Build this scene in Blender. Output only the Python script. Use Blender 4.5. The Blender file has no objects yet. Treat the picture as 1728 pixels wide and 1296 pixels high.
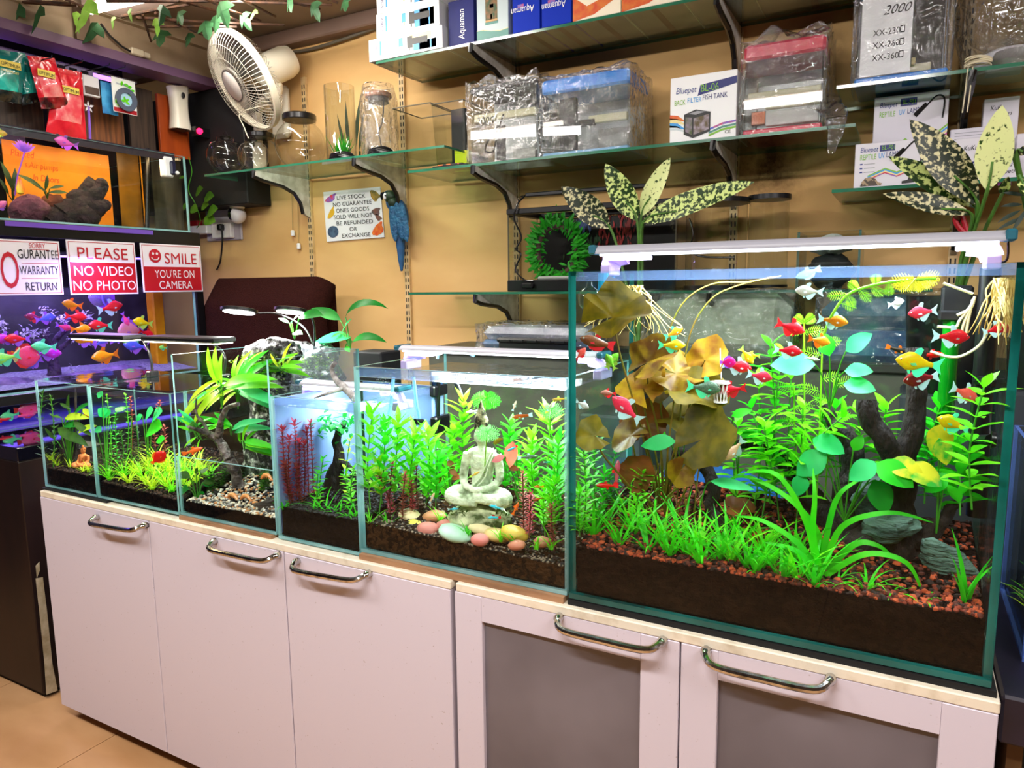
import bpy,math,random
import numpy as np
from mathutils import Vector,Matrix,noise
# ---------------------------------------------------------------- camera, world, exposure
scn=bpy.context.scene
COL=scn.collection
CR=np.array([[0.87837345,0.05484937,-0.47481748],[0.47783463,-0.12483968,0.86953385],[-0.01158268,-0.99065968,-0.13586478]])
CC=np.array([0.0,-1.15,1.33])
FPX=1211.95
cam_d=bpy.data.cameras.new('camera')
cam=bpy.data.objects.new('camera',cam_d)
COL.objects.link(cam)
cam_d.sensor_width=36.0
cam_d.lens=FPX*36.0/1728.0
cam_d.clip_start=0.02
r_,d_,f_=CR[:,0],CR[:,1],CR[:,2]
cam.matrix_world=Matrix(((r_[0],-d_[0],-f_[0],CC[0]),(r_[1],-d_[1],-f_[1],CC[1]),(r_[2],-d_[2],-f_[2],CC[2]),(0,0,0,1)))
scn.camera=cam
scn.view_settings.view_transform='Standard'
scn.view_settings.look='None'
scn.view_settings.exposure=0.25
scn.view_settings.gamma=1.0
scn.view_settings.use_curve_mapping=False
cy=scn.cycles
cy.transparent_max_bounces=40
cy.max_bounces=8
cy.diffuse_bounces=3
cy.glossy_bounces=3
cy.transmission_bounces=6
cy.caustics_reflective=False
cy.caustics_refractive=False
cy.sample_clamp_indirect=4.0
cy.use_denoising=True
W=bpy.data.worlds.new('world')
scn.world=W
W.use_nodes=True
W.node_tree.nodes['Background'].inputs[0].default_value=(1.0,0.93,0.88,1)
W.node_tree.nodes['Background'].inputs[1].default_value=0.14
def area_light(name,loc,target,sx,sy,power,col=(1,1,1),spread=180):
 l=bpy.data.lights.new(name,'AREA')
 l.shape='RECTANGLE'
 l.size,l.size_y=sx,sy
 l.energy=power
 l.color=col
 l.spread=math.radians(spread)
 o=bpy.data.objects.new(name,l)
 COL.objects.link(o)
 o.location=loc
 d=Vector(target)-Vector(loc)
 o.rotation_euler=d.to_track_quat('-Z','Y').to_euler()
 return o
 # shop ceiling tubes behind and above the camera; the right one is added fill
area_light('ceiling_tube_glow',(-0.6,-1.3,2.36),(-0.6,-0.9,0.4),1.3,0.10,38,(1.0,0.96,0.93))
area_light('ceiling_tube_glow',(-2.6,-1.2,2.36),(-2.4,-0.6,0.4),1.3,0.10,30,(1.0,0.95,0.92))
area_light('ceiling_tube_glow',(-1.9,0.62,2.33),(-1.75,0.9,0.8),1.2,0.05,19,(1.0,0.95,0.87))
area_light('ceiling_tube_glow',(1.2,-0.9,2.36),(0.3,-0.1,0.6),1.3,0.10,24,(1.0,0.95,0.97))  # added fill light for the right cabinet and wall
# ---------------------------------------------------------------- helpers
def _ray(px,py):
 return CR@np.array([px-864.0,py-648.0,FPX])
def P(px,py,Y):
 r=_ray(px,py);return Vector(CC+r*((Y-CC[1])/r[1]))
def PX(px,py,X):
 r=_ray(px,py);return Vector(CC+r*((X-CC[0])/r[0]))
def PZ(px,py,Z):
 r=_ray(px,py);return Vector(CC+r*((Z-CC[2])/r[2]))
def PPM(p):
 """metres per picture pixel at a point"""
 return float((np.array(p)-CC)@CR[:,2])/FPX
def lin(c):
 if isinstance(c,str):
  c=[int(c[i:i+2],16)for i in(0,2,4)]
 out=[]
 for v in c[:3]:
  v=v/255.0
  out.append(v/12.92 if v<=0.04045 else((v+0.055)/1.055)**2.4)
 return(*out,1.0)
MATS={}
def mat(name,col='808080',rough=0.5,metal=0.0,col2=None,scale=20.0,bump=0.0,bscale=None,trans=0.0,spec=0.5,emit=None,es=0.0,detail=4.0,sharp=(0.35,0.65),coat=0.0,alpha=1.0,stretch=None,kind='noise'):
 if name in MATS:
  return MATS[name]
 m=bpy.data.materials.new(name)
 MATS[name]=m
 m.use_nodes=True
 nt=m.node_tree
 b=nt.nodes['Principled BSDF']
 out=nt.nodes['Material Output']
 b.inputs['Roughness'].default_value=rough
 b.inputs['Metallic'].default_value=metal
 b.inputs['Specular IOR Level'].default_value=spec
 b.inputs['Coat Weight'].default_value=coat
 b.inputs['Alpha'].default_value=alpha
 c1=lin(col)
 b.inputs['Base Color'].default_value=c1
 tc=None
 def coord():
  nonlocal tc
  if tc is None:
   t=nt.nodes.new('ShaderNodeTexCoord')
   mp=nt.nodes.new('ShaderNodeMapping')
   nt.links.new(t.outputs['Object'],mp.inputs[0])
   if stretch:
    mp.inputs['Scale'].default_value=stretch
   tc=mp.outputs[0]
  return tc
 csock=None
 if col2 is not None:
  if kind=='noise':
   n=nt.nodes.new('ShaderNodeTexNoise')
   n.inputs['Scale'].default_value=scale
   n.inputs['Detail'].default_value=detail
   fac=n.outputs['Fac']
  elif kind=='voronoi':
   n=nt.nodes.new('ShaderNodeTexVoronoi')
   n.inputs['Scale'].default_value=scale
   sx=nt.nodes.new('ShaderNodeSeparateColor')
   nt.links.new(n.outputs['Color'],sx.inputs[0])
   fac=sx.outputs[0]
  elif kind=='wave':
   n=nt.nodes.new('ShaderNodeTexWave')
   n.inputs['Scale'].default_value=scale
   n.inputs['Distortion'].default_value=4.0
   n.inputs['Detail'].default_value=detail
   fac=n.outputs['Fac']
  nt.links.new(coord(),n.inputs['Vector'])
  r=nt.nodes.new('ShaderNodeValToRGB')
  r.color_ramp.elements[0].position=sharp[0]
  r.color_ramp.elements[1].position=sharp[1]
  r.color_ramp.elements[0].color=c1
  r.color_ramp.elements[1].color=lin(col2)
  nt.links.new(fac,r.inputs[0])
  csock=r.outputs[0]
  nt.links.new(csock,b.inputs['Base Color'])
 if bump:
  n2=nt.nodes.new('ShaderNodeTexNoise')
  n2.inputs['Scale'].default_value=bscale or scale
  n2.inputs['Detail'].default_value=5
  nt.links.new(coord(),n2.inputs['Vector'])
  bp=nt.nodes.new('ShaderNodeBump')
  bp.inputs['Strength'].default_value=bump
  bp.inputs['Distance'].default_value=0.02
  nt.links.new(n2.outputs['Fac'],bp.inputs['Height'])
  nt.links.new(bp.outputs[0],b.inputs['Normal'])
 if emit:
  b.inputs['Emission Color'].default_value=lin(emit)
  b.inputs['Emission Strength'].default_value=es
 if trans:
  t=nt.nodes.new('ShaderNodeBsdfTranslucent')
  t.inputs[0].default_value=c1
  if csock:
   nt.links.new(csock,t.inputs[0])
  mx=nt.nodes.new('ShaderNodeMixShader')
  mx.inputs[0].default_value=trans
  nt.links.new(b.outputs[0],mx.inputs[1])
  nt.links.new(t.outputs[0],mx.inputs[2])
  nt.links.new(mx.outputs[0],out.inputs[0])
 return m
def clear(name,tint=(1,1,1),ior=1.45,rough=0.02,gain=1.0,bump=0.0,bscale=20.0,haze=0.0,hcol='ffffff',kind='noise'):
 """thin clear sheet: lets light straight through, mirrors at glancing angles; haze = share of milky scatter"""
 if name in MATS:
  return MATS[name]
 m=bpy.data.materials.new(name)
 MATS[name]=m
 m.use_nodes=True
 nt=m.node_tree
 nt.nodes.remove(nt.nodes['Principled BSDF'])
 out=nt.nodes['Material Output']
 t=nt.nodes.new('ShaderNodeBsdfTransparent')
 t.inputs[0].default_value=(*tint,1)
 g=nt.nodes.new('ShaderNodeBsdfGlossy')
 g.inputs['Roughness'].default_value=rough
 fr=nt.nodes.new('ShaderNodeLayerWeight')
 fr.inputs[0].default_value=0.5
 pw=nt.nodes.new('ShaderNodeMath')
 pw.operation='POWER'
 pw.inputs[1].default_value=5.0
 nt.links.new(fr.outputs['Facing'],pw.inputs[0])
 f0=((ior-1)/(ior+1))**2
 mu=nt.nodes.new('ShaderNodeMath')
 mu.operation='MULTIPLY_ADD'
 mu.inputs[1].default_value=(1-f0)*gain
 mu.inputs[2].default_value=f0*gain
 mu.use_clamp=True
 nt.links.new(pw.outputs[0],mu.inputs[0])
 mx=nt.nodes.new('ShaderNodeMixShader')
 nt.links.new(mu.outputs[0],mx.inputs[0])
 base=t.outputs[0]
 if haze:
  d=nt.nodes.new('ShaderNodeBsdfDiffuse')
  d.inputs[0].default_value=lin(hcol)
  d2=nt.nodes.new('ShaderNodeBsdfTranslucent')
  d2.inputs[0].default_value=lin(hcol)
  md=nt.nodes.new('ShaderNodeMixShader')
  nt.links.new(d.outputs[0],md.inputs[1]);nt.links.new(d2.outputs[0],md.inputs[2])
  mh=nt.nodes.new('ShaderNodeMixShader')
  mh.inputs[0].default_value=haze
  nt.links.new(base,mh.inputs[1]);nt.links.new(md.outputs[0],mh.inputs[2])
  base=mh.outputs[0]
 nt.links.new(base,mx.inputs[1])
 nt.links.new(g.outputs[0],mx.inputs[2])
 nt.links.new(mx.outputs[0],out.inputs[0])
 if bump:
  tc=nt.nodes.new('ShaderNodeTexCoord')
  n2=nt.nodes.new('ShaderNodeTexNoise')
  n2.inputs['Scale'].default_value=bscale
  n2.inputs['Detail'].default_value=3
  n2.inputs['Distortion'].default_value=1.5
  nt.links.new(tc.outputs['Object'],n2.inputs['Vector'])
  bp=nt.nodes.new('ShaderNodeBump')
  bp.inputs['Strength'].default_value=bump
  bp.inputs['Distance'].default_value=0.03
  nt.links.new(n2.outputs['Fac'],bp.inputs['Height'])
  nt.links.new(bp.outputs[0],g.inputs['Normal'])
  nt.links.new(bp.outputs[0],fr.inputs['Normal'])
 return m
def base_of(o):
 v=Vector((0,0,0))
 while o is not None:
  v+=o.location
  o=o.parent
 return v
class MB:
 def __init__(s):
  s.v,s.f,s.m=[],[],[]
 def add(s,vs,fs,mi=0):
  k=len(s.v)
  s.v.extend([tuple(v)for v in vs])
  for f in fs:
   s.f.append(tuple(i+k for i in f))
   s.m.append(mi)
  return s
 def box(s,lo,hi,mi=0,c=0.0,M=None):
  lo,hi=[min(a,b)for a,b in zip(lo,hi)],[max(a,b)for a,b in zip(lo,hi)]
  if c<=0:
   vs=[(x,y,z)for x in(lo[0],hi[0])for y in(lo[1],hi[1])for z in(lo[2],hi[2])]
   fs=[(0,1,3,2),(4,6,7,5),(0,4,5,1),(2,3,7,6),(0,2,6,4),(1,5,7,3)]
  else:
   c=min(c,*[(h-l)*0.49 for l,h in zip(lo,hi)])
   vs=[];idx={}
   for i in(0,1):
    for j in(0,1):
     for k in(0,1):
      p=[(lo,hi)[i][0],(lo,hi)[j][1],(lo,hi)[k][2]]
      sg=[1-2*i,1-2*j,1-2*k]
      for a in range(3):
       q=[p[t]+(sg[t]*c if t!=a else 0)for t in range(3)]
       idx[(i,j,k,a)]=len(vs);vs.append(q)
   fs=[]
   for a in range(3):
    b,d=(a+1)%3,(a+2)%3
    for s_ in(0,1):
     q=[]
     for(u,w)in((0,0),(1,0),(1,1),(0,1)):
      t=[0,0,0];t[a]=s_;t[b]=u;t[d]=w
      q.append(idx[(*t,a)])
     fs.append(tuple(q if s_ else q[::-1]))
    for u in(0,1):
     for w in(0,1):
      t0=[0,0,0];t0[a]=0;t0[b]=u;t0[d]=w
      t1=list(t0);t1[a]=1
      q=[idx[(*t0,b)],idx[(*t1,b)],idx[(*t1,d)],idx[(*t0,d)]]
      fs.append(tuple(q if u^w else q[::-1]))
   for i in(0,1):
    for j in(0,1):
     for k in(0,1):
      q=[idx[(i,j,k,a)]for a in range(3)]
      fs.append(tuple(q if(i+j+k)%2 else q[::-1]))
  if M is not None:
   vs=[M@Vector(v)for v in vs]
  return s.add(vs,fs,mi)
 def tube(s,pts,r,n=8,mi=0,caps=True,flat=1.0):
  pts=[Vector(p)for p in pts]
  rs=r if isinstance(r,(list,tuple))else[r]*len(pts)
  vs,fs=[],[]
  t0=(pts[1]-pts[0]).normalized()
  u=t0.orthogonal().normalized()
  for i,p in enumerate(pts):
   t=(pts[min(i+1,len(pts)-1)]-pts[max(i-1,0)])
   t=t.normalized()if t.length>1e-9 else t0
   u=u-t*u.dot(t)
   u=u.normalized()if u.length>1e-6 else t.orthogonal().normalized()
   w=t.cross(u)
   for k in range(n):
    a=2*math.pi*k/n
    vs.append(p+(u*math.cos(a)+w*math.sin(a)*flat)*rs[i])
  for i in range(len(pts)-1):
   for k in range(n):
    a,b=i*n+k,i*n+(k+1)%n
    fs.append((a,b,b+n,a+n))
  if caps:
   fs.append(tuple(range(n-1,-1,-1)))
   fs.append(tuple(range((len(pts)-1)*n,len(pts)*n)))
  return s.add(vs,fs,mi)
 def lathe(s,prof,n=24,mi=0,M=None,loc=(0,0,0),a0=0.0,a1=2*math.pi,ell=(1,1),caps=True):
  vs,fs=[],[]
  full=abs(a1-a0-2*math.pi)<1e-6
  cnt=n if full else n+1
  for(r,z)in prof:
   for k in range(cnt):
    a=a0+(a1-a0)*k/n
    v=Vector((r*math.cos(a)*ell[0],r*math.sin(a)*ell[1],z))
    if M is not None:
     v=M@v
    vs.append(v+Vector(loc))
  for i in range(len(prof)-1):
   for k in range(n):
    k2=(k+1)%cnt
    a,b=i*cnt+k,i*cnt+k2
    fs.append((a,b,b+cnt,a+cnt))
  if full and caps:
   if prof[0][0]>1e-6:fs.append(tuple(range(cnt-1,-1,-1)))
   if prof[-1][0]>1e-6:fs.append(tuple(range((len(prof)-1)*cnt,len(prof)*cnt)))
  return s.add(vs,fs,mi)
 def blob(s,c,rad,seed=0,rough=0.15,fr=2.0,rings=8,n=12,mi=0,M=None,ridged=False):
  vs,fs=[],[]
  off=Vector((seed*7.13,seed*3.7,seed*1.9))
  for i in range(rings+1):
   th=math.pi*i/rings
   for k in range(n):
    ph=2*math.pi*k/n
    d=Vector((math.sin(th)*math.cos(ph),math.sin(th)*math.sin(ph),math.cos(th)))
    q=noise.noise(d*fr+off)+(0.5*noise.noise(d*fr*2.7+off))
    if ridged:
     q=0.6-abs(q)*1.6
    e=1+rough*q
    v=Vector((d.x*rad[0]*e,d.y*rad[1]*e,d.z*rad[2]*e))
    if M is not None:
     v=M@v
    vs.append(v+Vector(c))
  for i in range(rings):
   for k in range(n):
    a,b=i*n+k,i*n+(k+1)%n
    fs.append((a,a+n,b+n,b))
  return s.add(vs,fs,mi)
 def leaf(s,p,d,L,Wd,up=(0,0,1),droop=0.3,fold=0.15,n=5,tip=1.0,belly=0.45,mi=0,wave=0.0,curl=0.0):
  """one leaf sheet: base p, direction d, widest at share belly, bending down by droop (radians over its length)"""
  d=Vector(d).normalized();up=Vector(up)
  side=d.cross(up)
  if side.length<1e-4:side=d.cross(Vector((1,0.3,0)))
  side.normalize()
  nn=side.cross(d).normalized()
  vs,fs=[],[]
  q=Vector(p);ang=0.0
  for i in range(n+1):
   t=i/n
   if t<=belly:w=math.sin(t/belly*math.pi/2)**0.8
   else:w=math.cos((t-belly)/(1-belly)*math.pi/2)**tip
   w*=Wd*0.5
   if i in(0,):w=Wd*0.04
   dd=d*math.cos(ang)-nn*math.sin(ang)
   n2=nn*math.cos(ang)+d*math.sin(ang)
   sw=math.sin(t*9.0)*wave*Wd
   vs+=[q-side*w+n2*(fold*w+sw),q,q+side*w+n2*(fold*w-sw*0.7)]
   q=q+dd*(L/n);ang+=droop/n
  for i in range(n):
   a=i*3
   fs+=[(a,a+1,a+4,a+3),(a+1,a+2,a+5,a+4)]
  return s.add(vs,fs,mi)
 def blade(s,p,d,L,Wd,droop=1.0,n=5,mi=0):
  d=Vector(d).normalized()
  side=d.cross(Vector((0,0,1)))
  if side.length<1e-4:side=Vector((1,0,0))
  side.normalize()
  nn=side.cross(d).normalized()
  vs,fs=[],[]
  q=Vector(p);ang=0.0
  for i in range(n+1):
   t=i/n
   w=Wd*0.5*(1-t**2.2)+Wd*0.02
   n2=nn*math.cos(ang)+d*math.sin(ang)
   vs+=[q-side*w+n2*w*0.4,q+side*w+n2*w*0.4]
   q=q+(d*math.cos(ang)-nn*math.sin(ang))*(L/n);ang+=droop/n
  for i in range(n):
   a=i*2
   fs.append((a,a+1,a+3,a+2))
  return s.add(vs,fs,mi)
 def prism(s,poly,h,M=None,mi=0):
  """poly in local xy, extruded from z=0 to z=h"""
  n=len(poly)
  vs=[Vector((x,y,0))for x,y in poly]+[Vector((x,y,h))for x,y in poly]
  if M is not None:vs=[M@v for v in vs]
  fs=[tuple(range(n-1,-1,-1)),tuple(range(n,2*n))]
  fs+=[(i,(i+1)%n,(i+1)%n+n,i+n)for i in range(n)]
  return s.add(vs,fs,mi)
 def build(s,name,mats,parent=None,smooth=True,angle=35):
  mats=mats if isinstance(mats,(list,tuple))else[mats]
  me=bpy.data.meshes.new(name)
  vs=s.v
  if parent is not None:
   b=base_of(parent)
  else:
   a=np.array(vs)
   b=Vector(((a[:,0].min()+a[:,0].max())/2,(a[:,1].min()+a[:,1].max())/2,a[:,2].min()))
  me.from_pydata([(v[0]-b.x,v[1]-b.y,v[2]-b.z)for v in vs],[],s.f)
  for m in mats:me.materials.append(m)
  me.polygons.foreach_set('material_index',s.m)
  if smooth:
   me.polygons.foreach_set('use_smooth',[True]*len(s.f))
   try:me.set_sharp_from_angle(angle=math.radians(angle))
   except Exception:pass
  me.update()
  o=bpy.data.objects.new(name,me)
  COL.objects.link(o)
  if parent is not None:o.parent=parent
  else:o.location=b
  return o
def tag(o,label=None,cat=None,group=None,kind=None):
 if label:o['label']=label
 if cat:o['category']=cat
 if group:o['group']=group
 if kind:o['kind']=kind
 return o
def thing(name,label,cat,loc=(0,0,0),group=None):
 o=bpy.data.objects.new(name,None)
 o.empty_display_size=0.02
 COL.objects.link(o)
 o.location=loc
 return tag(o,label,cat,group)
def struct(name,mb,m,smooth=False):
 return tag(mb.build(name,m,None,smooth),kind='structure')
ORD=['first','second','third','fourth','fifth','sixth','seventh','eighth','ninth','tenth','eleventh','twelfth','thirteenth','fourteenth','fifteenth','sixteenth','seventeenth','eighteenth','nineteenth','twentieth','twenty-first','twenty-second','twenty-third','twenty-fourth','twenty-fifth','twenty-sixth','twenty-seventh','twenty-eighth']
def frame_from(xdir,zdir):
 """matrix whose x axis is xdir and whose z axis is close to zdir"""
 x=Vector(xdir).normalized();z=Vector(zdir)
 y=z.cross(x).normalized();z=x.cross(y).normalized()
 return Matrix(((x.x,y.x,z.x),(x.y,y.y,z.y),(x.z,y.z,z.z)))
def lettering(parent,txt,origin,xdir,ydir,h,m,width=None,align='LEFT',name='lettering',depth=0.0008,bold=0.0,shear=0.0):
 """raised letters: origin = baseline start (or centre), xdir reading direction, ydir up; h cap height; width fits the line"""
 cu=bpy.data.curves.new(name,'FONT')
 cu.body=txt
 cu.align_x=align
 cu.size=1.0
 cu.shear=shear
 cu.offset=0.0
 cu.extrude=0.0
 cu.resolution_u=3
 tmp=bpy.data.objects.new('tmp',cu)
 me=bpy.data.meshes.new_from_object(tmp)
 bpy.data.objects.remove(tmp)
 vs=np.array([v.co[:]for v in me.vertices])if len(me.vertices)else np.zeros((1,3))
 w0=vs[:,0].max()-vs[:,0].min()
 sy=h/0.69
 sx=(width/w0)if(width and w0>0)else sy
 x=Vector(xdir).normalized();y=Vector(ydir).normalized();z=x.cross(y)
 b=base_of(parent)
 xm=vs[:,0].min()if align=='LEFT' else 0
 for v in me.vertices:
  q=Vector(origin)+x*((v.co.x-xm)*sx)+y*(v.co.y*sy)+z*depth
  v.co=q-b
 me.materials.clear()
 me.materials.append(m)
 o=bpy.data.objects.new(name,me)
 COL.objects.link(o)
 o.parent=parent
 return o
def smoothpath(pts,n=6):
 pts=[Vector(p)for p in pts]
 out=[]
 for i in range(len(pts)-1):
  p0=pts[max(i-1,0)];p1=pts[i];p2=pts[i+1];p3=pts[min(i+2,len(pts)-1)]
  for k in range(n):
   t=k/n
   out.append(0.5*((2*p1)+(p2-p0)*t+(2*p0-5*p1+4*p2-p3)*t*t+(3*p1-p0-3*p2+p3)*t**3))
 out.append(pts[-1])
 return out
def lerp(a,b,t):
 return a+(b-a)*t
rnd=random.Random(7)
# ---------------------------------------------------------------- shared materials
GLASS=clear('aquarium_glass',(0.975,0.995,0.985),1.45,0.01,0.5)
EDGE=mat('glass_edge','74b8ba',0.12,col2='b4e4e4',scale=6,trans=0.4,spec=0.8)
EDGED=mat('glass_edge_dark','0c4a46',0.12,col2='1f7f78',scale=5,trans=0.25,spec=0.8)
WATER=clear('tank_water',(0.975,0.995,0.98),1.12,0.03,0.6,bump=0.15,bscale=30)
WHITE=mat('white_plastic','f0eef2',0.35)
GREYP=mat('grey_plastic','9a9aa2',0.4)
BLACK=mat('black_plastic','0b0b0d',0.3)
BLACKM=mat('matte_black','08080a',0.7)
CHROME=mat('chrome','c9c6c2',0.14,1.0,col2='6d6a64',scale=60,sharp=(0.45,0.75))
LED=mat('led_white','ffffff',0.5,emit='e8ecff',es=14)
INK=mat('black_ink','0c0c10',0.6)
RED_INK=mat('red_ink','b01226',0.5)
# ---------------------------------------------------------------- room
def wall_material():
 m=mat('tan_wall','e0b87c',0.75,col2='cda066',scale=2.2,detail=8,sharp=(0.3,0.75),spec=0.2,stretch=(1,1,2.5))
 nt=m.node_tree
 b=nt.nodes['Principled BSDF']
 src=b.inputs['Base Color'].links[0].from_socket
 tc=nt.nodes.new('ShaderNodeTexCoord')
 n=nt.nodes.new('ShaderNodeTexNoise')
 n.inputs['Scale'].default_value=7;n.inputs['Detail'].default_value=9;n.inputs['Roughness'].default_value=0.75
 nt.links.new(tc.outputs['Object'],n.inputs['Vector'])
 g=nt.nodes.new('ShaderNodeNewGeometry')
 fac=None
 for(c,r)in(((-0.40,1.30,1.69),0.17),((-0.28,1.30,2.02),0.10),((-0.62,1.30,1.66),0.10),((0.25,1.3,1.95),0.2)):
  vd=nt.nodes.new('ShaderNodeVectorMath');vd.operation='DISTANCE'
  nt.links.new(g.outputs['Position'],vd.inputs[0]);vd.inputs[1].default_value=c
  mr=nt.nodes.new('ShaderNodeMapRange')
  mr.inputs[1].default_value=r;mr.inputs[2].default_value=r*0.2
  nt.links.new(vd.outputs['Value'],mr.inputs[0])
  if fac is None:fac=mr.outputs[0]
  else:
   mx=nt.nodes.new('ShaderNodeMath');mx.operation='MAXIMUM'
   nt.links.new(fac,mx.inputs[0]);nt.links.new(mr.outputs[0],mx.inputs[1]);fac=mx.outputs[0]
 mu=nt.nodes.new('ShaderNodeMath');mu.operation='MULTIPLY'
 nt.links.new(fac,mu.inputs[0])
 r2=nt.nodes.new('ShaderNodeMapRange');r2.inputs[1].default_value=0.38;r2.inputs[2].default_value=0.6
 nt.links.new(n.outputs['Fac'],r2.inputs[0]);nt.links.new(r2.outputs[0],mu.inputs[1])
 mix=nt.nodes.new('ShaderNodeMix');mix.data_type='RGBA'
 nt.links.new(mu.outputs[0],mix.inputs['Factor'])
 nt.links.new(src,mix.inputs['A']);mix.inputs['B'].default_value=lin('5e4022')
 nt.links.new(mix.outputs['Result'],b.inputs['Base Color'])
 return m
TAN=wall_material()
fl=MB()
jx,jy,ts=PZ(150,1266,0).x,-0.35,0.6
for i in range(-3,7):
 for j in range(-6,4):
  x0,y0=jx+i*ts,jy+j*ts
  x1,y1=x0+ts-0.003,y0+ts-0.003
  if x1<-3.6 or y0>1.3:continue
  fl.box((max(x0,-3.55),y0,-0.03),(x1,min(y1,1.36),0),0)
fl.box((-3.55,-4,-0.06),(2.4,1.36,-0.004),1)
struct('floor',fl,[mat('beige_marble','d8a878',0.25,col2='b98a5c',scale=2.5,detail=10,sharp=(0.3,0.7),stretch=(1,2.2,1)),mat('tile_joint','4a3524',0.8)])
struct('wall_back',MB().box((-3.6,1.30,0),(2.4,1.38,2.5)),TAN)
struct('wall_left',MB().box((-3.6,-4,0),(-3.5,1.30,2.5)),mat('left_wall','2a1c34',0.8,col2='1c1424',scale=3))
struct('ceiling',MB().box((-3.6,-4,2.42),(2.4,1.38,2.5)),mat('ceiling_paint','8a7662',0.8,col2='7a6756',scale=2.0,detail=8))
struct('trim_1',MB().box((-3.5,1.23,2.36),(2.4,1.30,2.42),c=0.006),mat('trim_brown','7d6458',0.6,col2='6d564c',scale=3))
struct('trim_2',MB().box((-2.84,-3.0,2.25),(-2.75,1.23,2.42)).box((-2.77,-3.0,2.365),(-2.72,1.23,2.42)).box((-2.748,0.545,2.25),(-2.735,0.60,2.40),1),[mat('beam_paint','b09a80',0.75,col2='7f6c58',scale=5,detail=9,sharp=(0.35,0.8)),mat('beam_strip','6b5644',0.7)])
struct('trim_3',MB().box((-2.86,-3.0,2.215),(-2.74,1.23,2.25)),mat('violet_glow_trim','6e5070',0.5))  # board added under the beam, its colour carries the violet LED glow
struct('wall_right',MB().box((2.3,-4,0),(2.4,1.30,2.5)),mat('right_wall','9a8e80',0.8,col2='8a7d70',scale=3))
struct('wall_front',MB().box((-3.6,-4.1,0),(2.4,-4.0,2.5)),mat('front_wall','2a2624',0.8,col2='1e1b1a',scale=3))
# ---------------------------------------------------------------- counter cabinets
LAM=mat('white_laminate','d4ccd8',0.42,col2='cac1cf',scale=5,detail=6,spec=0.4)
LAMS=mat('white_laminate_worn','d4ccd8',0.42,col2='a79a98',scale=170,sharp=(0.70,0.76),spec=0.4)
CREAM=mat('cream_edge','ece2cc',0.5,col2='c9b99c',scale=30,sharp=(0.5,0.8))
FROST=mat('frosted_glass','625d64',0.28,col2='787279',scale=3.5,detail=3,spec=0.5)
SHADOW=mat('toe_board','2a1c16',0.7)  # plain dark brown board under the doors
def handle(par,xa,za,xb,zb):
 m=MB()
 d=-0.034
 pts=smoothpath([(xa,0.004,za+0.004),(xa+0.002,-0.014,za+0.004),(xa+0.022,d,za-0.003),((xa+xb)/2,d-0.002,(za+zb)/2-0.004),(xb-0.022,d,zb-0.003),(xb-0.002,-0.014,zb+0.004),(xb,0.004,zb+0.004)],6)
 n=len(pts)
 rs=[0.0085 if(i<6 or i>n-7)else 0.0068 for i in range(n)]
 m.tube(pts,rs,10)
 return m.build('handle',CHROME,par)
def cabinet(name,label,xs,glass):
 t=thing(name,label,'cabinet',((xs[0]+xs[-1])/2,0.25,0))
 x0,x1=xs[0],xs[-1]
 m=MB().box((x0+0.006,0.021,0.05),(x0+0.024,0.47,0.722)).box((x1-0.024,0.021,0.05),(x1-0.006,0.47,0.722)).box((x0+0.024,0.46,0.05),(x1-0.024,0.47,0.722)).box((x0+0.024,0.021,0.05),(x1-0.024,0.46,0.066))
 m.build('carcass',LAM,t,False)
 MB().box((x0+0.004,0.0,0.722),(x1,0.49,0.740),c=0.002).build('top_panel',CREAM,t,False)
 MB().box((x0+0.03,0.05,0.0),(x1-0.03,0.44,0.05)).build('plinth',SHADOW,t,False)
 for i in range(len(xs)-1):
  a,b=xs[i]+0.0015,xs[i+1]-0.0015
  dm=MB()
  if not glass:
   dm.box((a,0.0,0.054),(b,0.0195,0.7215),c=0.0015)
  else:
   w=0.063
   dm.box((a,0.0,0.054),(a+w,0.0195,0.7215),c=0.0012).box((b-w-0.006,0.0,0.054),(b,0.0195,0.7215),c=0.0012)
   dm.box((a+w,0.0,0.671),(b-w-0.006,0.0195,0.7215)).box((a+w,0.0,0.054),(b-w-0.006,0.0195,0.13))
  dr=dm.build('door',LAMS,t,False)
  if glass:
   MB().box((a+w-0.002,0.010,0.128),(b-w-0.004,0.015,0.673)).build('frosted_pane',FROST,dr,False)['label']='grey frosted glass pane'
  ha,hb=HND[name][i]
  h=handle(dr,ha[0],ha[1],hb[0],hb[1]);h['label']='worn chrome bow handle'
 return t
HND={'counter_cabinet':[((-1.955,0.697),(-1.728-0.012,0.706)),((-1.471,0.706),(-1.253,0.709)),((-1.193,0.705),(-0.984,0.714))],'glazed_cabinet':[((-0.532,0.715),(-0.336,0.715)),((-0.261,0.715),(-0.07,0.716))]}
cabinet('counter_cabinet','long white laminate counter cabinet with three plain doors',[-2.241,-1.732,-1.239,-0.775],False)
cabinet('glazed_cabinet','white counter cabinet with two grey frosted glass doors under the largest tank',[-0.767,-0.306,0.149],True)
RAWPLY=mat('raw_plywood','b08560',0.8,col2='6e4f36',scale=40,sharp=(0.3,0.8),stretch=(0.2,1,1))
tag(MB().box((-1.622,0.012,0.740),(-1.29,0.36,0.749)).build('plywood_strip',RAWPLY,None,False),'thin raw plywood strip under the half-open waterfall tank','board')
tag(MB().box((-1.02,0.010,0.740),(-0.53,0.40,0.752)).build('plywood_strip',RAWPLY,None,False),'thin raw plywood strip under the tank with the stone buddha','board')
tag(MB().box((-0.522,0.012,0.740),(0.145,0.40,0.750)).build('foam_mat',BLACKM,None,False),'black foam mat under the largest tank','mat')
tag(MB().box((-2.245,0.012,0.740),(-1.93,0.36,0.746)).build('foam_mat',BLACKM,None,False),'thin black mat under the two small tanks at the counter end','mat')
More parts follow.
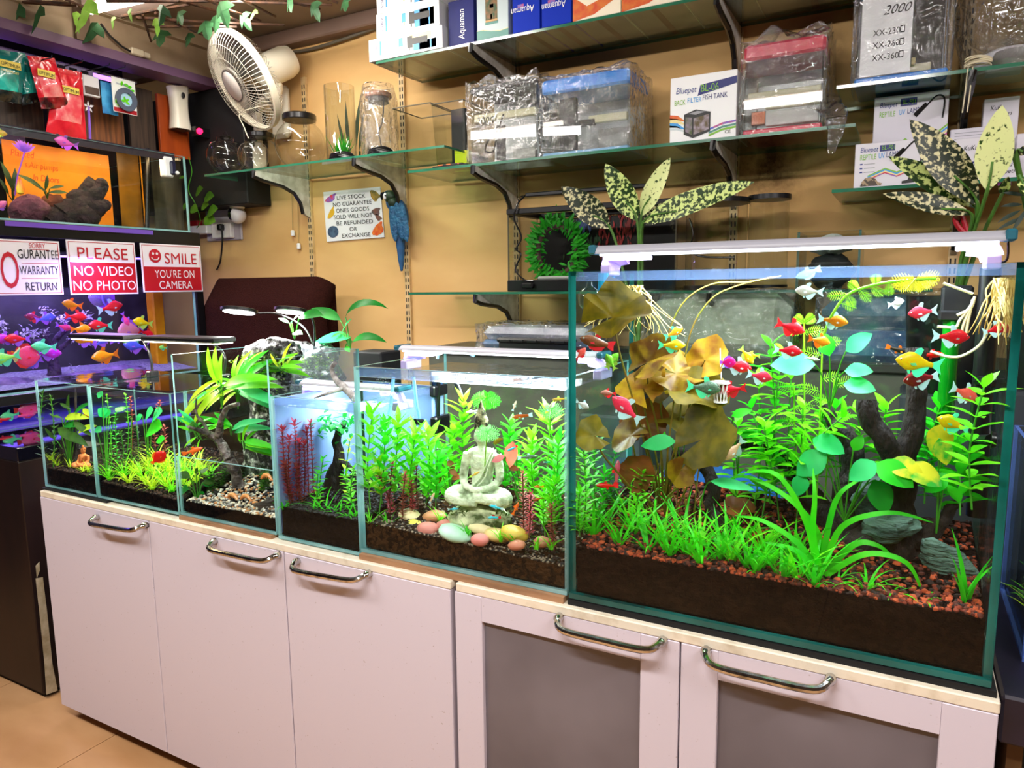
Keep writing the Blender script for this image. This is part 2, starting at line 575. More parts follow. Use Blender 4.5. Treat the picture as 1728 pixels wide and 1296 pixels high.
# ---------------------------------------------------------------- shelf standards, brackets, glass shelves
RAILM=mat('rail_cream','d8b987',0.5,col2='b2935f',scale=30,sharp=(0.4,0.8))
rail_spec=[(-2.345,0.6,2.235,'left of the livestock notice'),(-1.82,0.6,2.2,'behind the blue parrot'),(-1.305,0.6,2.25,'behind the black-framed show tank'),(-0.505,0.6,2.3,'behind the tall round acrylic tanks'),(0.113,0.6,2.3,'behind the rightmost variegated plant')]
for(x,z0,z1,where)in rail_spec:
 m=MB().box((x-0.0125,1.286,z0),(x+0.0125,1.30,z1),0)
 z=z0+0.02
 while z<z1-0.03:
  for dx in(-0.006,0.006):
   m.box((x+dx-0.002,1.2848,z),(x+dx+0.002,1.287,z+0.016),1)
  z+=0.027
 tag(m.build('shelf_rail',[RAILM,BLACKM],None,False),'slotted cream shelf upright '+where,'shelf rail','slotted shelf uprights on the tan wall')
BRK=mat('bracket_grey','dcd8d0',0.45,col2='b4aea2',scale=25)
def bracket(x,zt,label,yf=0.985):
 poly=[(1.284,zt),(yf,zt),(yf-0.004,zt-0.022),(yf+0.04,zt-0.032),(yf+0.15,zt-0.044),(yf+0.215,zt-0.066),(yf+0.25,zt-0.105),(yf+0.262,zt-0.15),(1.284,zt-0.165)]
 M=Matrix(((0,0,1,x-0.007),(1,0,0,0),(0,1,0,0),(0,0,0,1)))
 m=MB().prism(poly,0.014,M,0)
 rib=[(x,y,z-0.001)for y,z in poly[1:8]]
 m.tube(rib,0.009,6,1)
 tag(m.build('shelf_bracket',[BRK,BLACK],None,False),label,'shelf bracket','grey shelf brackets')
SHELF=clear('shelf_glass',(0.82,0.93,0.86),1.5,0.02,1.2)
SEDGE=mat('shelf_edge','1f5d45',0.15,col2='2f7a5c',scale=5,spec=0.8)
def pane(name,lo,hi,mats,par=None):
 """a box whose four narrow sides show the green edge of the glass"""
 m=MB().box(lo,hi)
 d=[hi[i]-lo[i]for i in range(3)]
 ax=d.index(min(d))
 face_axis=[0,0,1,1,2,2]
 m.m=[0 if face_axis[i]==ax else 1 for i in range(6)]
 return m.build(name,mats,par,False)
def shelf(lo,hi,label):
 tag(pane('glass_shelf',lo,hi,[SHELF,SEDGE]),label,'glass shelf','green-edged glass shelves')
shelf((-1.715,1.0,2.122),(-0.13,1.284,2.131),'glass shelf at the top, loaded with pump and filter cartons')
shelf((-2.64,0.985,1.803),(-1.42,1.284,1.811),'glass shelf on the left, holding the empty jars below the fan')
shelf((-1.59,1.0,1.732),(-0.14,1.284,1.741),'middle glass shelf under the wrapped tank with the sky blue lid')
shelf((-1.60,1.0,1.301),(0.06,1.284,1.309),'lowest glass shelf, carrying the black-framed show tank')
shelf((-0.19,1.0,1.832),(0.75,1.284,1.841),'glass shelf on the right, with the wrapped tank on a blue base')
shelf((-0.19,1.0,1.566),(0.75,1.284,1.575),'short glass shelf on the right, carrying reptile lamp cartons')
bracket(-2.345,1.803,'grey bracket under the jar shelf, nearer the fan')
bracket(-1.82,1.803,'grey bracket under the jar shelf, beside the parrot')
bracket(-1.305,1.732,'grey bracket under the crumpled bagged tank on the middle shelf')
bracket(-0.505,1.732,'grey bracket under the white back filter tank carton')
bracket(-1.305,1.301,'grey bracket under the lowest shelf at its bare left end')
bracket(-0.505,1.301,'grey bracket under the lowest shelf, seen through the largest tank')
bracket(-1.305,2.122,'grey bracket under the top shelf at its left end')
bracket(-0.505,2.122,'grey bracket under the top shelf above the red-lidded tank')
bracket(0.113,1.832,'grey bracket under the blue-based wrapped tank on the right')
bracket(0.113,1.566,'grey bracket under the reptile lamp carton shelf')
# ---------------------------------------------------------------- the six tanks on the counter
HAZE=clear('rim_glow_haze',(0.9,0.96,1.0),1.5,0.08,1.0,haze=0.26,hcol='9cc0f8')
LID=clear('glass_lid',(0.98,0.97,0.98),1.5,0.03,1.5,bump=0.03,bscale=6)
def tank(label,x0,x1,y0,y1,z0,z1,th,edge,water=None,front_top=None,group='aquariums along the counter',rim_glow_z=None,lid=False,base_label=None,wl=None,back=None):
 t=thing('aquarium',label,'aquarium',((x0+x1)/2,(y0+y1)/2,z0),group)
 G=[GLASS,edge]
 pane('base_pane',(x0,y0,z0),(x1,y1,z0+th),G,t)
 zb=z0+th
 pane('front_pane',(x0,y0,zb),(x1,y0+th,front_top or z1),G,t)
 pane('back_pane',(x0,y1-th,zb),(x1,y1,z1),[back,edge]if back else G,t)
 pane('side_pane',(x0,y0+th,zb),(x0+th,y1-th,z1),G,t)
 pane('side_pane',(x1-th,y0+th,zb),(x1,y1-th,z1),G,t)
 if rim_glow_z:
  MB().box((x0+th,y0+th,rim_glow_z),(x1-th,y0+th+0.012,z1-0.001)).build('rim_glow_strip',HAZE,t,False)  # LED scatter above the waterline, put in as a pale blue hazy strip
 if lid:
  MB().box((x0+0.003,y0+0.02,z1),(x1-0.003,y1-0.01,z1+0.004)).build('glass_lid',LID,t,False)
 if water:
  g=0.0012
  w=MB().box((x0+th+g,y0+th+g,zb+0.001),(x1-th-g,y1-th-g,water))
  tag(w.build('tank_water',WATER,None,False),wl,'water','water in the counter tanks')
 return t
TK={1:(-2.243,-1.987,0.02,0.33,0.748,1.068),2:(-1.981,-1.634,0.02,0.33,0.748,1.066),3:(-1.624,-1.281,0.02,0.34,0.750,1.167),4:(-1.274,-1.026,0.02,0.33,0.743,1.083),5:(-1.022,-0.527,0.02,0.37,0.753,1.163),6:(-0.521,0.138,0.015,0.345,0.752,1.353),}
tank('smallest planted glass tank, at the brown end of the counter',*TK[1],0.005,EDGE,1.045,lid=True,wl='clear water in the smallest tank at the counter end')
tank('low planted glass tank with a lawn of grass, beside the smallest tank',*TK[2],0.005,EDGE,1.043,lid=True,wl='clear water in the low tank with the grass lawn')
tank('tall glass waterfall tank with a half-height front pane',*TK[3],0.006,EDGE,0.885,front_top=0.906,back=clear('misted_glass',(.95,.97,1),1.45,.08,1,haze=.22,hcol='cfd8e8'),wl='shallow water in the waterfall tank')
tank('narrow blue-lit glass tank with red stems and black soil',*TK[4],0.006,EDGE,1.060,rim_glow_z=1.062,wl='clear water in the narrow tank with red stems')
tank('glass tank holding a seated stone buddha among green stems',*TK[5],0.008,EDGE,1.140,rim_glow_z=1.141,wl='clear water around the stone buddha')
tank('largest glass tank, tall and dark-edged, full of bright red and yellow fish',*TK[6],0.010,EDGED,1.335,rim_glow_z=1.336,wl='clear water in the largest tank')
SOIL_D=mat('dark_soil','040202',0.95,col2='150a06',scale=120,bump=0.6,bscale=160,kind='voronoi',spec=.06)
SOIL_K=mat('black_soil','020202',0.9,col2='0c0c0e',scale=160,bump=0.6,bscale=160,kind='voronoi',spec=.06)
SOIL_B=mat('brown_soil','120904',0.95,col2='3a2413',scale=140,bump=0.6,bscale=160,kind='voronoi',spec=.06)
def tank_in(k,th):
 x0,x1,y0,y1,z0,z1=TK[k]
 return x0+th+0.002,x1-th-0.002,y0+th+0.002,y1-th-0.002,z0+th+0.0015
def ground(k,th,zfun,m,label,nx=40,ny=16,amp=0.003,name='aquarium_soil'):
 x0,x1,y0,y1,zb=tank_in(k,th)
 vs,fs=[],[]
 for j in range(ny+1):
  for i in range(nx+1):
   x=lerp(x0,x1,i/nx);y=lerp(y0,y1,j/ny)
   z=zfun((x-x0)/(x1-x0),(y-y0)/(y1-y0))+amp*noise.noise(Vector((x*90,y*90,k)))+amp*noise.noise(Vector((x*30,y*30,k+5)))
   vs.append((x,y,z))
 top=len(vs)
 for j in range(ny):
  for i in range(nx):
   a=j*(nx+1)+i
   fs.append((a,a+1,a+nx+2,a+nx+1))
 ring=[i for i in range(nx+1)]+[(j+1)*(nx+1)-1 for j in range(1,ny+1)]+[ny*(nx+1)+i for i in range(nx-1,-1,-1)]+[j*(nx+1)for j in range(ny-1,0,-1)]
 for i in ring:
  vs.append((vs[i][0],vs[i][1],zb))
 n=len(ring)
 for i in range(n):
  fs.append((ring[i],top+i,top+(i+1)%n,ring[(i+1)%n]))
 fs.append(tuple(top+i for i in range(n)))
 o=MB().add(vs,fs).build(name,m,None,True)
 return tag(o,label,'soil',None,'stuff')
def pebbles(k,th,zfun,m,label,cnt,r0,r1,name='gravel',xr=(0,1),yr=(0,1),dz=0.0):
 x0,x1,y0,y1,zb=tank_in(k,th)
 g=MB()
 R=random.Random(k*31+cnt)
 for i in range(cnt):
  u=R.uniform(*xr);v=R.uniform(yr[0],yr[1])**(1.6 if yr[0]==0 else 1)
  r=R.uniform(r0,r1)
  x=lerp(x0+r,x1-r,u);y=lerp(y0+r,y1-r,v)
  z=zfun(u,v)+r*0.3+dz
  M=Matrix.Rotation(R.uniform(0,6),3,'Z')@Matrix.Rotation(R.uniform(-0.5,0.5),3,'X')
  g.blob((x,y,z),(r*R.uniform(0.8,1.3),r*R.uniform(0.7,1.1),r*R.uniform(0.5,0.8)),R.uniform(0,50),0.3,1.5,3,5,R.randrange(len(m))if isinstance(m,list)else 0,M)
 return tag(g.build(name,m,None,True,60),label,'gravel',None,'stuff')
def z6(u,v):return lerp(0.848,0.905,v**0.8)+0.012*math.sin(u*5+1)*v
def z5(u,v):return lerp(lerp(0.818,0.803,u),0.855,v)
def z4(u,v):return lerp(0.818,0.845,v)
def z3(u,v):return lerp(0.785,0.815,v)
def z2(u,v):return lerp(lerp(0.793,0.782,u),0.84,v)
def z1(u,v):return lerp(0.802,0.83,v)
LAVA=[mat('lava_red','8a3014',0.85,col2='5e1e0c',scale=90),mat('lava_orange','a8441c',0.85),mat('lava_brown','501e10',0.9),mat('lava_dark','200c08',0.9)]
ground(6,0.010,z6,SOIL_D,'dark soil bed in the largest tank')
pebbles(6,0.010,z6,LAVA,'rust red lava gravel over the soil of the largest tank',3400,0.003,0.0065)
ground(5,0.008,z5,SOIL_B,'brown sandy soil in the buddha tank')
pebbles(5,0.008,z5,[mat('soil_ball','0f0d0c',0.8),mat('soil_ball_brown','2a1a12',0.85),mat('soil_ball_pale','8a7a68',0.8)],'loose black soil grains in front of the buddha',2600,0.0025,0.0042,dz=0.0)
ground(4,0.006,z4,SOIL_K,'black soil in the narrow tank')
pebbles(4,0.006,z4,[mat('black_grain','0a0a0b',0.6),mat('black_grain_b','1c1c1e',0.6)],'black soil grains in the narrow tank',1400,0.0025,0.004)
ground(3,0.006,z3,SOIL_D,'dark bed under the pale gravel of the waterfall tank')
pebbles(3,0.006,z3,[mat('gravel_white','e8e2d6',0.6),mat('gravel_cream','cfc0a4',0.6),mat('gravel_grey','8a8880',0.6),mat('gravel_tan','b0753e',0.6),mat('gravel_black','2a2826',0.6)],'white and tan gravel in the waterfall tank',1500,0.003,0.006)
ground(2,0.005,z2,SOIL_D,'dark soil in the tank with the grass lawn')
pebbles(2,0.005,z2,[mat('soil_ball_warm','3a1e10',0.85),mat('soil_ball_dark','1c0e08',0.85)],'brown soil grains in the tank with the grass lawn',1300,0.0022,0.004)
ground(1,0.005,z1,SOIL_D,'dark soil in the smallest tank')
pebbles(1,0.005,z1,[mat('soil_ball_warm'),mat('soil_ball_dark')],'brown soil grains in the smallest tank',900,0.0022,0.004)
def led_bar(label,xa,xb,y,z,w,h,legs,strength,col,power,leg_drop,tilt=0.0,sink=True):
 t=thing('led_bar',label,'aquarium light',((xa+xb)/2,y,z))
 ns=10
 prof=[(w/2*math.cos(a),h*math.sin(a))for a in[math.pi*k/8 for k in range(9)]]+[(-w/2,-h*0.35),(w/2,-h*0.35)]
 M=Matrix(((0,0,1,xa),(1,0,0,y),(0,1,0,z),(0,0,0,1)))
 MB().prism(prof,xb-xa,M).build('housing',GREYP if sink else mat('housing_pale','bcbac4',.4),t,True)
 em=mat('led_%s'%col,'ffffff',0.5,emit=col,es=strength)
 MB().box((xa+0.01,y-w*0.42,z-h*0.35-0.004),(xb-0.01,y+w*0.42,z-h*0.35-0.0005)).build('led_strip',em,t,False)
 for x in(xa,xb):
  MB().box((x-0.012 if x==xa else x-0.003,y-w*0.55,z-h*0.45),(x+0.003 if x==xa else x+0.012,y+w*0.55,z+h*1.05),c=0.003).build('end_cap',mat('cap_teal','1c5a6a',0.4),t)
 for x in legs:
  s=1 if x<(xa+xb)/2 else -1
  m=MB()
  m.box((x-0.014,y-w*0.5,z-h*0.4-0.012),(x+0.05*s+0.014,y+w*0.5,z-h*0.4-0.004),c=0.002)
  pts=smoothpath([(x+0.02*s,y,z-0.010),(x-0.004*s,y,z-leg_drop*0.5),(x-0.012*s,y,z-leg_drop)],5)
  m.tube(pts,[0.010]*len(pts),8,flat=2.0)
  m.box((x-0.012*s-0.010,y-w*0.6,z-leg_drop-0.016),(x-0.012*s+0.010,y+w*0.6,z-leg_drop+0.004),c=0.002)
  m.build('leg',mat('lamp_leg','c4b4e0',0.35,trans=0.3),t)
 l=area_light('led_bar_glow',((xa+xb)/2,y,z-h*0.35-0.006),((xa+xb)/2,y-0.02,z-1),(xb-xa)*0.95,w*0.8,power,tuple(lin(col)[:3]))
 return t
led_bar('long grey LED bar resting on the largest tank',P(1010,428,0.17).x,P(1697,412,0.17).x,0.17,1.392,0.045,0.012,[-0.49,0.10],6,'eaf2ff',9.5,0.030)
led_bar('white LED bar across the buddha tank',P(682,590,0.25).x,-0.55,0.25,P(682,590,0.25).z+0.004,0.05,0.008,[P(700,600,0.25).x,-0.56],6,'eef4ff',8,0.032,sink=False)
led_bar('small white LED bar on the narrow tank with red stems',P(516,645,0.2).x,-1.035,0.2,P(516,645,0.2).z,0.05,0.008,[P(528,655,0.2).x,-1.045],5,'dfe9ff',3.0,0.032,sink=False)
# bright steel hooks at both ends of the long bar
for x,lab in((-0.505,'thin steel hanging loop at the left end of the long LED bar'),(0.125,'thin steel hanging loop at the right end of the long LED bar')):
 pts=[(x,0.165,1.40),(x-0.010,0.165,1.395),(x-0.012,0.165,1.362),(x-0.004,0.165,1.3555),(x+0.006,0.165,1.362),(x+0.004,0.165,1.397)]
 tag(MB().tube(smoothpath(pts,4),0.0018,6).build('wire_loop',mat('dark_steel','3a302c',0.3,0.9),None),lab,'wire loop')
 # ---------------------------------------------------------------- plants and fish: builders
def leafmat(name,c,c2=None,scale=14,trans=0.4,rough=0.45,**k):
 return mat(name,c,rough,col2=c2,scale=scale,trans=trans,spec=0.3,**k)
LIME=leafmat('leaf_lime','5fe012','8ff02a')
GREEN=leafmat('leaf_green','1fc01c','4fdc22')
BLUEG=leafmat('leaf_blue_green','18c060','52e08a',scale=9)
DEEP=leafmat('leaf_deep_green','0e7a24','1f9a2c')
GRASS=leafmat('leaf_grass','2fd010','58e620')
GRASSY=leafmat('leaf_grass_yellow','b4e01c','d8ee3c')
OLIVE=leafmat('leaf_olive','5a5008','7e6a10',scale=45,detail=7)
AMBER=leafmat('leaf_amber','9a7e10','6a420e',scale=40,detail=7)
RUST=leafmat('leaf_rust','8a4820','6c4812',scale=30)
GOLD=leafmat('leaf_gold','c09a18','98601e',scale=35,detail=7)
MOTTLE=leafmat('leaf_yellowing','2fae2c','e0d828',scale=30,sharp=(0.45,0.6))
PINK=leafmat('leaf_pink','d84a5c','b03848',scale=30)
PINKD=leafmat('leaf_dull_pink','9a4a3c','b85a50',scale=30)
DIM=leafmat('leaf_dim_green','2c5a14','4a7a1c',scale=20)
STEMM=mat('stem_green','3a8a1c',0.5)
STEMB=mat('stem_brown','5a4a18',0.6)
STEMR=mat('stem_red','6a3020',0.6)
def stem_plant(name,label,cat,base,top,whorls,per,L,Wd,lm,sm=None,group=None,droop=0.5,spread=1.0,seed=0,tipscale=1.0,low=0.25,r=0.0014,up=0.45,parent=None,shape=(0.45,1.0)):
 R=random.Random(seed*13+5)
 base,top=Vector(base),Vector(top)
 mid=(base+top)/2+Vector((R.uniform(-1,1),R.uniform(-1,1),0))*0.06*(top-base).length
 path=smoothpath([base,mid,top],6)
 t=thing(name,label,cat,base,group)
 MB().tube(path,r,5).build('stem',sm or STEMM,t)
 m=MB()
 a0=R.uniform(0,6)
 ax=(top-base).normalized()
 u=ax.orthogonal().normalized();w=ax.cross(u)
 for i in range(whorls):
  f=low+(1-low)*i/max(1,whorls-1)
  k=f*(len(path)-1);j=min(int(k),len(path)-2)
  p=path[j].lerp(path[j+1],k-j)
  a0+=1.57 if per==2 else 0.7
  for q in range(per):
   a=a0+2*math.pi*q/per+R.uniform(-0.25,0.25)
   e=up+(0.9 if i==whorls-1 else 0.0)+R.uniform(-0.15,0.2)
   d=(u*math.cos(a)+w*math.sin(a))*spread+ax*e
   s=(0.75+0.35*R.random())*(tipscale if i>whorls-3 else 1.0)*(0.8 if i==whorls-1 else 1)
   m.leaf(p,d,L*s,Wd*s,ax,droop+R.uniform(-0.2,0.2),0.2,4,shape[1],shape[0])
 m.build('foliage',lm,t)
 return t
def tuft(name,label,cat,base,n,L,Wd,lm,group=None,seed=0,droop=1.1,lean=0.6,L2=0.45):
 R=random.Random(seed*17+3)
 m=MB()
 base=Vector(base)
 for i in range(n):
  a=2*math.pi*i/n+R.uniform(-0.5,0.5)
  e=R.uniform(0.25,1.0)*lean
  d=Vector((math.cos(a)*e,math.sin(a)*e,1))
  m.blade(base+Vector((R.uniform(-1,1),R.uniform(-1,1),0))*0.003-Vector((0,0,0.003)),d,L*R.uniform(L2,1.0),Wd*R.uniform(0.8,1.2),droop*R.uniform(0.5,1.4),5)
 return tag(m.build(name,lm,None),label,cat,group)
def pad_leaf(par,c,nrm,R_,upv,lm,wave=0.15,fold=0.0,notch=True,name='leaf',seed=0,asp=1.0,rings=4,n=22):
 """broad rounded leaf: centre c at the stalk, facing nrm, its tip along upv"""
 nrm=Vector(nrm).normalized();y=Vector(upv);y=(y-nrm*y.dot(nrm)).normalized();x=y.cross(nrm)
 vs=[Vector(c)];fs=[]
 for j in range(1,rings+1):
  for k in range(n+1):
   a=-math.pi/2+(0.16 if notch else 0)+(2*math.pi-(0.32 if notch else 0))*k/n
   rr=R_*j/rings*(1+0.16*math.sin(a)+0.09*math.sin(3*a+seed)+(0.07*math.sin(7*a+seed))*(j==rings))
   px_,py_=rr*math.cos(a)*asp,rr*math.sin(a)
   z=wave*R_*(j/rings)**1.5*(math.sin(2*a+seed)*0.7+math.sin(5*a+seed*2)*0.5)+fold*abs(px_)
   vs.append(Vector(c)+x*px_+y*py_+nrm*z)
 m1=n+1
 for k in range(n):
  fs.append((0,1+k,2+k))
 for j in range(rings-1):
  for k in range(n):
   a=1+j*m1+k
   fs.append((a,a+m1,a+m1+1,a+1))
 return MB().add(vs,fs).build(name,lm,par)
FISH_TYPES={'tetra':([(0,0.015,0.012),(0.06,0.085,0.05),(0.16,0.155,0.078),(0.30,0.235,0.09),(0.44,0.25,0.085),(0.58,0.20,0.07),(0.72,0.13,0.05),(0.86,0.075,0.032),(1.0,0.062,0.018)],0.02),'slim':([(0,0.015,0.012),(0.07,0.065,0.05),(0.18,0.105,0.075),(0.34,0.135,0.085),(0.5,0.13,0.08),(0.68,0.10,0.06),(0.85,0.072,0.04),(1.0,0.066,0.02)],0.0),'disc':([(0,0.02,0.015),(0.06,0.16,0.05),(0.16,0.30,0.08),(0.32,0.41,0.09),(0.5,0.42,0.085),(0.68,0.34,0.07),(0.84,0.20,0.05),(1.0,0.08,0.02)],0.0),'gourami':([(0,0.015,0.012),(0.08,0.085,0.05),(0.2,0.15,0.075),(0.38,0.185,0.085),(0.56,0.17,0.075),(0.74,0.13,0.055),(0.9,0.085,0.035),(1.0,0.075,0.02)],0.0),}
FIN_SETS={'tetra':[[(-0.46,0.05),(-0.60,0.12),(-0.76,0.24),(-0.68,0.0),(-0.76,-0.22),(-0.60,-0.12),(-0.46,-0.05)],[(0.06,0.235),(0.0,0.36),(-0.10,0.40),(-0.17,0.36),(-0.13,0.18)],[(0.02,-0.235),(-0.06,-0.36),(-0.16,-0.40),(-0.27,-0.33),(-0.40,-0.13),(-0.42,-0.065),(-0.22,-0.10)],[(0.16,-0.20),(0.10,-0.32),(0.04,-0.33),(0.06,-0.2)]],'slim':[[(-0.46,0.06),(-0.60,0.11),(-0.74,0.14),(-0.72,0.0),(-0.74,-0.14),(-0.60,-0.11),(-0.46,-0.06)],[(0.08,0.125),(0.03,0.22),(-0.08,0.23),(-0.12,0.11)],[(-0.06,-0.12),(-0.12,-0.22),(-0.22,-0.19),(-0.20,-0.09)]],'disc':[[(-0.46,0.07),(-0.58,0.13),(-0.70,0.15),(-0.70,-0.15),(-0.58,-0.13),(-0.46,-0.07)],[(0.18,0.36),(0.02,0.50),(-0.22,0.46),(-0.40,0.26),(-0.42,0.1),(-0.1,0.36)],[(0.18,-0.36),(0.02,-0.50),(-0.22,-0.46),(-0.40,-0.26),(-0.42,-0.1),(-0.1,-0.36)]],'gourami':[[(-0.46,0.07),(-0.62,0.15),(-0.74,0.17),(-0.70,0.0),(-0.74,-0.17),(-0.62,-0.15),(-0.46,-0.07)],[(0.02,0.175),(-0.06,0.28),(-0.18,0.27),(-0.2,0.14)],[(0.18,-0.14),(0.08,-0.27),(-0.1,-0.30),(-0.34,-0.25),(-0.44,-0.08),(-0.1,-0.15)]],}
FISH_ME={}
EYE_W=mat('fish_eye','e8e4d8',0.2)
EYE_B=mat('fish_pupil','060606',0.15)
def fish_mesh(kind,bm,fm):
 key=(kind,bm.name,fm.name)
 if key in FISH_ME:return FISH_ME[key]
 secs,lift=FISH_TYPES[kind]
 m=MB()
 n=12
 vs,fs=[],[]
 for(t,h,w)in secs:
  x=0.5-t
  zc=lift*math.sin(t*math.pi)-0.012
  for k in range(n):
   a=2*math.pi*k/n
   ca,sa=math.cos(a),math.sin(a)
   vs.append((x,w*ca*(1-0.25*abs(sa)),zc+h*sa))
 for i in range(len(secs)-1):
  for k in range(n):
   a,b=i*n+k,i*n+(k+1)%n
   fs.append((a,a+n,b+n,b))
 fs.append(tuple(range(n)));fs.append(tuple(range((len(secs)-1)*n,len(secs)*n))[::-1])
 m.add(vs,fs,0)
 for poly in FIN_SETS[kind]:
  k=len(poly)
  th=0.006
  v2=[(x,th,z)for x,z in poly]+[(x,-th,z)for x,z in poly]
  f2=[tuple(range(k)),tuple(range(2*k-1,k-1,-1))]+[(i,i+k,(i+1)%k+k,(i+1)%k)for i in range(k)]
  m.add(v2,f2,1)
 ex=0.5-0.115
 ez=0.022 if kind!='disc' else 0.06
 ew=0.062 if kind!='slim' else 0.066
 for s in(-1,1):
  m.blob((ex,s*(ew-0.012),ez),(0.034,0.018,0.034),0,0,1,4,8,2)
  m.blob((ex,s*(ew-0.001),ez),(0.020,0.012,0.020),0,0,1,4,8,3)
  # side fin
  pf=[(0.14,s*0.08,-0.05),(0.02,s*0.13,-0.02),(-0.02,s*0.14,-0.09),(0.10,s*0.09,-0.10)]
  m.add(pf,[(0,1,2,3)],1)
 o=m.build('fish',[bm,fm,EYE_W,EYE_B],None)
 me=o.data
 o.location=(0,0,0)
 bpy.data.objects.remove(o)
 FISH_ME[key]=me
 return me
def fishm(c,c2=None,scale=30,**k):
 return mat('fish_'+c+(('_'+c2)if c2 else ''),c,0.32,col2=c2,scale=scale,spec=0.5,trans=0.12,**k)
FIN_CLEAR=mat('fin_pale','d8f0f4',0.4,trans=0.6)
FIN_RED=mat('fin_red','f0404a',0.4,trans=0.6)
FIN_YEL=mat('fin_lemon','d0f07a',0.4,trans=0.6)
FIN_ORANGE=mat('fin_orange','f0902c',0.4,trans=0.6)
FIN_MINT=mat('fin_mint','7af0c8',0.4,trans=0.6)
FIN_VIO=mat('fin_violet','c07af0',0.4,trans=0.6)
def fish(pos,len_px,head,bm,fm,label,kind='tetra',pitch=0,yaw=0,group=None,name='fish',roll=0):
 """head 'R' or 'L' as it swims across the view; pitch up in degrees; yaw turns it away from the glass"""
 p=Vector(pos)
 L=len_px*PPM(p)/1.2/max(0.35,math.cos(math.radians(yaw)))
 me=fish_mesh(kind,bm,fm)
 right=Vector((CR[0,0],CR[1,0],0)).normalized();fwd=Vector((CR[0,2],CR[1,2],0)).normalized()
 s=1 if head=='R' else -1
 d=(right*s*math.cos(math.radians(yaw))+fwd*math.sin(math.radians(yaw)))
 d=d*math.cos(math.radians(pitch))+Vector((0,0,1))*math.sin(math.radians(pitch))
 R=frame_from(d,Vector((0,0,1))if abs(pitch)<80 else -right*s)
 o=bpy.data.objects.new(name,me)
 COL.objects.link(o)
 o.matrix_world=Matrix.Translation(p)@R.to_4x4()@Matrix.Rotation(math.radians(roll),4,'X')@Matrix.Scale(L,4)
 return tag(o,label,'fish',group)
BARK=mat('driftwood_bark','0c0705',0.85,col2='22140c',scale=40,bump=0.9,bscale=60,stretch=(1,1,0.4))
BARKL=mat('driftwood_pale','8a6a4c',0.8,col2='4a3424',scale=50,bump=0.7,bscale=70)
def wood(name,label,branches,m,cat='driftwood',n=9,seed=3,cut=None):
 """branches: list of (points, radii); all grown together into one gnarled piece"""
 g=MB()
 for bi,(pts,rs)in enumerate(branches):
  path=smoothpath(pts,5)
  rr=[]
  for i in range(len(path)):
   f=i/(len(path)-1)*(len(rs)-1);j=min(int(f),len(rs)-2)
   rr.append(lerp(rs[j],rs[j+1],f-j)*(1+0.18*noise.noise(path[i]*55+Vector((seed,bi,0)))))
  path=[p+Vector((noise.noise(p*40+Vector((seed,0,0))),noise.noise(p*40+Vector((0,seed,0))),0))*rr[i]*0.35 for i,p in enumerate(path)]
  k=len(g.f)
  g.tube(path,rr,n)
  if cut and bi in cut:
   g.m[len(g.f)-1]=1
 return tag(g.build(name,[m,BARKL],None,True,50),label,cat)
STONE=mat('slate','2f4640',0.8,col2='6a8a7c',scale=14,detail=8,sharp=(0.35,0.8),bump=0.9,bscale=30,stretch=(1,1,4))
def rock(name,label,c,rad,seed,m=None,rot=(0,0,0),rough=0.35,cat='rock',fr=1.6):
 M=Matrix.Rotation(rot[2],3,'Z')@Matrix.Rotation(rot[1],3,'Y')@Matrix.Rotation(rot[0],3,'X')
 return tag(MB().blob(c,rad,seed,rough,fr,14,20,0,M).build(name,m or STONE,None,True,40),label,cat)
 # ---------------------------------------------------------------- largest tank
def in_tank(k,mg=.018):
 x0,x1=TK[k][0]+mg,TK[k][1]-mg
 def f(px,py,Y=0.16):
  p=P(px,py,Y);r=_ray(px,py)
  if p.x<x0 or p.x>x1:
   t=(min(max(p.x,x0),x1)-CC[0])/r[0]
   return P(px,py,min(max(CC[1]+r[1]*t,.034),Y))
  return p
 return f
q=in_tank(6)
# driftwood
wood('driftwood','dark forked driftwood trunk with a sawn top, right of the middle of the largest tank',[([q(1545,588,.17),q(1546,650,.17),q(1540,720,.17),q(1518,790,.17),q(1515,860,.18),q(1530,960,.19)],[0.016,0.015,0.017,0.022,0.028,0.04]),([q(1462,676,.14),q(1475,715,.14),q(1500,752,.15),q(1520,800,.17),q(1518,850,.18)],[0.015,0.016,0.018,0.022,0.026])],BARK,cut=(1,),seed=2)
wood('driftwood','dark driftwood root with a pale split top, rising behind the broad green leaves',[([q(1393,682,.22),q(1410,715,.22),q(1432,740,.22),q(1438,790,.22),q(1425,850,.22),q(1430,935,.22)],[0.007,0.013,0.016,0.018,0.024,0.05]),([q(1228,758,.27),q(1262,748,.27),q(1300,762,.27),q(1335,795,.26),q(1370,840,.25),q(1420,900,.23)],[0.006,0.012,0.015,0.017,0.02,0.03]),([q(1560,905,.17),q(1590,880,.16),q(1605,855,.15),q(1622,848,.15)],[0.018,0.011,0.008,0.007]),([q(1430,920,.22),q(1500,915,.2),q(1560,905,.17)],[0.04,0.035,0.018])],BARK,seed=5)
wood('driftwood','dark driftwood arm curving down to the gravel under the big olive lily leaf',[([q(1135,765,.2),q(1160,768,.2),q(1186,783,.19),q(1204,820,.18),q(1200,860,.17),q(1228,893,.16),q(1275,912,.16),q(1340,922,.17)],[0.009,0.013,0.013,0.013,0.011,0.012,0.010,0.008])],BARK,seed=9)
wood('driftwood','small black stump lying behind the grass at the left of the lily stalks',[([q(1135,900,.27),q(1150,880,.27),q(1170,886,.27)],[0.02,0.03,0.018])],BARK,seed=12)
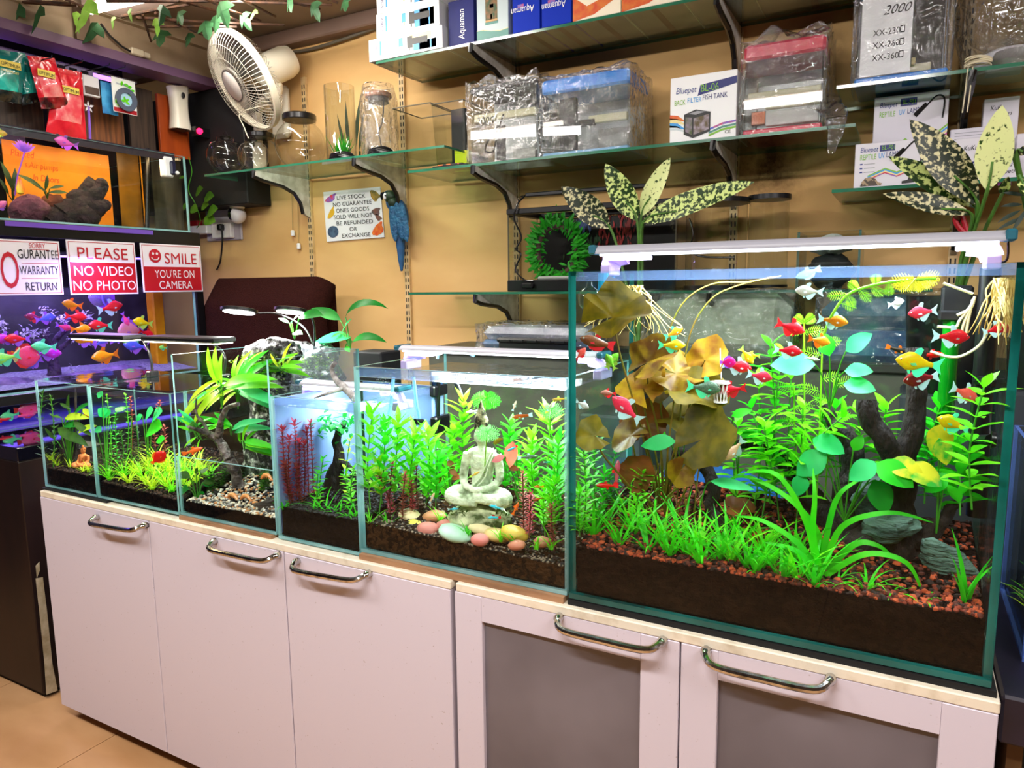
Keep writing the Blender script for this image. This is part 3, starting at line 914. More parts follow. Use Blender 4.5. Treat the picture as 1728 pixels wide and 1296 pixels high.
# rocks
rock('slate_rock','grey green slate lying across the driftwood root in the largest tank',q(1505,888,.15),(0.042,0.03,0.022),3,rot=(0.1,-0.2,0.3))
rock('slate_rock','tall tilted slate slab at the right end of the largest tank',q(1602,955,.14),(0.055,0.018,0.032),7,rot=(0.4,0.75,0.2),rough=0.25)
rock('slate_rock','low slate stone half buried behind the front grass of the largest tank',q(1440,975,.13),(0.042,0.025,0.020),11,rot=(0,0.15,0))
rock('slate_rock','dark slate block between the driftwood trunk and the broad leaves',q(1475,845,.2),(0.035,0.03,0.04),15,mat('slate_dark','1c2c2a',0.8,col2='4a6058',scale=14,bump=0.9,bscale=30))
rock('river_pebble','yellow green pebble at the foot of the tilted slate slab',q(1584,1013,.09),(0.023,0.016,0.016),1,mat('pebble_lime','c8cc5a',0.5,col2='8a9a2c',scale=40,sharp=(0.5,0.7)),rough=0.05,cat='pebble')
# red lily
lily=thing('tiger_lily','tall water lily with olive and amber leaves at the left of the largest tank','water plant',q(1118,905,.2))
lroot=q(1118,895,.2)
LP=[(1035,535,.05,58,(0.1,-0.75,0.75),(0.9,0.1,0.6),OLIVE,0.35,0.45),(1092,612,.13,46,(-0.4,-0.75,0.6),(0.8,0,0.5),AMBER,0.3,0.2),(1190,607,.16,36,(-0.2,-0.9,0.35),(0.3,0,1),GOLD,0.15,0.0),(1140,630,.15,46,(0.2,-0.6,0.8),(1,-0.1,0.3),AMBER,0.35,0.25),(1085,655,.13,42,(-0.1,-0.75,0.7),(-0.3,-0.3,0.8),GOLD,0.2,0.1),(1165,660,.12,52,(0.1,-0.45,0.9),(1,-0.2,0.2),OLIVE,0.25,0.2),(1088,718,.17,40,(0.2,-0.9,0.3),(0.2,0,1),RUST,0.2,0.05),(1183,742,.09,58,(-0.35,-0.85,0.4),(0.85,0,0.55),OLIVE,0.12,0.1),(1150,792,.08,26,(0.6,-0.8,0.2),(-0.6,0,-0.8),AMBER,0.1,0.3),(1145,702,.2,38,(0,-0.5,0.85),(-1,0,0.3),OLIVE,0.2,0.1),(1072,803,.12,32,(-0.1,-1,0.2),(0.3,0,1),RUST,0.08,0.0),(1065,735,.12,34,(-0.3,-0.6,0.7),(-1,0,0.1),AMBER,0.2,0.1),(1238,856,.17,28,(0,-0.3,1),(1,0,0),RUST,0.15,0.1),(1115,652,.18,40,(-0.1,-0.5,0.85),(-0.8,0,0.2),OLIVE,0.25,0.15),(1172,635,.19,30,(0.2,-0.7,0.6),(0.7,0,0.7),RUST,0.2,0.1),(1004,735,.05,30,(0.5,-0.7,0.5),(-1,0,0),OLIVE,0.2,0.1),]
for i,(px_,py_,Y_,rp,nr,up_,lm,wv,fo)in enumerate(LP):
 c=q(px_,py_,Y_)
 lf=pad_leaf(lily,c,nr,rp*PPM(c),up_,lm,wv,fo,seed=i*1.7)
 mid=c.lerp(lroot,0.5)+Vector((0.012*math.sin(i*2.1),0.01*math.cos(i),0.0))
 MB().tube(smoothpath([c,c+Vector((0,0,-0.03))*0.5+(lroot-c)*0.12,mid,lroot+Vector((0.004*math.sin(i),0.004*math.cos(i*3),0))],5),0.0019,6).build('stalk',mat('lily_stalk','6a6a14',0.5,col2='7a5a1c',scale=30),lily)
for pts in([(1120,880),(1114,720),(1122,590),(1150,515),(1200,480),(1262,476),(1302,468)],[(1124,880),(1146,720),(1160,580),(1195,510),(1245,482),(1318,466)]):
 MB().tube(smoothpath([q(x,y,.19)for x,y in pts],5),0.0016,6).build('stalk',mat('lily_stalk'),lily)
for i in range(14):
 b=q(1085+i*7.5,905,.19+0.03*math.sin(i*2))
 MB().tube(smoothpath([b,b+Vector((0.004*math.sin(i*3),0,0.06)),b+Vector((0.02*math.sin(i*1.3),0.01,0.12+0.04*math.sin(i*2.2)))],4),0.0014,5).build('stalk',mat('lily_stalk'),lily)
 # broad-leaved green plants (stalk + leaves are parts)
def broad(name,label,root,leaves,Wk=0.62,cat='water plant',group=None,sm=None,fold=0.12,lname='leaf'):
 t=thing(name,label,cat,root,group)
 for i,(a,b,lm,dr)in enumerate(leaves):
  a,b=Vector(a),Vector(b)
  L=(b-a).length
  up_=Vector((0.15,-0.75,0.65))
  MB().leaf(a,b-a,L*(1+dr*dr*0.04),L*Wk,up_,dr,fold,7,0.8,0.38,wave=0.02).build(lname,lm,t)
  MB().tube(smoothpath([root,root.lerp(a,0.55)+Vector((0,0,0.015)),a],5),0.0013,5).build('stalk',sm or STEMM,t)
 return t
broad('anubias','broad blue green leaves on stalks, tallest leaf just left of the driftwood fork',q(1400,690,.2),[(q(1428,592,.16),q(1470,562,.15),BLUEG,0.2),(q(1426,626,.16),q(1472,622,.15),BLUEG,0.5),(q(1424,648,.15),q(1478,652,.14),BLUEG,0.6),(q(1400,600,.17),q(1385,558,.17),GREEN,0.3),(q(1375,615,.16),q(1300,612,.14),BLUEG,0.3)],0.7)
broad('anubias','cluster of large rounded green leaves over the middle of the driftwood root',q(1425,880,.15),[(q(1395,765,.12),q(1340,800,.11),BLUEG,0.4),(q(1372,740,.13),q(1425,758,.11),BLUEG,0.6),(q(1355,800,.12),q(1345,838,.11),BLUEG,0.3),(q(1478,780,.11),q(1432,808,.09),BLUEG,0.5),(q(1478,782,.11),q(1545,815,.09),GREEN,0.6),(q(1500,778,.12),q(1560,800,.1),MOTTLE,0.6),(q(1530,785,.12),q(1592,815,.1),MOTTLE,0.5),(q(1475,810,.12),q(1500,868,.11),DEEP,0.4),(q(1440,760,.14),q(1455,735,.14),GREEN,0.4),(q(1400,745,.15),q(1375,775,.14),GREEN,0.5)],0.72)
broad('anubias','yellowing spotted leaves on a stalk at the right of the driftwood trunk',q(1580,900,.15),[(q(1592,715,.13),q(1578,772,.12),MOTTLE,0.3),(q(1585,740,.12),q(1600,785,.11),MOTTLE,0.3),(q(1598,800,.13),q(1560,830,.12),GREEN,0.4)],0.7)
broad('sword_plant','single lance shaped bright green leaf above the left driftwood arm',q(1180,860,.13),[(q(1200,812,.1),q(1272,820,.09),BLUEG,0.5)],0.28)
broad('anubias','small dark green leaves between the lily leaves',q(1150,800,.22),[(q(1162,705,.14),q(1208,690,.13),DEEP,0.3),(q(1140,745,.1),q(1078,748,.09),BLUEG,0.4),(q(1120,738,.12),q(1122,728,.12),GREEN,0.2)],0.5)
broad('anubias','loose pair of mid green leaves between the lily and the lacy fern',q(1245,800,.2),[(q(1235,702,.17),q(1268,690,.17),GREEN,0.3),(q(1232,712,.17),q(1222,735,.17),BLUEG,0.3),(q(1250,735,.18),q(1285,728,.18),GREEN,0.3)],0.5)
# hygrophila stems, mid-right
HY=[((1285,880),(1300,585),.2,'left of the lacy fern'),((1315,880),(1318,600),.22,'in front of the two arching lily stalks'),((1345,870),(1355,690),.18,'over the driftwood root'),((1300,850),(1268,690),.19,'just right of the white basket'),((1370,830),(1390,690),.25,'behind the broad leaves'),((1330,800),(1420,705),.15,'leaning into the driftwood fork'),((1560,850),(1585,690),.24,'behind the green intake tube'),((1500,800),(1495,690),.26,'behind the forked trunk'),((1640,860),(1660,655),.14,'with its top beside the black heater'),((1620,870),(1612,745),.2,'below the coral red fish'),((1270,880),(1280,640),.25,'behind the small magenta fish'),((1330,850),(1335,640),.26,'behind the dark crimson fish'),((1420,800),(1410,690),.27,'behind the tallest blue green leaf'),((1450,850),(1448,700),.25,'left of the forked trunk, at the back'),((1250,880),(1245,720),.27,'behind the dark green grey fish'),((1590,860),(1560,740),.28,'at the back, right of the forked trunk'),((1310,830),(1290,720),.14,'in front, right of the arching driftwood')]
qh=in_tank(6,.046)
for i,(b,t,Y_,wh)in enumerate(HY):
 stem_plant('stem_plant','branching bright green stem plant '+wh,'water plant',qh(*b,Y_),qh(*t,Y_),10,3,0.046,0.019,LIME if i%3 else GREEN,group='leafy green stems in the largest tank',seed=i+40,droop=0.5,up=0.35,low=0.2)
 # lacy water fern and floating branch
def feather(m,a,b,wd,n=9):
 a,b=Vector(a),Vector(b);d=(b-a)
 L=d.length;d.normalize()
 side=d.cross(Vector((0.1,-1,0.15))).normalized()
 m.tube([a,b],0.0008,4)
 for i in range(n):
  f=(i+0.5)/n
  w=wd*math.sin(math.pi*min(1,f*0.9+0.12))**0.7
  for s in(-1,1):
   m.leaf(a+(b-a)*f,side*s+d*0.6,w*1.15,w*0.17,(0,-0.8,0.5),0.2,0.1,3)
fern=thing('water_sprite','lacy pale green fern with fine divided fronds, centre of the largest tank','water plant',q(1370,840,.2))
for i,(st,fr)in enumerate([([(1362,840),(1358,700),(1357,545)],[((1357,545),(1340,535)),((1357,545),(1375,533)),((1357,560),(1325,556)),((1357,562),(1390,556))]),([(1378,840),(1384,700),(1388,560)],[((1386,580),(1420,575)),((1385,600),(1350,590)),((1384,640),(1420,632)),((1383,660),(1345,652))]),([(1392,840),(1400,730),(1408,640)],[((1406,650),(1440,640)),((1403,680),(1370,668)),((1400,705),(1440,700))]),([(1350,840),(1342,740),(1340,650)],[((1340,660),(1310,650)),((1341,690),(1375,684)),((1342,715),(1310,708))])]):
 MB().tube(smoothpath([q(x,y,.21+.01*i)for x,y in st],5),0.0016,5).build('stem',mat('stem_pale','8ad01c',0.5,trans=0.2),fern)
 m=MB()
 for a,b in fr:feather(m,q(*a,.21+.01*i),q(*b,.20+.01*i),0.011)
 m.build('frond',leafmat('leaf_lacy','8ae01c','b0f03c'),fern)
fl_=thing('floating_sprig','long arching sprig with lacy leaflets reaching up to the water surface below the LED bar','water plant',q(1392,560,.12))
MB().tube(smoothpath([q(x,y,.13)for x,y in[(1390,565),(1405,530),(1430,498),(1470,482),(1520,474),(1580,470)]],6),0.0022,6).build('stem',mat('stem_pale'),fl_)
m=MB()
for a,b in[((1430,498),(1395,500)),((1430,498),(1440,518)),((1450,490),(1432,475)),((1470,482),(1490,500)),((1478,481),(1478,462)),((1500,478),(1500,500)),((1420,512),(1445,520)),((1450,488),(1470,510))]:
 feather(m,q(*a,.13),q(*b,.12),0.009)
m.build('frond',mat('leaf_lacy'),fl_)
m=MB()
for i in range(9):
 feather(m,q(1545,470,.13),q(1545+44*math.cos(i*0.4+0.0),470+22*math.sin(i*0.4-0.2),.13+0.02*math.sin(i)),0.012)
m.build('frond',leafmat('leaf_lemon','d0d01c','e8e43c'),fl_)
# fine-leaved bush, left
FB=[((985,900),(985,760)),((1010,905),(1005,735)),((1030,905),(1040,760)),((1050,900),(1062,790)),((1075,905),(1085,800)),((1000,910),(1020,800)),((1045,915),(1030,830)),((1100,905),(1110,810)),((978,905),(978,830)),((1065,905),(1050,850))]
WHR=['hard against the left glass, tallest','second from the left glass, its tip below the white-finned fish','in front of the round rust leaf','right of the round rust leaf','at the foot of the lily stalks','behind the red platy','short, in front of the red platy','mixed with the lily stalks','short, in the left corner','short, left of the lily stalks']
for i,(b,t)in enumerate(FB):
 Y_=.12+.05*(i%4)
 stem_plant('stem_plant','fine-leaved green bush stem '+WHR[i],'water plant',q(*b,Y_),q(*t,Y_),13,4,0.030,0.008,[LIME,GREEN,DEEP,LIME][i%4],group='fine-leaved bush in the left corner of the largest tank',seed=i,droop=0.4,up=0.5,low=0.15)
 # foreground grass
TG=[(1000,915,.07),(1020,905,.11),(1045,930,.06),(1070,915,.1),(1095,940,.06),(1120,930,.08),(1130,948,.05),(1160,945,.06),(1180,935,.09),(1185,962,.045),(1215,955,.06),(1235,960,.06),(1260,965,.055),(1275,975,.045),(1300,965,.07),(1320,985,.045),(1345,990,.05),(1360,980,.07),(1150,925,.11),(1100,915,.12),(1225,935,.1),(1290,945,.1),(1340,958,.1),(1375,1000,.04),(1060,900,.14),(1250,930,.13)]
for i,(x,y,Y_)in enumerate(sorted(TG)):
 tuft('grass_tuft','narrow-leaved green tuft on the red gravel of the largest tank, %s from the left'%ORD[i],'water plant',q(x,y,Y_),15,0.125,0.0062,[GRASS,GREEN,GRASS,LIME][i%4],'foreground grass tufts of the largest tank',seed=i,droop=1.0,lean=0.65)
for i,(x,y,Y_,n_,L_)in enumerate([(1462,1000,.05,12,0.08),(1510,1005,.06,10,0.05),(1410,990,.06,10,0.07),(1560,1018,.05,8,0.05)]):
 tuft('grass_tuft',['open green tuft in front of the half buried slate','short dark tuft left of the yellow pebble','green tuft at the foot of the long ribbon leaves','tiny tuft beside the yellow pebble'][i],'water plant',q(x,y,Y_),n_,L_,0.004,GRASS,'foreground grass tufts of the largest tank',seed=70+i,droop=1.5,lean=1.0)
rib=thing('ribbon_plant','plant with very long arching ribbon leaves in front of the driftwood root','water plant',q(1388,975,.09))
for i,pts in enumerate([[(1385,970),(1380,900),(1330,840),(1262,805),(1220,812)],[(1385,970),(1400,880),(1420,830),(1470,800)],[(1388,972),(1420,890),(1500,865),(1575,882)],[(1390,972),(1440,920),(1480,920),(1512,945)],[(1380,970),(1360,880),(1310,800),(1245,800)],[(1382,972),(1350,920),(1290,880),(1240,870)],[(1392,972),(1460,935),(1530,950),(1560,1010)],[(1380,970),(1345,930),(1290,915)],[(1385,970),(1372,900),(1375,840),(1372,790)]]):
 path=smoothpath([q(x,y,.09-.004*i+.02*(k>2))for k,(x,y)in enumerate(pts)],6)
 n_=len(path)
 m=MB();vs=[];fs=[]
 for k,p in enumerate(path):
  f=k/(n_-1)
  w=0.0044*(1-f**3)+0.0004
  tdir=(path[min(k+1,n_-1)]-path[max(k-1,0)]).normalized()
  sd=tdir.cross(Vector((0.1,-1,0.6))).normalized()
  vs+=[p-sd*w,p+sd*w]
 for k in range(n_-1):fs.append((2*k,2*k+1,2*k+3,2*k+2))
 m.add(vs,fs).build('leaf',[GRASS,GREEN][i%2],rib)
tuft('sword_plant','upright wide-bladed green plant in the front right corner of the largest tank','water plant',q(1626,1035,.06),9,0.13,0.010,GREEN,None,seed=91,droop=0.5,lean=0.28)
# equipment
eq=thing('tank_heater','black heater rod held by two suction cups at the right end of the largest tank','aquarium heater',q(1648,860,.2))
MB().tube([q(1672,452,.2),q(1655,700,.2),q(1647,870,.2)],0.015,12).build('rod',BLACK,eq)
for y in(643,742):
 MB().tube([q(1650,y,.2),q(1672,y,.2)],0.008,8).lathe([(0.013,0),(0.011,0.006)],12,0,Matrix.Rotation(math.pi/2,3,'Y'),q(1672,y,.2)).build('suction_cup',BLACK,eq)
ft=thing('filter_intake','black filter head with a green intake tube near the black heater rod','aquarium filter',q(1597,720,.25))
a,b=q(1590,482,.25),q(1640,536,.25)
MB().box((a.x,.24,b.z),(b.x,.29,a.z),c=0.004).box((a.x-0.002,.235,b.z-0.006),(q(1622,530,.25).x,.295,b.z+0.012),c=0.003).build('filter_body',BLACK,ft)
MB().tube([q(1607,533,.25),q(1592,735,.25)],0.013,14).build('tube',mat('green_tube','087a14',0.15,trans=0.35,coat=0.5),ft)
gd=clear('glass_bell',(0.93,0.98,0.9),1.5,0.03,1.6)
for(x,y,Y_,r,lab)in((1052,515,.13,0.030,'clear glass outflow bell under the left end of the long LED bar'),(995,503,.2,0.021,'small clear glass bell in the top left corner of the largest tank')):
 c=q(x,y,Y_)
 m=MB().lathe([(0.004,r*1.5),(0.006,r*1.0),(r*0.7,r*0.75),(r,0.1*r),(r*0.92,-r*0.6),(r*0.55,-r),(r*0.5,-r*0.96)],20,0,None,c)
 tag(m.build('glass_bell',gd,None),lab,'filter outlet')
rt=mat('pale_root','e8d88a',0.6,col2='d0a850',scale=40,trans=0.2)
def roots(label,cx,cy,Y_,n,spread_px,len_px,seed,thick=0.0013,up=1.0):
 R=random.Random(seed);m=MB()
 o0=q(cx,cy,Y_)
 for i in range(n):
  x,y=cx+R.uniform(-.35,.35)*spread_px,cy
  pts=[q(x,y,Y_)]
  dx=R.uniform(-1,1)
  for k in range(4):
   x+=dx*spread_px*0.25+R.uniform(-1,1)*spread_px*0.22;y+=len_px/4*R.uniform(0.5,1.2)
   pts.append(q(x,y,Y_+R.uniform(-.02,.02)))
  m.tube(smoothpath(pts,3),[thick*(1-0.6*k/(3*4))for k in range(13)],5)
 tag(m.build('hanging_roots',rt,None),label,'plant roots')
roots('tangle of pale roots hanging behind the olive lily leaf at the top left',1062,482,.16,34,70,85,4)
roots('thick cluster of yellow roots hanging in the top right corner of the largest tank',1693,470,.16,36,46,110,8,0.0017)
m=MB()
for pts in([(1592,478),(1620,488),(1642,496)],[(1645,500),(1638,520),(1615,532)],[(1643,510),(1620,540),(1612,552),(1582,551)],[(1640,515),(1625,550),(1622,578)],[(1642,505),(1635,535),(1630,562)],[(1672,545),(1655,580),(1625,600),(1600,602),(1570,593)]):
 m.tube(smoothpath([q(x,y,.17)for x,y in pts],5),0.0022,6)
tag(m.build('hanging_roots',mat('pale_root_white','e8e6c0',0.5),None),'few thick white roots in front of the black filter head','plant roots')
for x,lab in((1030,'wide blue filter hose behind the olive lily leaf'),(1012,'narrow blue filter hose at the back left of the largest tank')):
 tag(MB().tube(smoothpath([Vector((-.499 if x>1020 else -.505,.125 if x>1020 else .19,zz))for zz in(1.27,1.30,1.33,1.351)],5),0.010 if x>1020 else 0.005,10).build('hose',mat('blue_hose','1a9ac8',0.35,trans=0.2),None),lab,'hose')
bk=thing('plant_basket','small white lattice plant basket with a magenta rim among the red fish','plant basket',q(1215,685,.12))
c=q(1216,662,.12)
m=MB()
for i in range(12):
 a=2*math.pi*i/12
 m.tube([c+Vector((0.015*math.cos(a),0.015*math.sin(a),0.016)),c+Vector((0.010*math.cos(a+.35),0.010*math.sin(a+.35),-0.016))],0.0012,4)
 m.tube([c+Vector((0.015*math.cos(a),0.015*math.sin(a),0.016)),c+Vector((0.010*math.cos(a-.35),0.010*math.sin(a-.35),-0.016))],0.0012,4)
m.build('lattice',WHITE,bk)
MB().lathe([(0.014,0.015),(0.017,0.016),(0.017,0.019),(0.014,0.019)],16,0,None,c).lathe([(0.012,-0.018),(0.012,-0.015),(0.009,-0.015),(0.009,-0.018)],16,0,None,c).build('rim',WHITE,bk)
tag(MB().tube([q(1215,588,.15),q(1217,640,.15)],0.0012,6).build('white_stick',WHITE,None),'thin white stick standing above the lattice basket','stick')
# fish of the largest tank
CRIM=fishm('f01830','d8102a');ROSE=fishm('f03a5c','d82848');MAG=fishm('e8108a');ORNG=fishm('f88a10','f8b020');LEM=fishm('e8e010','f8c010');SILV=fishm('a8b0a8','d0d0c8')
CORAL=fishm('f85048','f87868');DKR=fishm('6a3a20','8a5430');PEACH=fishm('f0d8b0','f8b890');DKG=fishm('3a5a48','6a8a70');SPOT=fishm('c8f0f8','3a4a8a',scale=120,sharp=(0.62,0.68));REDP=fishm('f01808')
BARR=fishm('d82838','2a1414',scale=26,kind='wave',sharp=(0.2,0.55));BLK=fishm('141414','2a2418');GREY=fishm('5a6a68');PINKF=fishm('f06a8a')
GB='fish of the largest tank'
for a in[((1237,672,.12),44,'L',CRIM,FIN_RED,'crimson fish directly behind the white lattice basket','tetra',-8),((1240,634,.13),50,'R',CRIM,FIN_CLEAR,'crimson fish just above the white lattice basket','tetra',-10),((1228,622,.11),26,'R',MAG,FIN_VIO,'small magenta fish touching the crimson fish above the basket','disc',0),((1278,650,.10),46,'R',ROSE,FIN_CLEAR,'rose fish with white fins right of the lattice basket','tetra',-12),((1328,568,.12),50,'R',CRIM,FIN_RED,'crimson fish above the lacy fern, nose towards the orange pair','tetra',-18),((1327,607,.12),46,'R',CRIM,FIN_CLEAR,'dark crimson fish lying against a pale blue green leaf','tetra',-6),((1364,506,.14),42,'L',SILV,FIN_CLEAR,'silver fish with a dark tail under the spotted white fish','tetra',5),((1367,471,.13),44,'L',SPOT,FIN_CLEAR,'pale fish with blue spots at the very surface of the largest tank','gourami',-18),((1513,522,.22),32,'R',SILV,FIN_CLEAR,'small grey fish high up in front of the blue wrapped tank','tetra',12),((1558,543,.15),50,'L',ROSE,FIN_CLEAR,'rosy fish high up left of the green intake tube','tetra',-6),((1602,588,.12),60,'R',CRIM,FIN_CLEAR,'crimson fish with pale fins crossing the green intake tube','tetra',-2),((1681,570,.12),44,'R',CRIM,FIN_CLEAR,'crimson fish under the yellow roots at the right end','tetra',14),((1571,607,.17),46,'R',REDP,FIN_RED,'scarlet platy right beside the sawn driftwood top','slim',2),((1512,597,.19),40,'R',BLK,FIN_ORANGE,'black platy with an orange tail left of the sawn driftwood top','slim',-16),((1545,637,.09),76,'L',LEM,FIN_MINT,'large lemon yellow fish in front of the driftwood trunk','tetra',10),((1556,659,.13),64,'L',BARR,FIN_CLEAR,'red fish with dark bars under the large lemon fish','tetra',-6),((1620,681,.09),56,'R',CORAL,FIN_CLEAR,'coral fish swimming downwards beside the black heater','tetra',-22),((1601,733,.10),58,'L',LEM,FIN_MINT,'lemon fish over the yellowing spotted leaves','tetra',22),((1402,557,.13),48,'R',ORNG,FIN_CLEAR,'orange fish beside the tall blue green leaf','tetra',-8),((1379,588,.13),40,'R',ORNG,FIN_ORANGE,'orange fish in the lacy fern, below the other orange one','tetra',-12),((1141,572,.14),34,'R',ORNG,FIN_MINT,'small orange fish between the two arching lily stalks','tetra',25),((1133,597,.12),44,'R',LEM,FIN_MINT,'lemon fish with mint fins above the lily leaves','tetra',0),((1251,607,.16),34,'R',LEM,FIN_YEL,'small lemon fish above the crimson pair, right of the white stick','tetra',-50),((1269,608,.17),24,'L',LEM,FIN_YEL,'tiny lemon fish facing left beside another lemon fish','tetra',5),((1004,592,.08),60,'L',DKR,FIN_RED,'brown fish with red belly fins near the left glass','gourami',15),((986,603,.13),26,'R',CORAL,FIN_RED,'small coral fish tucked behind the brown fish','tetra',50),((1022,616,.12),30,'L',fishm('58e02c','a8f04c'),FIN_YEL,'leaf green fish below the brown fish with red belly fins','tetra',60),((1042,615,.14),32,'R',fishm('58e02c','a8f04c'),FIN_YEL,'lime fish half hidden behind an amber lily leaf','tetra',55),((1044,706,.08),62,'L',ROSE,FIN_CLEAR,'rose red fish with white fins climbing at the left side','tetra',42),((1026,672,.17),26,'L',fishm('b06a5a','c88a78'),FIN_RED,'dull pink fish above the white-finned rose fish','tetra',5),((1185,673,.09),58,'R',DKG,FIN_MINT,'dark green grey fish touching the lattice basket','tetra',-6),((1250,768,.12),46,'L',PEACH,FIN_CLEAR,'peach white fish diving in front of the driftwood arch','tetra',-48),((1049,800,.13),44,'R',PINKF,FIN_RED,'slender pink fish hanging upright before the round rust leaf','slim',85),((1024,826,.10),38,'L',REDP,FIN_RED,'deep red platy in the fine-leaved bush at the left','slim',5),((1473,733,.16),26,'L',GREY,FIN_CLEAR,'small grey fish in the shade of the driftwood fork','tetra',-10),((978,690,.2),26,'R',SILV,FIN_CLEAR,'pale fish half way down the left glass','tetra',-30),((1369,610,.14),26,'R',SILV,FIN_CLEAR,'tiny silver fish under the lower orange fish','slim',-10),]:
 fish(q(*a[0]),a[1],*a[2:6],kind=a[6],pitch=a[7],yaw=(len(a[5])*7)%25-8,group=GB)
 # ---------------------------------------------------------------- buddha tank
q=in_tank(5)
def remesh(o,v,smooth=2):
 r=o.modifiers.new('merge','REMESH');r.mode='VOXEL';r.voxel_size=v;r.use_smooth_shade=True
 if smooth:
  s=o.modifiers.new('soften','SMOOTH');s.iterations=smooth;s.factor=0.5
 return o
def buddha(name,label,at,Hh,m,mbase,zs=1.0,base=True,mh=None):
 """seated meditating figure; at = ground point, Hh = total height with base; faces the glass"""
 t=thing(name,label,'statue',at)
 k=Hh
 right=Vector((0.985,0.17,0));fwd=Vector((0.17,-0.985,0))
 def W(x,y,z):return Vector(at)+right*(x*k)+fwd*(y*k)+Vector((0,0,z*k*zs))
 z0=0.17 if base else 0.0
 g=MB()
 def bl(x,y,z,a,b,c,rx=0,ry=0,rz=0):
  M=Matrix.Rotation(math.radians(10+rz),3,'Z')@Matrix.Rotation(math.radians(ry),3,'Y')@Matrix.Rotation(math.radians(rx),3,'X')
  g.blob(W(x,y,z+z0),(a*k,b*k,c*k*zs),0,0,1,10,14,0,M)
 def tb(pts,rs):
  g.tube(smoothpath([W(x,y,z+z0)for x,y,z in pts],5),[lerp(rs[min(int(i/5),len(rs)-1)],rs[min(int(i/5)+1,len(rs)-1)],(i%5)/5)*k for i in range(5*(len(pts)-1)+1)],12)
  # crossed legs, hips, torso, shoulders
 bl(0,0.0,0.075,0.20,0.15,0.075)
 tb([(-0.10,-0.02,0.08),(-0.25,0.06,0.085),(-0.30,0.13,0.075),(-0.16,0.20,0.062),(0.02,0.235,0.058)],[0.09,0.098,0.085,0.062,0.045])
 tb([(0.10,-0.02,0.08),(0.25,0.06,0.085),(0.30,0.13,0.075),(0.16,0.20,0.085),(-0.02,0.215,0.10)],[0.09,0.098,0.085,0.062,0.045])
 tb([(0,-0.01,0.07),(0,-0.02,0.19),(0,-0.03,0.31),(0,-0.03,0.40)],[0.135,0.115,0.135,0.12])
 bl(0,-0.025,0.405,0.175,0.085,0.055)
 for s in(-1,1):
  tb([(s*0.165,-0.03,0.40),(s*0.20,-0.02,0.30),(s*0.205,0.02,0.21),(s*0.14,0.12,0.165),(s*0.04,0.18,0.155)],[0.058,0.05,0.045,0.038,0.032])
  bl(s*0.02,0.195,0.155,0.06,0.03,0.022)
 bl(0,0.20,0.15,0.075,0.035,0.022)
 # neck, head, ears, hair, topknot
 tb([(0,-0.03,0.42),(0,-0.025,0.50)],[0.05,0.046])
 bl(0,-0.015,0.555,0.072,0.078,0.092)
 bl(0,0.058,0.545,0.013,0.018,0.024)
 bl(0,0.052,0.513,0.025,0.012,0.008)
 for s in(-1,1):
  bl(s*0.074,-0.015,0.535,0.012,0.018,0.042)
  bl(s*0.028,0.050,0.562,0.018,0.010,0.007)
 body=remesh(g.build('body',m,t),max(0.0016,0.008*k))
 h=MB()
 for i in range(5):
  for j in range(9):
   a=math.pi*(0.02+j/8*1.96)+1.6;th=0.12+i*0.27
   h.blob(W(0.076*math.sin(th)*math.cos(a),-0.028+0.076*math.sin(th)*math.sin(a),0.585+z0+0.075*math.cos(th)),(0.02*k,)*3,0,0,1,4,6)
 kk=1.6 if mh else 1.0
 h.lathe([(0.045*kk,0.64),(0.048*kk,0.67),(0.034*kk,0.72),(0.018*kk,0.77),(0.004,0.83)],12,0,Matrix.Diagonal((k,k,k*zs)),Vector(at)+fwd*(-0.02*k)+Vector((0,0,z0*k*zs)))
 h.build('hair',mh or m,t)
 # robe fold over one shoulder
 r=MB()
 r.tube(smoothpath([W(0.13,-0.03,0.45+z0),W(0.10,0.085,0.36+z0),W(0.03,0.108,0.24+z0),W(-0.06,0.115,0.17+z0)],5),[0.018*k]*16,8,flat=0.5)
 r.tube(smoothpath([W(0.16,-0.03,0.44+z0),W(0.13,0.075,0.36+z0),W(0.08,0.105,0.24+z0),W(0.0,0.12,0.17+z0)],5),[0.016*k]*16,8,flat=0.5)
 r.build('robe_fold',m,t)
 if base:
  b=MB().blob(W(0,0.05,0.07),(0.37*k,0.27*k,0.105*k*zs),4,0.12,2.0,12,22)
  b.build('rock_base',mbase,t)
  ms=MB()
  R=random.Random(4)
  for i in range(150):
   a=R.uniform(0,6.28);rr=R.uniform(0.75,1.0)
   x,y=0.36*rr*math.cos(a),0.05+0.24*rr*math.sin(a)
   p=W(x,y,0.10+0.06*R.random())
   ms.leaf(p,(R.uniform(-1,1),R.uniform(-1,1),R.uniform(-.2,.8)),0.012,0.004,(0,0,1),0.5,0.1,2)
  ms.build('moss',leafmat('moss_dark','2a4010','4a6018',scale=30),t)
 return t
STATUE=mat('mossy_stone','e0f0d0',0.8,col2='5a6a38',scale=26,detail=9,sharp=(0.52,0.72),bump=0.5,bscale=60)
STATB=mat('statue_rock','d8dcb0',0.85,col2='3a4a1c',scale=24,detail=9,sharp=(0.45,0.65),bump=0.6,bscale=40)
buddha('buddha_statue','pale mossy stone buddha seated on a rock in a planted tank',Vector((P(812,880,.11).x,.115,z5(.58,.3)+.002)),0.195,STATUE,STATB,1.38,mh=mat('spire_stone','d8d0a0',0.85,col2='2a240c',scale=70,detail=6,sharp=(0.4,0.6),bump=0.7,bscale=80))
PEB=[('peach','d89a70','c07a50'),('sand','e0c88a','c8a860'),('rose','d88a80','b86a60'),('mint','c0e8d0','9ac8b0'),('ochre','d0b040','a88a28'),('clay','c08060','9a6048'),('yellow','e8d860','c8b040'),('cream','f0e0b0','d0c090')]
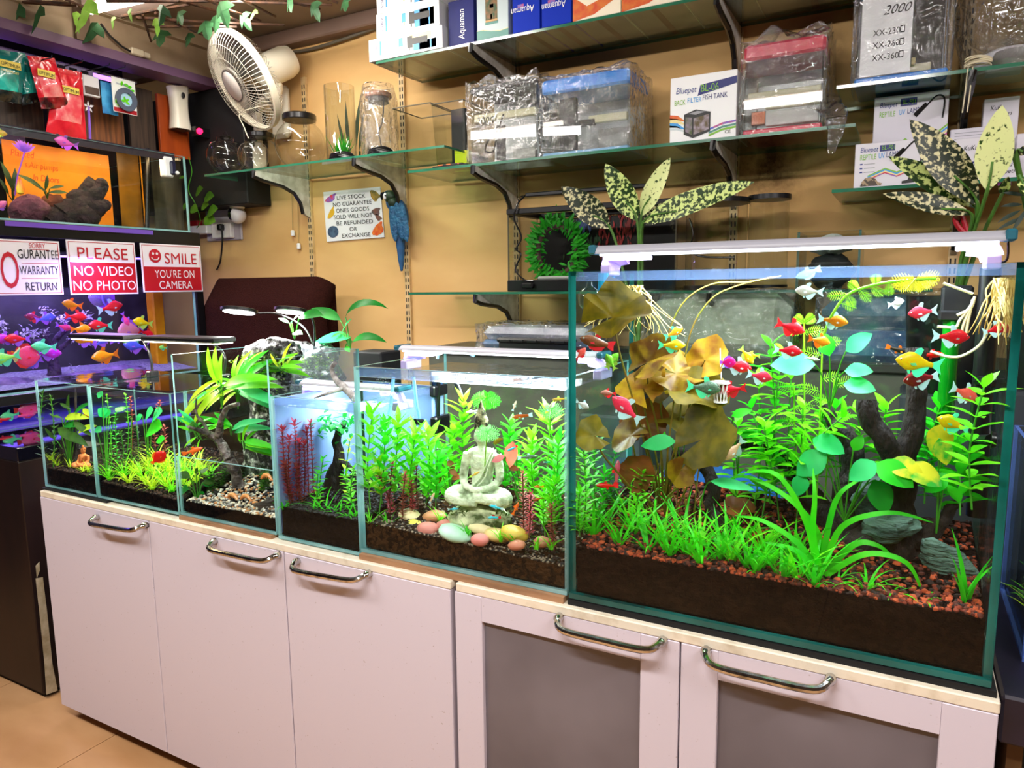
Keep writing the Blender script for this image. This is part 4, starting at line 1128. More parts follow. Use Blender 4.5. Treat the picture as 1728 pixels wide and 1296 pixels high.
for(x,y,Y_,rx,rz,kcol,lab)in[(692,872,.10,22,11,7,'cream oval river stone at the left end of the stone row'),(700,888,.075,17,10,6,'yellow river stone in front of the cream one'),(722,894,.055,21,12,2,'rose river stone third from the left in the stone row'),(733,872,.11,22,10,0,'peach river stone behind the rose one'),(768,900,.045,31,12,3,'large mint green river stone in the middle of the stone row'),(752,886,.075,18,9,2,'small rose river stone behind the mint green one'),(812,890,.07,26,11,7,'pale cream river stone in front of the buddha base'),(810,911,.03,17,10,2,'round pink river stone nearest the front glass'),(868,901,.055,26,12,4,'ochre yellow river stone below the right knee of the buddha'),(838,903,.06,24,10,1,'sand coloured river stone left of the ochre one'),(872,920,.03,16,8,5,'small clay coloured stone at the right end of the stone row'),(915,915,.06,16,9,5,'clay coloured stone at the foot of the red stems')]:
 n_,c1,c2=PEB[kcol]
 p=q(x,y,Y_)
 s=PPM(p)
 tag(MB().blob(p,(rx*s,rx*s*0.75,rz*s*1.1),x,0.07,1.2,12,18,0,Matrix.Rotation(0.2*math.sin(x),3,'Y')).build('river_stone',mat('pebble_'+n_,c1,0.55,col2=c2,scale=18,sharp=(0.4,0.7)),None),lab,'river stone','river stones in front of the buddha')
 # stems behind and beside
ST5=[((625,860),(628,700),.22,8,4,.045,.012,LIME,'against the left glass, at the air bubbles'),((640,865),(650,720),.15,8,4,.050,.013,GREEN,'second from the left glass in the buddha tank'),((662,865),(672,715),.18,8,4,.048,.013,LIME,'in front of the pale blue filter chamber'),((690,865),(700,735),.14,8,4,.052,.014,LIME,'below the filter label'),((716,868),(722,735),.17,8,4,.050,.014,LIME,'right of the filter label'),((735,860),(738,770),.14,6,4,.046,.013,GREEN,'short one at the left shoulder of the buddha'),((765,850),(768,725),.24,8,4,.045,.013,LIME,'left of the buddha head, lower'),((788,850),(783,680),.26,9,4,.045,.013,LIME,'tallest left of the buddha head'),((645,850),(640,785),.08,6,3,.045,.012,GRASSY,'pale one in the front left corner of the buddha tank'),((905,860),(898,745),.2,8,4,.045,.013,LIME,'right of the buddha shoulder'),((925,870),(925,700),.22,9,4,.045,.013,LIME,'tall one near the right glass, behind'),((945,880),(942,750),.12,8,4,.045,.012,GREEN,'against the right glass'),((938,905),(936,815),.08,9,4,.030,.008,LIME,'bushy one low in the right corner'),((920,905),(918,830),.10,8,4,.030,.008,LIME,'bushy one low, second from the right glass'),((880,850),(872,770),.24,7,4,.036,.012,GREEN,'behind the right elbow of the buddha'),((850,850),(862,720),.28,8,4,.040,.013,GREEN,'behind the buddha, right of the buddha headdress'),((760,860),(752,800),.22,6,3,.030,.014,LIME,'low one behind the left knee of the buddha'),]
for i,(b,t,Y_,wh,pr,L_,W_,lm,lab)in enumerate(ST5):
 stem_plant('stem_plant','leafy bright green stem '+lab,'water plant',q(*b,Y_),q(*t,Y_),wh+2,pr,L_*1.2,W_*1.25,lm,group='green stems in the buddha tank',seed=100+i,droop=0.35,up=0.75,low=0.25,shape=(0.4,1.1))
RD5=[((660,890),(662,785),.09,'nearest the left glass'),((680,890),(684,800),.08,'second from the left'),((695,885),(694,815),.1,'short, third from the left'),((712,880),(703,790),.14,'set furthest back at the left'),((672,880),(640,800),.16,'leaning left behind the others'),((884,905),(882,800),.08,'tallest, right of the buddha base'),((893,908),(896,835),.06,'short, right of the buddha base'),((936,930),(930,855),.05,'low in the right corner')]
for i,(b,t,Y_,lab)in enumerate(RD5):
 stem_plant('red_stem_plant','dull red bottle-brush stem in the buddha tank, '+lab,'water plant',q(*b,Y_),q(*t,Y_),16,5,.014,.0045,PINKD if i%2 else PINK,STEMR,'red stems in the buddha tank',seed=130+i,droop=0.3,up=0.35,low=0.15)
for i,(x,y,Y_,L_)in enumerate([(625,885,.05,.06),(655,893,.05,.07),(742,880,.08,.05),(790,905,.045,.06),(845,912,.04,.06),(865,915,.035,.05),(930,925,.04,.06),(760,880,.08,.05),(905,925,.035,.05),(640,895,.04,.045)]):
 tuft('grass_tuft','thin green tuft among the stones of the buddha tank, %s from the left'%ORD[[0,2,3,5,6,7,9,4,8,1][i]],'water plant',q(x,y,Y_),9,L_,.0032,GRASS if i%2 else LIME,'grass tufts in the buddha tank',seed=150+i,droop=1.0,lean=0.8)
broad('red_leaf_plant','few dull orange leaves left of the buddha in the green stems',q(760,860,.18),[(q(755,778,.15),q(768,790,.15),RUST,.4),(q(758,792,.15),q(772,802,.15),RUST,.4),(q(762,806,.15),q(778,804,.15),RUST,.4),(q(745,800,.15),q(738,815,.15),AMBER,.4)],.6)
broad('red_leaf_plant','pink and orange leaves over the right arm of the buddha',q(880,860,.15),[(q(866,745,.08),q(858,790,.07),leafmat('leaf_salmon','f08a70','d86a50'),.3),(q(852,770,.07),q(828,778,.06),leafmat('leaf_rose','f098a0','e07880'),.3),(q(858,788,.08),q(876,792,.08),RUST,.3),(q(832,748,.1),q(848,740,.1),AMBER,.2)],.55)
fern5=thing('water_sprite','crinkled bright green fern head beside the buddha headdress','water plant',q(822,860,.27))
MB().tube(smoothpath([q(822,860,.27),q(815,760,.27),q(820,670,.25)],5),.0016,5).build('stem',mat('stem_pale'),fern5)
m=MB()
for i in range(13):
 a=i*0.48
 feather(m,q(820,672,.25),q(820+26*math.cos(a),672-14*math.sin(a)+6,.25-.03*math.sin(i)),.014,7)
m.build('frond',GREEN,fern5)
for(x,y,Y_,lab)in((930,690,.2,'crinkled pale green fern head at the right end of the buddha tank'),(822,728,.07,'curly fern head hiding the face of the buddha')):
 f5=thing('water_sprite',lab,'water plant',q(x,y+170,Y_+.05))
 MB().tube(smoothpath([q(x,y+170,Y_+.05),q(x-5,y+90,Y_+.04),q(x,y,Y_)],5),.0014,5).build('stem',mat('stem_pale'),f5)
 m=MB()
 for i in range(11):
  a=i*0.57
  feather(m,q(x,y,Y_),q(x+22*math.cos(a),y-12*math.sin(a)+5,Y_-.02*math.sin(i)),.012,6)
 m.build('frond',leafmat('leaf_mint','6af070','9af890'),f5)
rock('dark_stone','dark mossy stone behind the red stems of the buddha tank',q(735,862,.2),(.032,.03,.035),21,mat('dark_rock','0c0f0a',0.9,col2='24301c',scale=30,bump=0.8,bscale=40))
# internal filter
fi=thing('internal_filter','grey blue internal filter with pale hoses hanging in the buddha tank','aquarium filter',q(715,720,.30))
p0,p1=q(699,668,.28),q(732,712,.28)
FB_=mat('filter_blue','8aa4d8',0.3,trans=0.2)
MB().box((p0.x,.275,p1.z),(p1.x,.325,p0.z),c=.006).build('casing',FB_,fi)
p2,p3=q(704,640,.28),q(724,668,.28)
MB().box((p2.x,.28,p3.z),(p3.x,.32,p2.z),c=.004).build('inlet',mat('filter_grey','5a6a8a',0.35),fi)
p2,p3=q(698,655,.275),q(734,670,.275)
MB().box((p2.x-.002,.27,p3.z),(p3.x+.002,.33,p2.z-.004),c=.003).build('collar',BLACK,fi)
p2,p3=q(698,712,.27),q(738,738,.27)
pb=MB().box((p2.x-.002,.268,p3.z),(p3.x,.33,p2.z),c=.004)
pb.tube([q(740,640,.29),q(739,700,.29),q(742,732,.29)],.005,8)
pb.tube([q(700,712,.265),q(712,712,.262)],.008,10)
pb.build('pump',BLACK,fi)
p2,p3=q(707,715,.266),q(722,727,.266)
lb=MB().box((p2.x,.2655,p3.z),(p3.x,.268,p2.z)).build('rating_plate',WHITE,fi,False)
lettering(lb,'II K2  L3',(p2.x+.002,.2654,p3.z+.007),(1,0,0),(0,0,1),.006,INK,p3.x-p2.x-.004)
HOSE=clear('hose_clear',(0.8,0.93,1.0),1.5,0.05,1.2,haze=0.5,hcol='a0d8ff')
for a,lab in(([(664,636),(660,680),(655,702)],''),([(698,636),(703,680),(708,706)],'')):
 MB().tube(smoothpath([q(x,y,.262)for x,y in a],4),.004,8).build('hose',HOSE,fi)
p0,p1=q(652,652,.28),q(672,703,.28)
tag(MB().box((p0.x,.285,p1.z),(p1.x,.33,p0.z),c=.005).build('filter_chamber',clear('filter_chamber_blue',(0.55,0.8,1.0),1.4,.1,1,haze=.45,hcol='6ab8f0'),None),'pale blue clear filter chamber at the left of the internal filter','filter box')
tag(MB().tube(smoothpath([q(762,632,.28),q(772,650,.28),q(782,676,.28),q(786,690,.28)],4),.006,8).build('heater',BLACK,None),'thin black heater slanting behind the stems of the buddha tank','aquarium heater')
R=random.Random(5);m=MB()
for i in range(170):
 m.blob(q(R.gauss(648,14),R.uniform(640,730),R.uniform(.1,.26)),(R.uniform(.0006,.0016),)*3,0,0,1,3,5)
tag(m.build('air_bubbles',clear('bubble',(1,1,1),1.5,.02,3,haze=.5),None),'fine air bubbles rising at the left of the buddha tank','bubbles',None,'stuff')
hp=MB().tube(smoothpath([q(738,605,.3),q(745,590,.3),q(775,590,.3),q(800,600,.3)],5),.004,8)
tag(hp.build('air_hose',HOSE,None),'clear hose looped over the back rim of the buddha tank','hose')
# fish of the buddha tank
NEON=mat('fish_neon','18a0d8',0.25,col2='f02030',scale=1.0,sharp=(0.48,0.52),trans=0.1,kind='noise')
nt_=NEON.node_tree
def split_z(m,top,bot,z=0.0):
 """two-coloured flank: the colour changes at height z of the body"""
 nt=m.node_tree;b=nt.nodes['Principled BSDF']
 tc=nt.nodes.new('ShaderNodeTexCoord');sx=nt.nodes.new('ShaderNodeSeparateXYZ')
 nt.links.new(tc.outputs['Object'],sx.inputs[0])
 r=nt.nodes.new('ShaderNodeValToRGB');r.color_ramp.interpolation='CONSTANT'
 mr=nt.nodes.new('ShaderNodeMapRange');mr.inputs[1].default_value=-0.2;mr.inputs[2].default_value=0.2
 nt.links.new(sx.outputs['Z'],mr.inputs[0]);nt.links.new(mr.outputs[0],r.inputs[0])
 r.color_ramp.elements[0].color=lin(bot);r.color_ramp.elements[1].color=lin(top);r.color_ramp.elements[1].position=0.5+z*2.5
 nt.links.new(r.outputs[0],b.inputs['Base Color'])
NEON2=mat('fish_neon_split','18a0d8',0.25);split_z(NEON2,'20c8e8','e81828',-0.01)
SAL=fishm('f8a878','f8c8a0');WHT=fishm('f0ece0','f8d8c8');ORF=fishm('f86818','f88838');OLF=fishm('7a8a58','a8a868');YF=fishm('e8b030','f0d060')
for a in[((866,648,.12),32,'R',SAL,FIN_CLEAR,'pale salmon tetra near the surface of the buddha tank',8),((916,653,.12),30,'L',OLF,FIN_CLEAR,'olive tetra near the surface, right of the salmon one',4),((871,686,.14),18,'R',WHT,FIN_CLEAR,'small white fish hanging upright right of the buddha headdress',70),((882,708,.13),34,'L',ORF,FIN_CLEAR,'silver and orange tetra right of the buddha headdress',-6),((945,678,.1),26,'L',YF,FIN_YEL,'yellow striped fish at the right glass of the buddha tank',-4),((930,688,.12),16,'R',WHT,FIN_CLEAR,'tiny white fish in the crinkled fern at the right',60),((798,698,.2),22,'L',WHT,FIN_CLEAR,'pale fish left of the buddha headdress',-10),((810,698,.22),18,'R',WHT,FIN_CLEAR,'smaller pale fish touching the buddha headdress',10),((866,760,.06),20,'L',NEON2,FIN_RED,'neon fish in front of the salmon coloured leaf',-25),((765,862,.06),18,'R',NEON2,FIN_CLEAR,'neon fish left on the rock base of the buddha',5),((836,860,.06),24,'L',NEON2,FIN_CLEAR,'neon fish crossing the right of the rock base',18),((834,877,.05),22,'L',NEON2,FIN_RED,'neon fish lowest on the rock base',2),((890,777,.08),32,'R',DKG,FIN_CLEAR,'dark grey fish right of the buddha arm',4),((923,782,.1),12,'R',NEON2,FIN_CLEAR,'tiny neon fish in the green stems at the right',0),((909,824,.09),16,'L',ORF,FIN_ORANGE,'small orange fish right of the tall red stem',5),((909,845,.08),18,'L',ORF,FIN_ORANGE,'orange fish below another orange one, by the red stem',-12),((803,803,.06),18,'R',YF,FIN_YEL,'yellow fish at the left hand of the buddha',30),((738,761,.12),14,'R',DKG,FIN_CLEAR,'tiny dark fish in the stems below the filter',12),((732,842,.09),20,'R',PEACH,FIN_CLEAR,'slender pale fish by the dark mossy stone',65),((874,860,.06),24,'R',ORF,FIN_ORANGE,'orange fish rising at the right end of the rock base',65)]:
 fish(q(*a[0]),a[1],*a[2:6],kind='slim',pitch=a[6],yaw=(len(a[5])*5)%20-8,group='fish of the buddha tank')
 # ---------------------------------------------------------------- narrow tank with red stems
q=in_tank(4,.014)
for i,(b,t,Y_,lab)in enumerate([((490,855),(476,725),.16,'furthest left'),((495,860),(488,740),.12,'second from the left'),((500,860),(497,715),.15,'tall, third from the left'),((505,862),(505,745),.11,'dense, in the middle of the clump'),((512,862),(513,750),.14,'right edge of the dense pink clump'),((522,862),(518,728),.17,'slim, between the clump and the tallest stem'),((530,862),(524,715),.15,'tallest of the pink stems'),((500,868),(482,785),.08,'short and brown, in front'),((520,868),(502,790),.08,'short and brown, right of the other short one')]):
 stem_plant('red_stem_plant','pink bottle-brush stem in the narrow tank, '+lab,'water plant',q(*b,Y_),q(*t,Y_),18,5,.016,.005,PINK if i<7 else PINKD,STEMR,'pink stems in the narrow tank',seed=170+i,droop=0.3,up=0.5,low=0.2,tipscale=1.5)
wood('bonsai_driftwood','black bonsai shaped driftwood trunk in the narrow tank',[([q(560,858,.17),q(562,815,.17),q(572,775,.17),q(568,740,.17),q(580,715,.17)],[.032,.026,.014,.010,.008]),([q(572,775,.17),q(590,790,.17),q(600,800,.17)],[.012,.007,.005])],BARK,seed=31)
cr=thing('bonsai_plant','glossy dark green leaf crown on the black bonsai driftwood','water plant',q(565,735,.16))
R=random.Random(9);m=MB()
for i in range(90):
 p=q(R.gauss(566,17),R.gauss(717,11),R.uniform(.12,.2))
 m.leaf(p,(R.uniform(-1,1),R.uniform(-1,.3),R.uniform(-.5,.6)),.022,.011,(0,0,1),.5,.15,3)
for i in range(30):
 p=q(R.gauss(590,9),R.gauss(705,6),R.uniform(.12,.2))
 m.leaf(p,(R.uniform(-1,1),R.uniform(-1,.3),R.uniform(-.5,.6)),.022,.011,(0,0,1),.5,.15,3)
m.build('foliage',leafmat('leaf_bonsai','0f8a2c','1fc040',scale=20),cr)
for i,(b,t,Y_,lab,lm)in enumerate([((592,865),(590,745),.12,'tall, right of the bonsai trunk',GRASSY),((585,868),(583,800),.1,'low, right of the bonsai trunk',LIME),((596,868),(597,790),.08,'against the right glass',LIME),((540,865),(545,775),.1,'left of the bonsai trunk',GREEN),((536,868),(536,800),.08,'low, left of the bonsai trunk',LIME)]):
 stem_plant('stem_plant','small-leaved green stem in the narrow tank, '+lab,'water plant',q(*b,Y_),q(*t,Y_),10,3,.022,.008,lm,group='green stems in the narrow tank',seed=190+i,droop=.4,up=.4,low=.1)
for i,(x,y,Y_,L_)in enumerate([(480,862,.08,.075),(498,868,.05,.06),(512,866,.07,.05),(548,870,.06,.095),(560,872,.05,.06),(575,872,.06,.07),(590,876,.045,.06),(530,872,.045,.06),(600,878,.05,.06)]):
 tuft('grass_tuft','arching grass tuft on the black soil of the narrow tank, %s from the left'%ORD[[0,1,2,4,5,6,7,3,8][i]],'water plant',q(x,y,Y_),10,L_,.004,GRASS,'grass tufts in the narrow tank',seed=200+i,droop=1.1,lean=.8)
wood('bare_twig','bleached twig sticking out of the narrow tank beside its LED bar',[([q(600,672,.16),q(582,655,.17),q(566,640,.18),q(560,622,.19),q(566,612,.19)],[.010,.009,.007,.006,.005]),([q(582,655,.17),q(560,662,.14),q(530,672,.12)],[.006,.004,.002])],mat('bleached_wood','b8b4b0',0.7,col2='6a6460',scale=50,bump=.5,bscale=60),'twig',seed=4)
# ---------------------------------------------------------------- waterfall tank
q=in_tank(3)
wood('driftwood','forked grey driftwood leaning out of the water of the waterfall tank',[([q(388,775,.12),q(372,748,.12),q(356,735,.12),q(340,728,.11),q(318,720,.09)],[.014,.012,.010,.007,.004]),([q(366,742,.12),q(372,715,.11),q(382,690,.10),q(402,682,.09)],[.011,.009,.0065,.005]),([q(352,735,.12),q(344,715,.11),q(332,700,.10),q(331,672,.10)],[.007,.005,.003,.0015]),([q(388,775,.12),q(398,800,.14),q(405,830,.16)],[.014,.015,.018])],mat('wet_driftwood','3a3430',0.35,col2='a8a098',scale=35,bump=.8,bscale=70,sharp=(.4,.75)),seed=17)
BAM=[((375,690,.16),[((371,645),(352,585),LIME),((371,640),(325,655),GRASSY),((372,650),(300,690),GRASSY),((368,655),(335,660),BLUEG),((378,650),(440,620),LIME)],'yellow green arching leaves above the grey driftwood'),((402,690,.2),[((398,640),(405,590),LIME),((396,645),(370,635),LIME),((402,650),(425,585),GREEN),((402,655),(470,672),BLUEG),((398,655),(355,668),GRASSY),((405,660),(410,625),LIME)],'dense bright leaves in front of the mossy rock wall'),((390,735,.14),[((392,725),(428,698),BLUEG),((392,720),(355,690),GREEN),((388,715),(350,712),LIME)],'low leaves at the fork of the grey driftwood'),((412,760,.14),[((410,745),(411,710),LIME),((412,745),(452,745),GREEN),((414,750),(440,748),LIME)],'small green leaves standing in the shallow water'),((318,730,.2),[((330,715),(300,690),BLUEG),((335,718),(360,695),GREEN),((330,725),(308,708),LIME),((335,735),(318,745),LIME),((338,738),(345,725),DIM)],'soft green leaves at the left glass of the waterfall tank'),((408,640,.24),[((416,625),(426,590),GRASSY),((415,630),(446,600),LIME),((470,615),(488,590),LIME),((475,620),(500,612),LIME),((470,620),(455,598),GRASSY),((478,618),(478,580),GRASSY)],'bright tuft of broad leaves behind the clear right pane')]
for(r0,lv,lab)in BAM:
 root=q(*r0)
 broad('marsh_plant',lab[0].upper()+lab[1:],root,[(q(a[0]+dx,a[1]+dy,r0[2]-.02+dd),q(b[0]+dx*3.2,b[1]+dy*2.4,r0[2]-.04+dd),lm,.8)for a,b,lm in lv for dx,dy,dd in((0,0,0),(3.5,5,.025),(-4,3,.04))],.18,'marsh plant','leafy plants of the waterfall tank',fold=.25)
 # mossy rock wall behind with peace lily
rw=thing('mossy_rock','speckled rough rock wall with moss at the back of the waterfall tank','rock',Vector((-1.35,.27,.81)))
g=MB()
for i,(x,y,Y_,rx,rz)in enumerate([(437,603,.26,30,28),(470,592,.27,40,22),(448,640,.265,38,40),(455,690,.27,40,60),(458,740,.28,42,60),(450,800,.28,45,60)]):
 p=q(x,y,Y_);s=PPM(p)
 rxx=min(rx*s*1.3,.075)
 p.x=min(p.x,-1.290-rxx*1.1)
 g.blob((p.x,.275,p.z),(rxx,.042,rz*s),i+3,.3,2.2,16,22)
remesh(g.build('rock',mat('speckled_rock','080808',0.5,col2='b0b4b0',scale=70,detail=8,sharp=(.50,.64),bump=1.0,bscale=45),rw),.006,1)
rw2=thing('mossy_rock','speckled rough rock rising behind the narrow tank, left of the planter box','rock',Vector((-1.33,.40,.741)))
g=MB()
for i,(x,y,rx)in enumerate([(500,596,34),(540,598,36),(505,640,36),(550,640,34)]):
 p=P(x,y,.405);s=PPM(p)
 g.blob((p.x,.405,p.z),(rx*s,.045,20*s if y<620 else 40*s),i+13,.3,2.2,16,22)
p=P(525,640,.405)
g.blob((p.x,.405,.92),(.075,.05,.19),17,.2,2.2,16,22)
remesh(g.build('rock',mat('speckled_rock','080808',0.5,col2='b0b4b0',scale=70,detail=8,sharp=(.50,.64),bump=1.0,bscale=45),rw2),.006,1)
R=random.Random(3);m=MB()
m2=MB()
for i in range(900):
 x,y=(R.gauss(435,20),R.uniform(600,668))if i%2 else(R.gauss(515,26),R.uniform(600,655))
 (m if i%2 else m2).leaf(q(x,y,R.uniform(.215,.24))if i%2 else P(x,y,R.uniform(.345,.37)),(R.uniform(-1,1),-0.8,R.uniform(-.3,.8)),.010,.005,(0,0,1),.4,.1,2)
m.build('moss',leafmat('moss_lime','8ab81c','4a7a1c',scale=60),rw);m2.build('foliage',leafmat('moss_lime','8ab81c'),rw2)
ped=thing('planter_box','black planter box behind the narrow tank, with a drooping peace lily','planter',q(590,640,.42))
a,b=q(566,590,.40),q(609,700,.40)
MB().box((max(a.x,-1.235),.375,.741),(b.x,.465,a.z),c=.004).build('box',BLACKM,ped)
pl=thing('peace_lily','peace lily with a drooping dark leaf rising out of the black planter box','potted plant',(lerp(a.x,b.x,.5),.42,a.z))
rt0=Vector((lerp(a.x,b.x,.45),.42,a.z))
for i,(pa,pb,lm,dr)in enumerate([((583,535),(622,530),DEEP,1.9),((592,570),(532,580),BLUEG,.3),((578,560),(590,540),BLUEG,.3),((594,578),(628,590),DEEP,1.4),((574,540),(525,522),DEEP,.2),((583,585),(588,595),GREEN,.4),((574,562),(560,570),GREEN,.4)]):
 A,B=P(*pa,.42),P(*pb,.40)
 L=(B-A).length
 MB().leaf(A,(B-A)+Vector((0,0,dr*.5*L)),L*(1+.22*dr),L*.42/(1+.1*dr),(0,-.6,.8),dr,.2,8,.9,.4).build('leaf',lm,pl)
 MB().tube(smoothpath([rt0,rt0.lerp(A,.6)+Vector((0,0,.012)),A],5),.0018,6).build('stalk',STEMM,pl)
pl2=thing('peace_lily','small peace lily shoot growing from the rock between the two lamp heads','potted plant',P(497,570,.34))
rt2=P(497,572,.33)
for pa,pb,lm in(((488,545),(470,535),DEEP),((492,545),(500,530),DEEP),((495,562),(508,560),GREEN),((505,535),(540,525),DEEP)):
 A,B=P(*pa,.32),P(*pb,.30)
 MB().leaf(A,B-A,(B-A).length,(B-A).length*.45,(0,-.6,.8),.4,.2,6).build('leaf',lm,pl2)
 MB().tube([rt2,A],.0018,6).build('stalk',STEMM,pl2)
 # low plants, slate and shrimp
broad('anubias','dark round-leaved plant under water at the left of the waterfall tank',q(335,855,.14),[(q(330+13*math.cos(i*1.3),815+16*math.sin(i*1.9),.11),q(330+34*math.cos(i*1.3),812+26*math.sin(i*1.9),.10),[DIM,DEEP,DIM][i%3],.4)for i in range(11)],.62)
for i,(b,t,Y_,lab)in enumerate([((352,860),(356,800),.2,'left'),((372,855),(380,795),.22,'middle'),((395,850),(405,800),.22,'right'),((440,850),(448,800),.16,'beside the right glass')]):
 stem_plant('moss_plant','dim feathery moss stem under the water line, '+lab,'water plant',q(*b,Y_),q(*t,Y_),20,6,.020,.008,DIM,None,'moss stems of the waterfall tank',seed=220+i,droop=.5,up=.3,low=.05)
rock('slate_rock','layered grey slate lying on the pale gravel of the waterfall tank',q(405,850,.11),(.036,.026,.012),25,mat('slate_layered','3c4a4a',0.7,col2='8a9a98',scale=18,bump=1.0,bscale=30,stretch=(1,1,8)),rot=(0,.1,.1))
rock('slate_rock','dark ridged slate at the right corner of the waterfall tank',q(448,858,.09),(.05,.03,.022),28,mat('slate_ridged','1c1814',0.7,col2='4a3c30',scale=18,bump=1.0,bscale=30,stretch=(1,1,8)),rot=(0,-.3,.1))
SHR=fishm('f89040','f8c080')
for(x,y,hd,lab,pt)in((392,838,'L','orange shrimp on top of the layered slate, further left',5),(415,840,'R','orange shrimp on top of the layered slate, further right',10),(432,853,'R','orange shrimp climbing the dark ridged slate',30),(450,805,'R','orange fish just under the water line at the right',5)):
 p=q(x,y,.08);s=PPM(p);g=MB()
 dx=1 if hd=='R' else -1
 path=[p+Vector((dx*(i-3)*4.2*s,0,s*(4-(i-3)**2*.9)))for i in range(7)]
 g.tube(path,[2.0*s,3.2*s,3.6*s,3.6*s,3.2*s,2.6*s,1.2*s],7)
 for k in range(5):
  c=path[2+k%4];g.tube([c,c+Vector((dx*1.5*s,-.002,-5.5*s))],.5*s,4)
 for k in(-1,1):g.tube([path[6],path[6]+Vector((dx*12*s,.003*k,5*s*(1+k*.3)))],.4*s,4)
 tag(g.build('shrimp',SHR,None),lab,'shrimp','orange shrimps of the waterfall tank')
fish(q(327,767,.08),36,'R',ORF,FIN_ORANGE,'orange fish at the water line near the left glass of the waterfall tank',kind='slim',pitch=18,group='fish of the waterfall tank')
# twin clip lamp with two ring heads
tl=thing('clip_lamp','twin gooseneck clip lamp with two lit oval heads above the mossy rock wall','clip lamp',P(530,590,.36))
for(x,y,rp)in((403,528,35),(490,528,31)):
 c=P(x,y,.33);s=PPM(c)
 TL=Matrix.Rotation(-.22,3,'X')
 h=MB().lathe([(rp*s*.86,.002),(rp*s,.004),(rp*s,.012),(rp*s*.8,.015),(rp*s*.5,.015)],28,0,TL,c,ell=(1,.75)).build('lamp_head',BLACK,tl)
 MB().lathe([(rp*s*.12,.0),(rp*s*.84,.0),(rp*s*.84,.0025),(rp*s*.12,.0025)],28,0,TL,c,ell=(1,.75)).build('led_ring',mat('ring_led','ffffff',.5,emit='ffffff',es=16),tl)
 area_light('ring_lamp_glow',c-Vector((0,0,.003)),c-Vector((-.02,.06,1)),.09,.07,4.5,(1,1,.97))
MB().tube(smoothpath([P(436,528,.335),P(470,530,.35),P(510,550,.37),P(528,580,.37),P(530,594,.37)],6),.003,8).build('gooseneck',BLACK,tl)
MB().tube(smoothpath([P(518,530,.335),P(528,540,.36),P(531,565,.37),P(530,594,.37)],6),.003,8).build('gooseneck',BLACK,tl)
# ---------------------------------------------------------------- low tank with the grass lawn, smallest tank
q=in_tank(2)
R=random.Random(12)
G2=[]
for i in range(28):
 u,v=(i*0.618)%1.0,(i+.5)/28*.55
 G2.append((u,v))
x0,x1,y0,y1,zb=tank_in(2,.005)
for i,(u,v)in enumerate(sorted(G2)):
 p=Vector((lerp(x0+.02,x1-.02,u),lerp(y0+.012,y1-.02,v),z2(u,v)))
 tuft('grass_tuft','yellow green grass tuft of the lawn in the low tank, %s from the left'%ORD[i],'water plant',p,18,.10,.0036,GRASSY if i%3 else LIME,'grass lawn of the low tank',seed=240+i,droop=1.3,lean=.85)
for i,(b,t,Y_,lab,lm)in enumerate([((188,790),(180,668),.14,'furthest left',LIME),((200,790),(195,700),.17,'second from the left',GREEN),((212,790),(212,668),.15,'tall, in the middle',LIME),((222,790),(222,705),.17,'just right of the tall middle one',DIM),((205,795),(204,730),.12,'low in the middle',DIM),((232,795),(230,720),.15,'low, right of the middle',DIM)]):
 stem_plant('stem_plant','round-leaved slim stem in the low tank, '+lab,'water plant',q(*b,Y_),q(*t,Y_),14,2,.014,.008,lm,group='slim stems in the low tank',seed=270+i,droop=.2,up=.35,low=.15)
for i,(b,t,Y_,lab)in enumerate([((220,790),(220,672),.2,'behind the middle green stem'),((272,800),(270,678),.16,'near the right glass, tall'),((280,800),(277,720),.14,'near the right glass, short')]):
 stem_plant('red_stem_plant','reddish stem in the low tank '+lab,'water plant',q(*b,Y_),q(*t,Y_),14,3,.014,.005,PINKD,STEMR,'red stems in the low tank',seed=280+i,droop=.3,up=.5,low=.4)
broad('anubias','large heart shaped green leaves at the left of the low tank',q(180,800,.2),[(q(172,660,.16),q(165,672,.16),BLUEG,.3),(q(180,700,.16),q(166,690,.15),BLUEG,.3),(q(196,695,.17),q(212,685,.16),GREEN,.3),(q(162,722,.16),q(170,728,.14),BLUEG,.3),(q(185,690,.17),q(172,706,.15),BLUEG,.3)],1.0)
broad('anubias','large heart shaped green leaves at the right of the low tank',q(252,800,.18),[(q(240,700,.15),q(228,710,.14),BLUEG,.3),(q(246,705,.15),q(255,690,.14),BLUEG,.3),(q(258,705,.15),q(270,692,.14),BLUEG,.3),(q(250,725,.14),q(268,718,.13),GREEN,.4),(q(278,740,.1),q(262,744,.09),GREEN,.3)],.9)
fish(q(276,780,.045),24,'R',REDP,FIN_ORANGE,'round red goldfish in the grass of the low tank',kind='disc',pitch=40,yaw=30)
q=in_tank(1)
broad('java_fern','dark lance leaved fern filling the back of the smallest tank',q(118,790,.08),[(q(104,705,.06),q(84,700,.04),DIM,.5),(q(116,695,.06),q(112,665,.06),DIM,.4),(q(125,700,.06),q(142,676,.05),DEEP,.5),(q(110,705,.05),q(138,698,.04),GRASSY,.6),(q(98,722,.05),q(128,744,.035),DIM,.4),(q(108,718,.05),q(132,714,.04),DEEP,.4),(q(132,730,.05),q(154,714,.035),GRASSY,.4),(q(92,740,.05),q(74,722,.035),DIM,.4),(q(118,690,.06),q(98,678,.05),DIM,.5),(q(140,690,.05),q(154,702,.035),GRASSY,.3),(q(115,730,.05),q(142,748,.035),DIM,.4),(q(120,702,.05),q(102,716,.04),DEEP,.4),(q(125,712,.04),q(150,732,.035),DIM,.5)],.24,fold=.2)
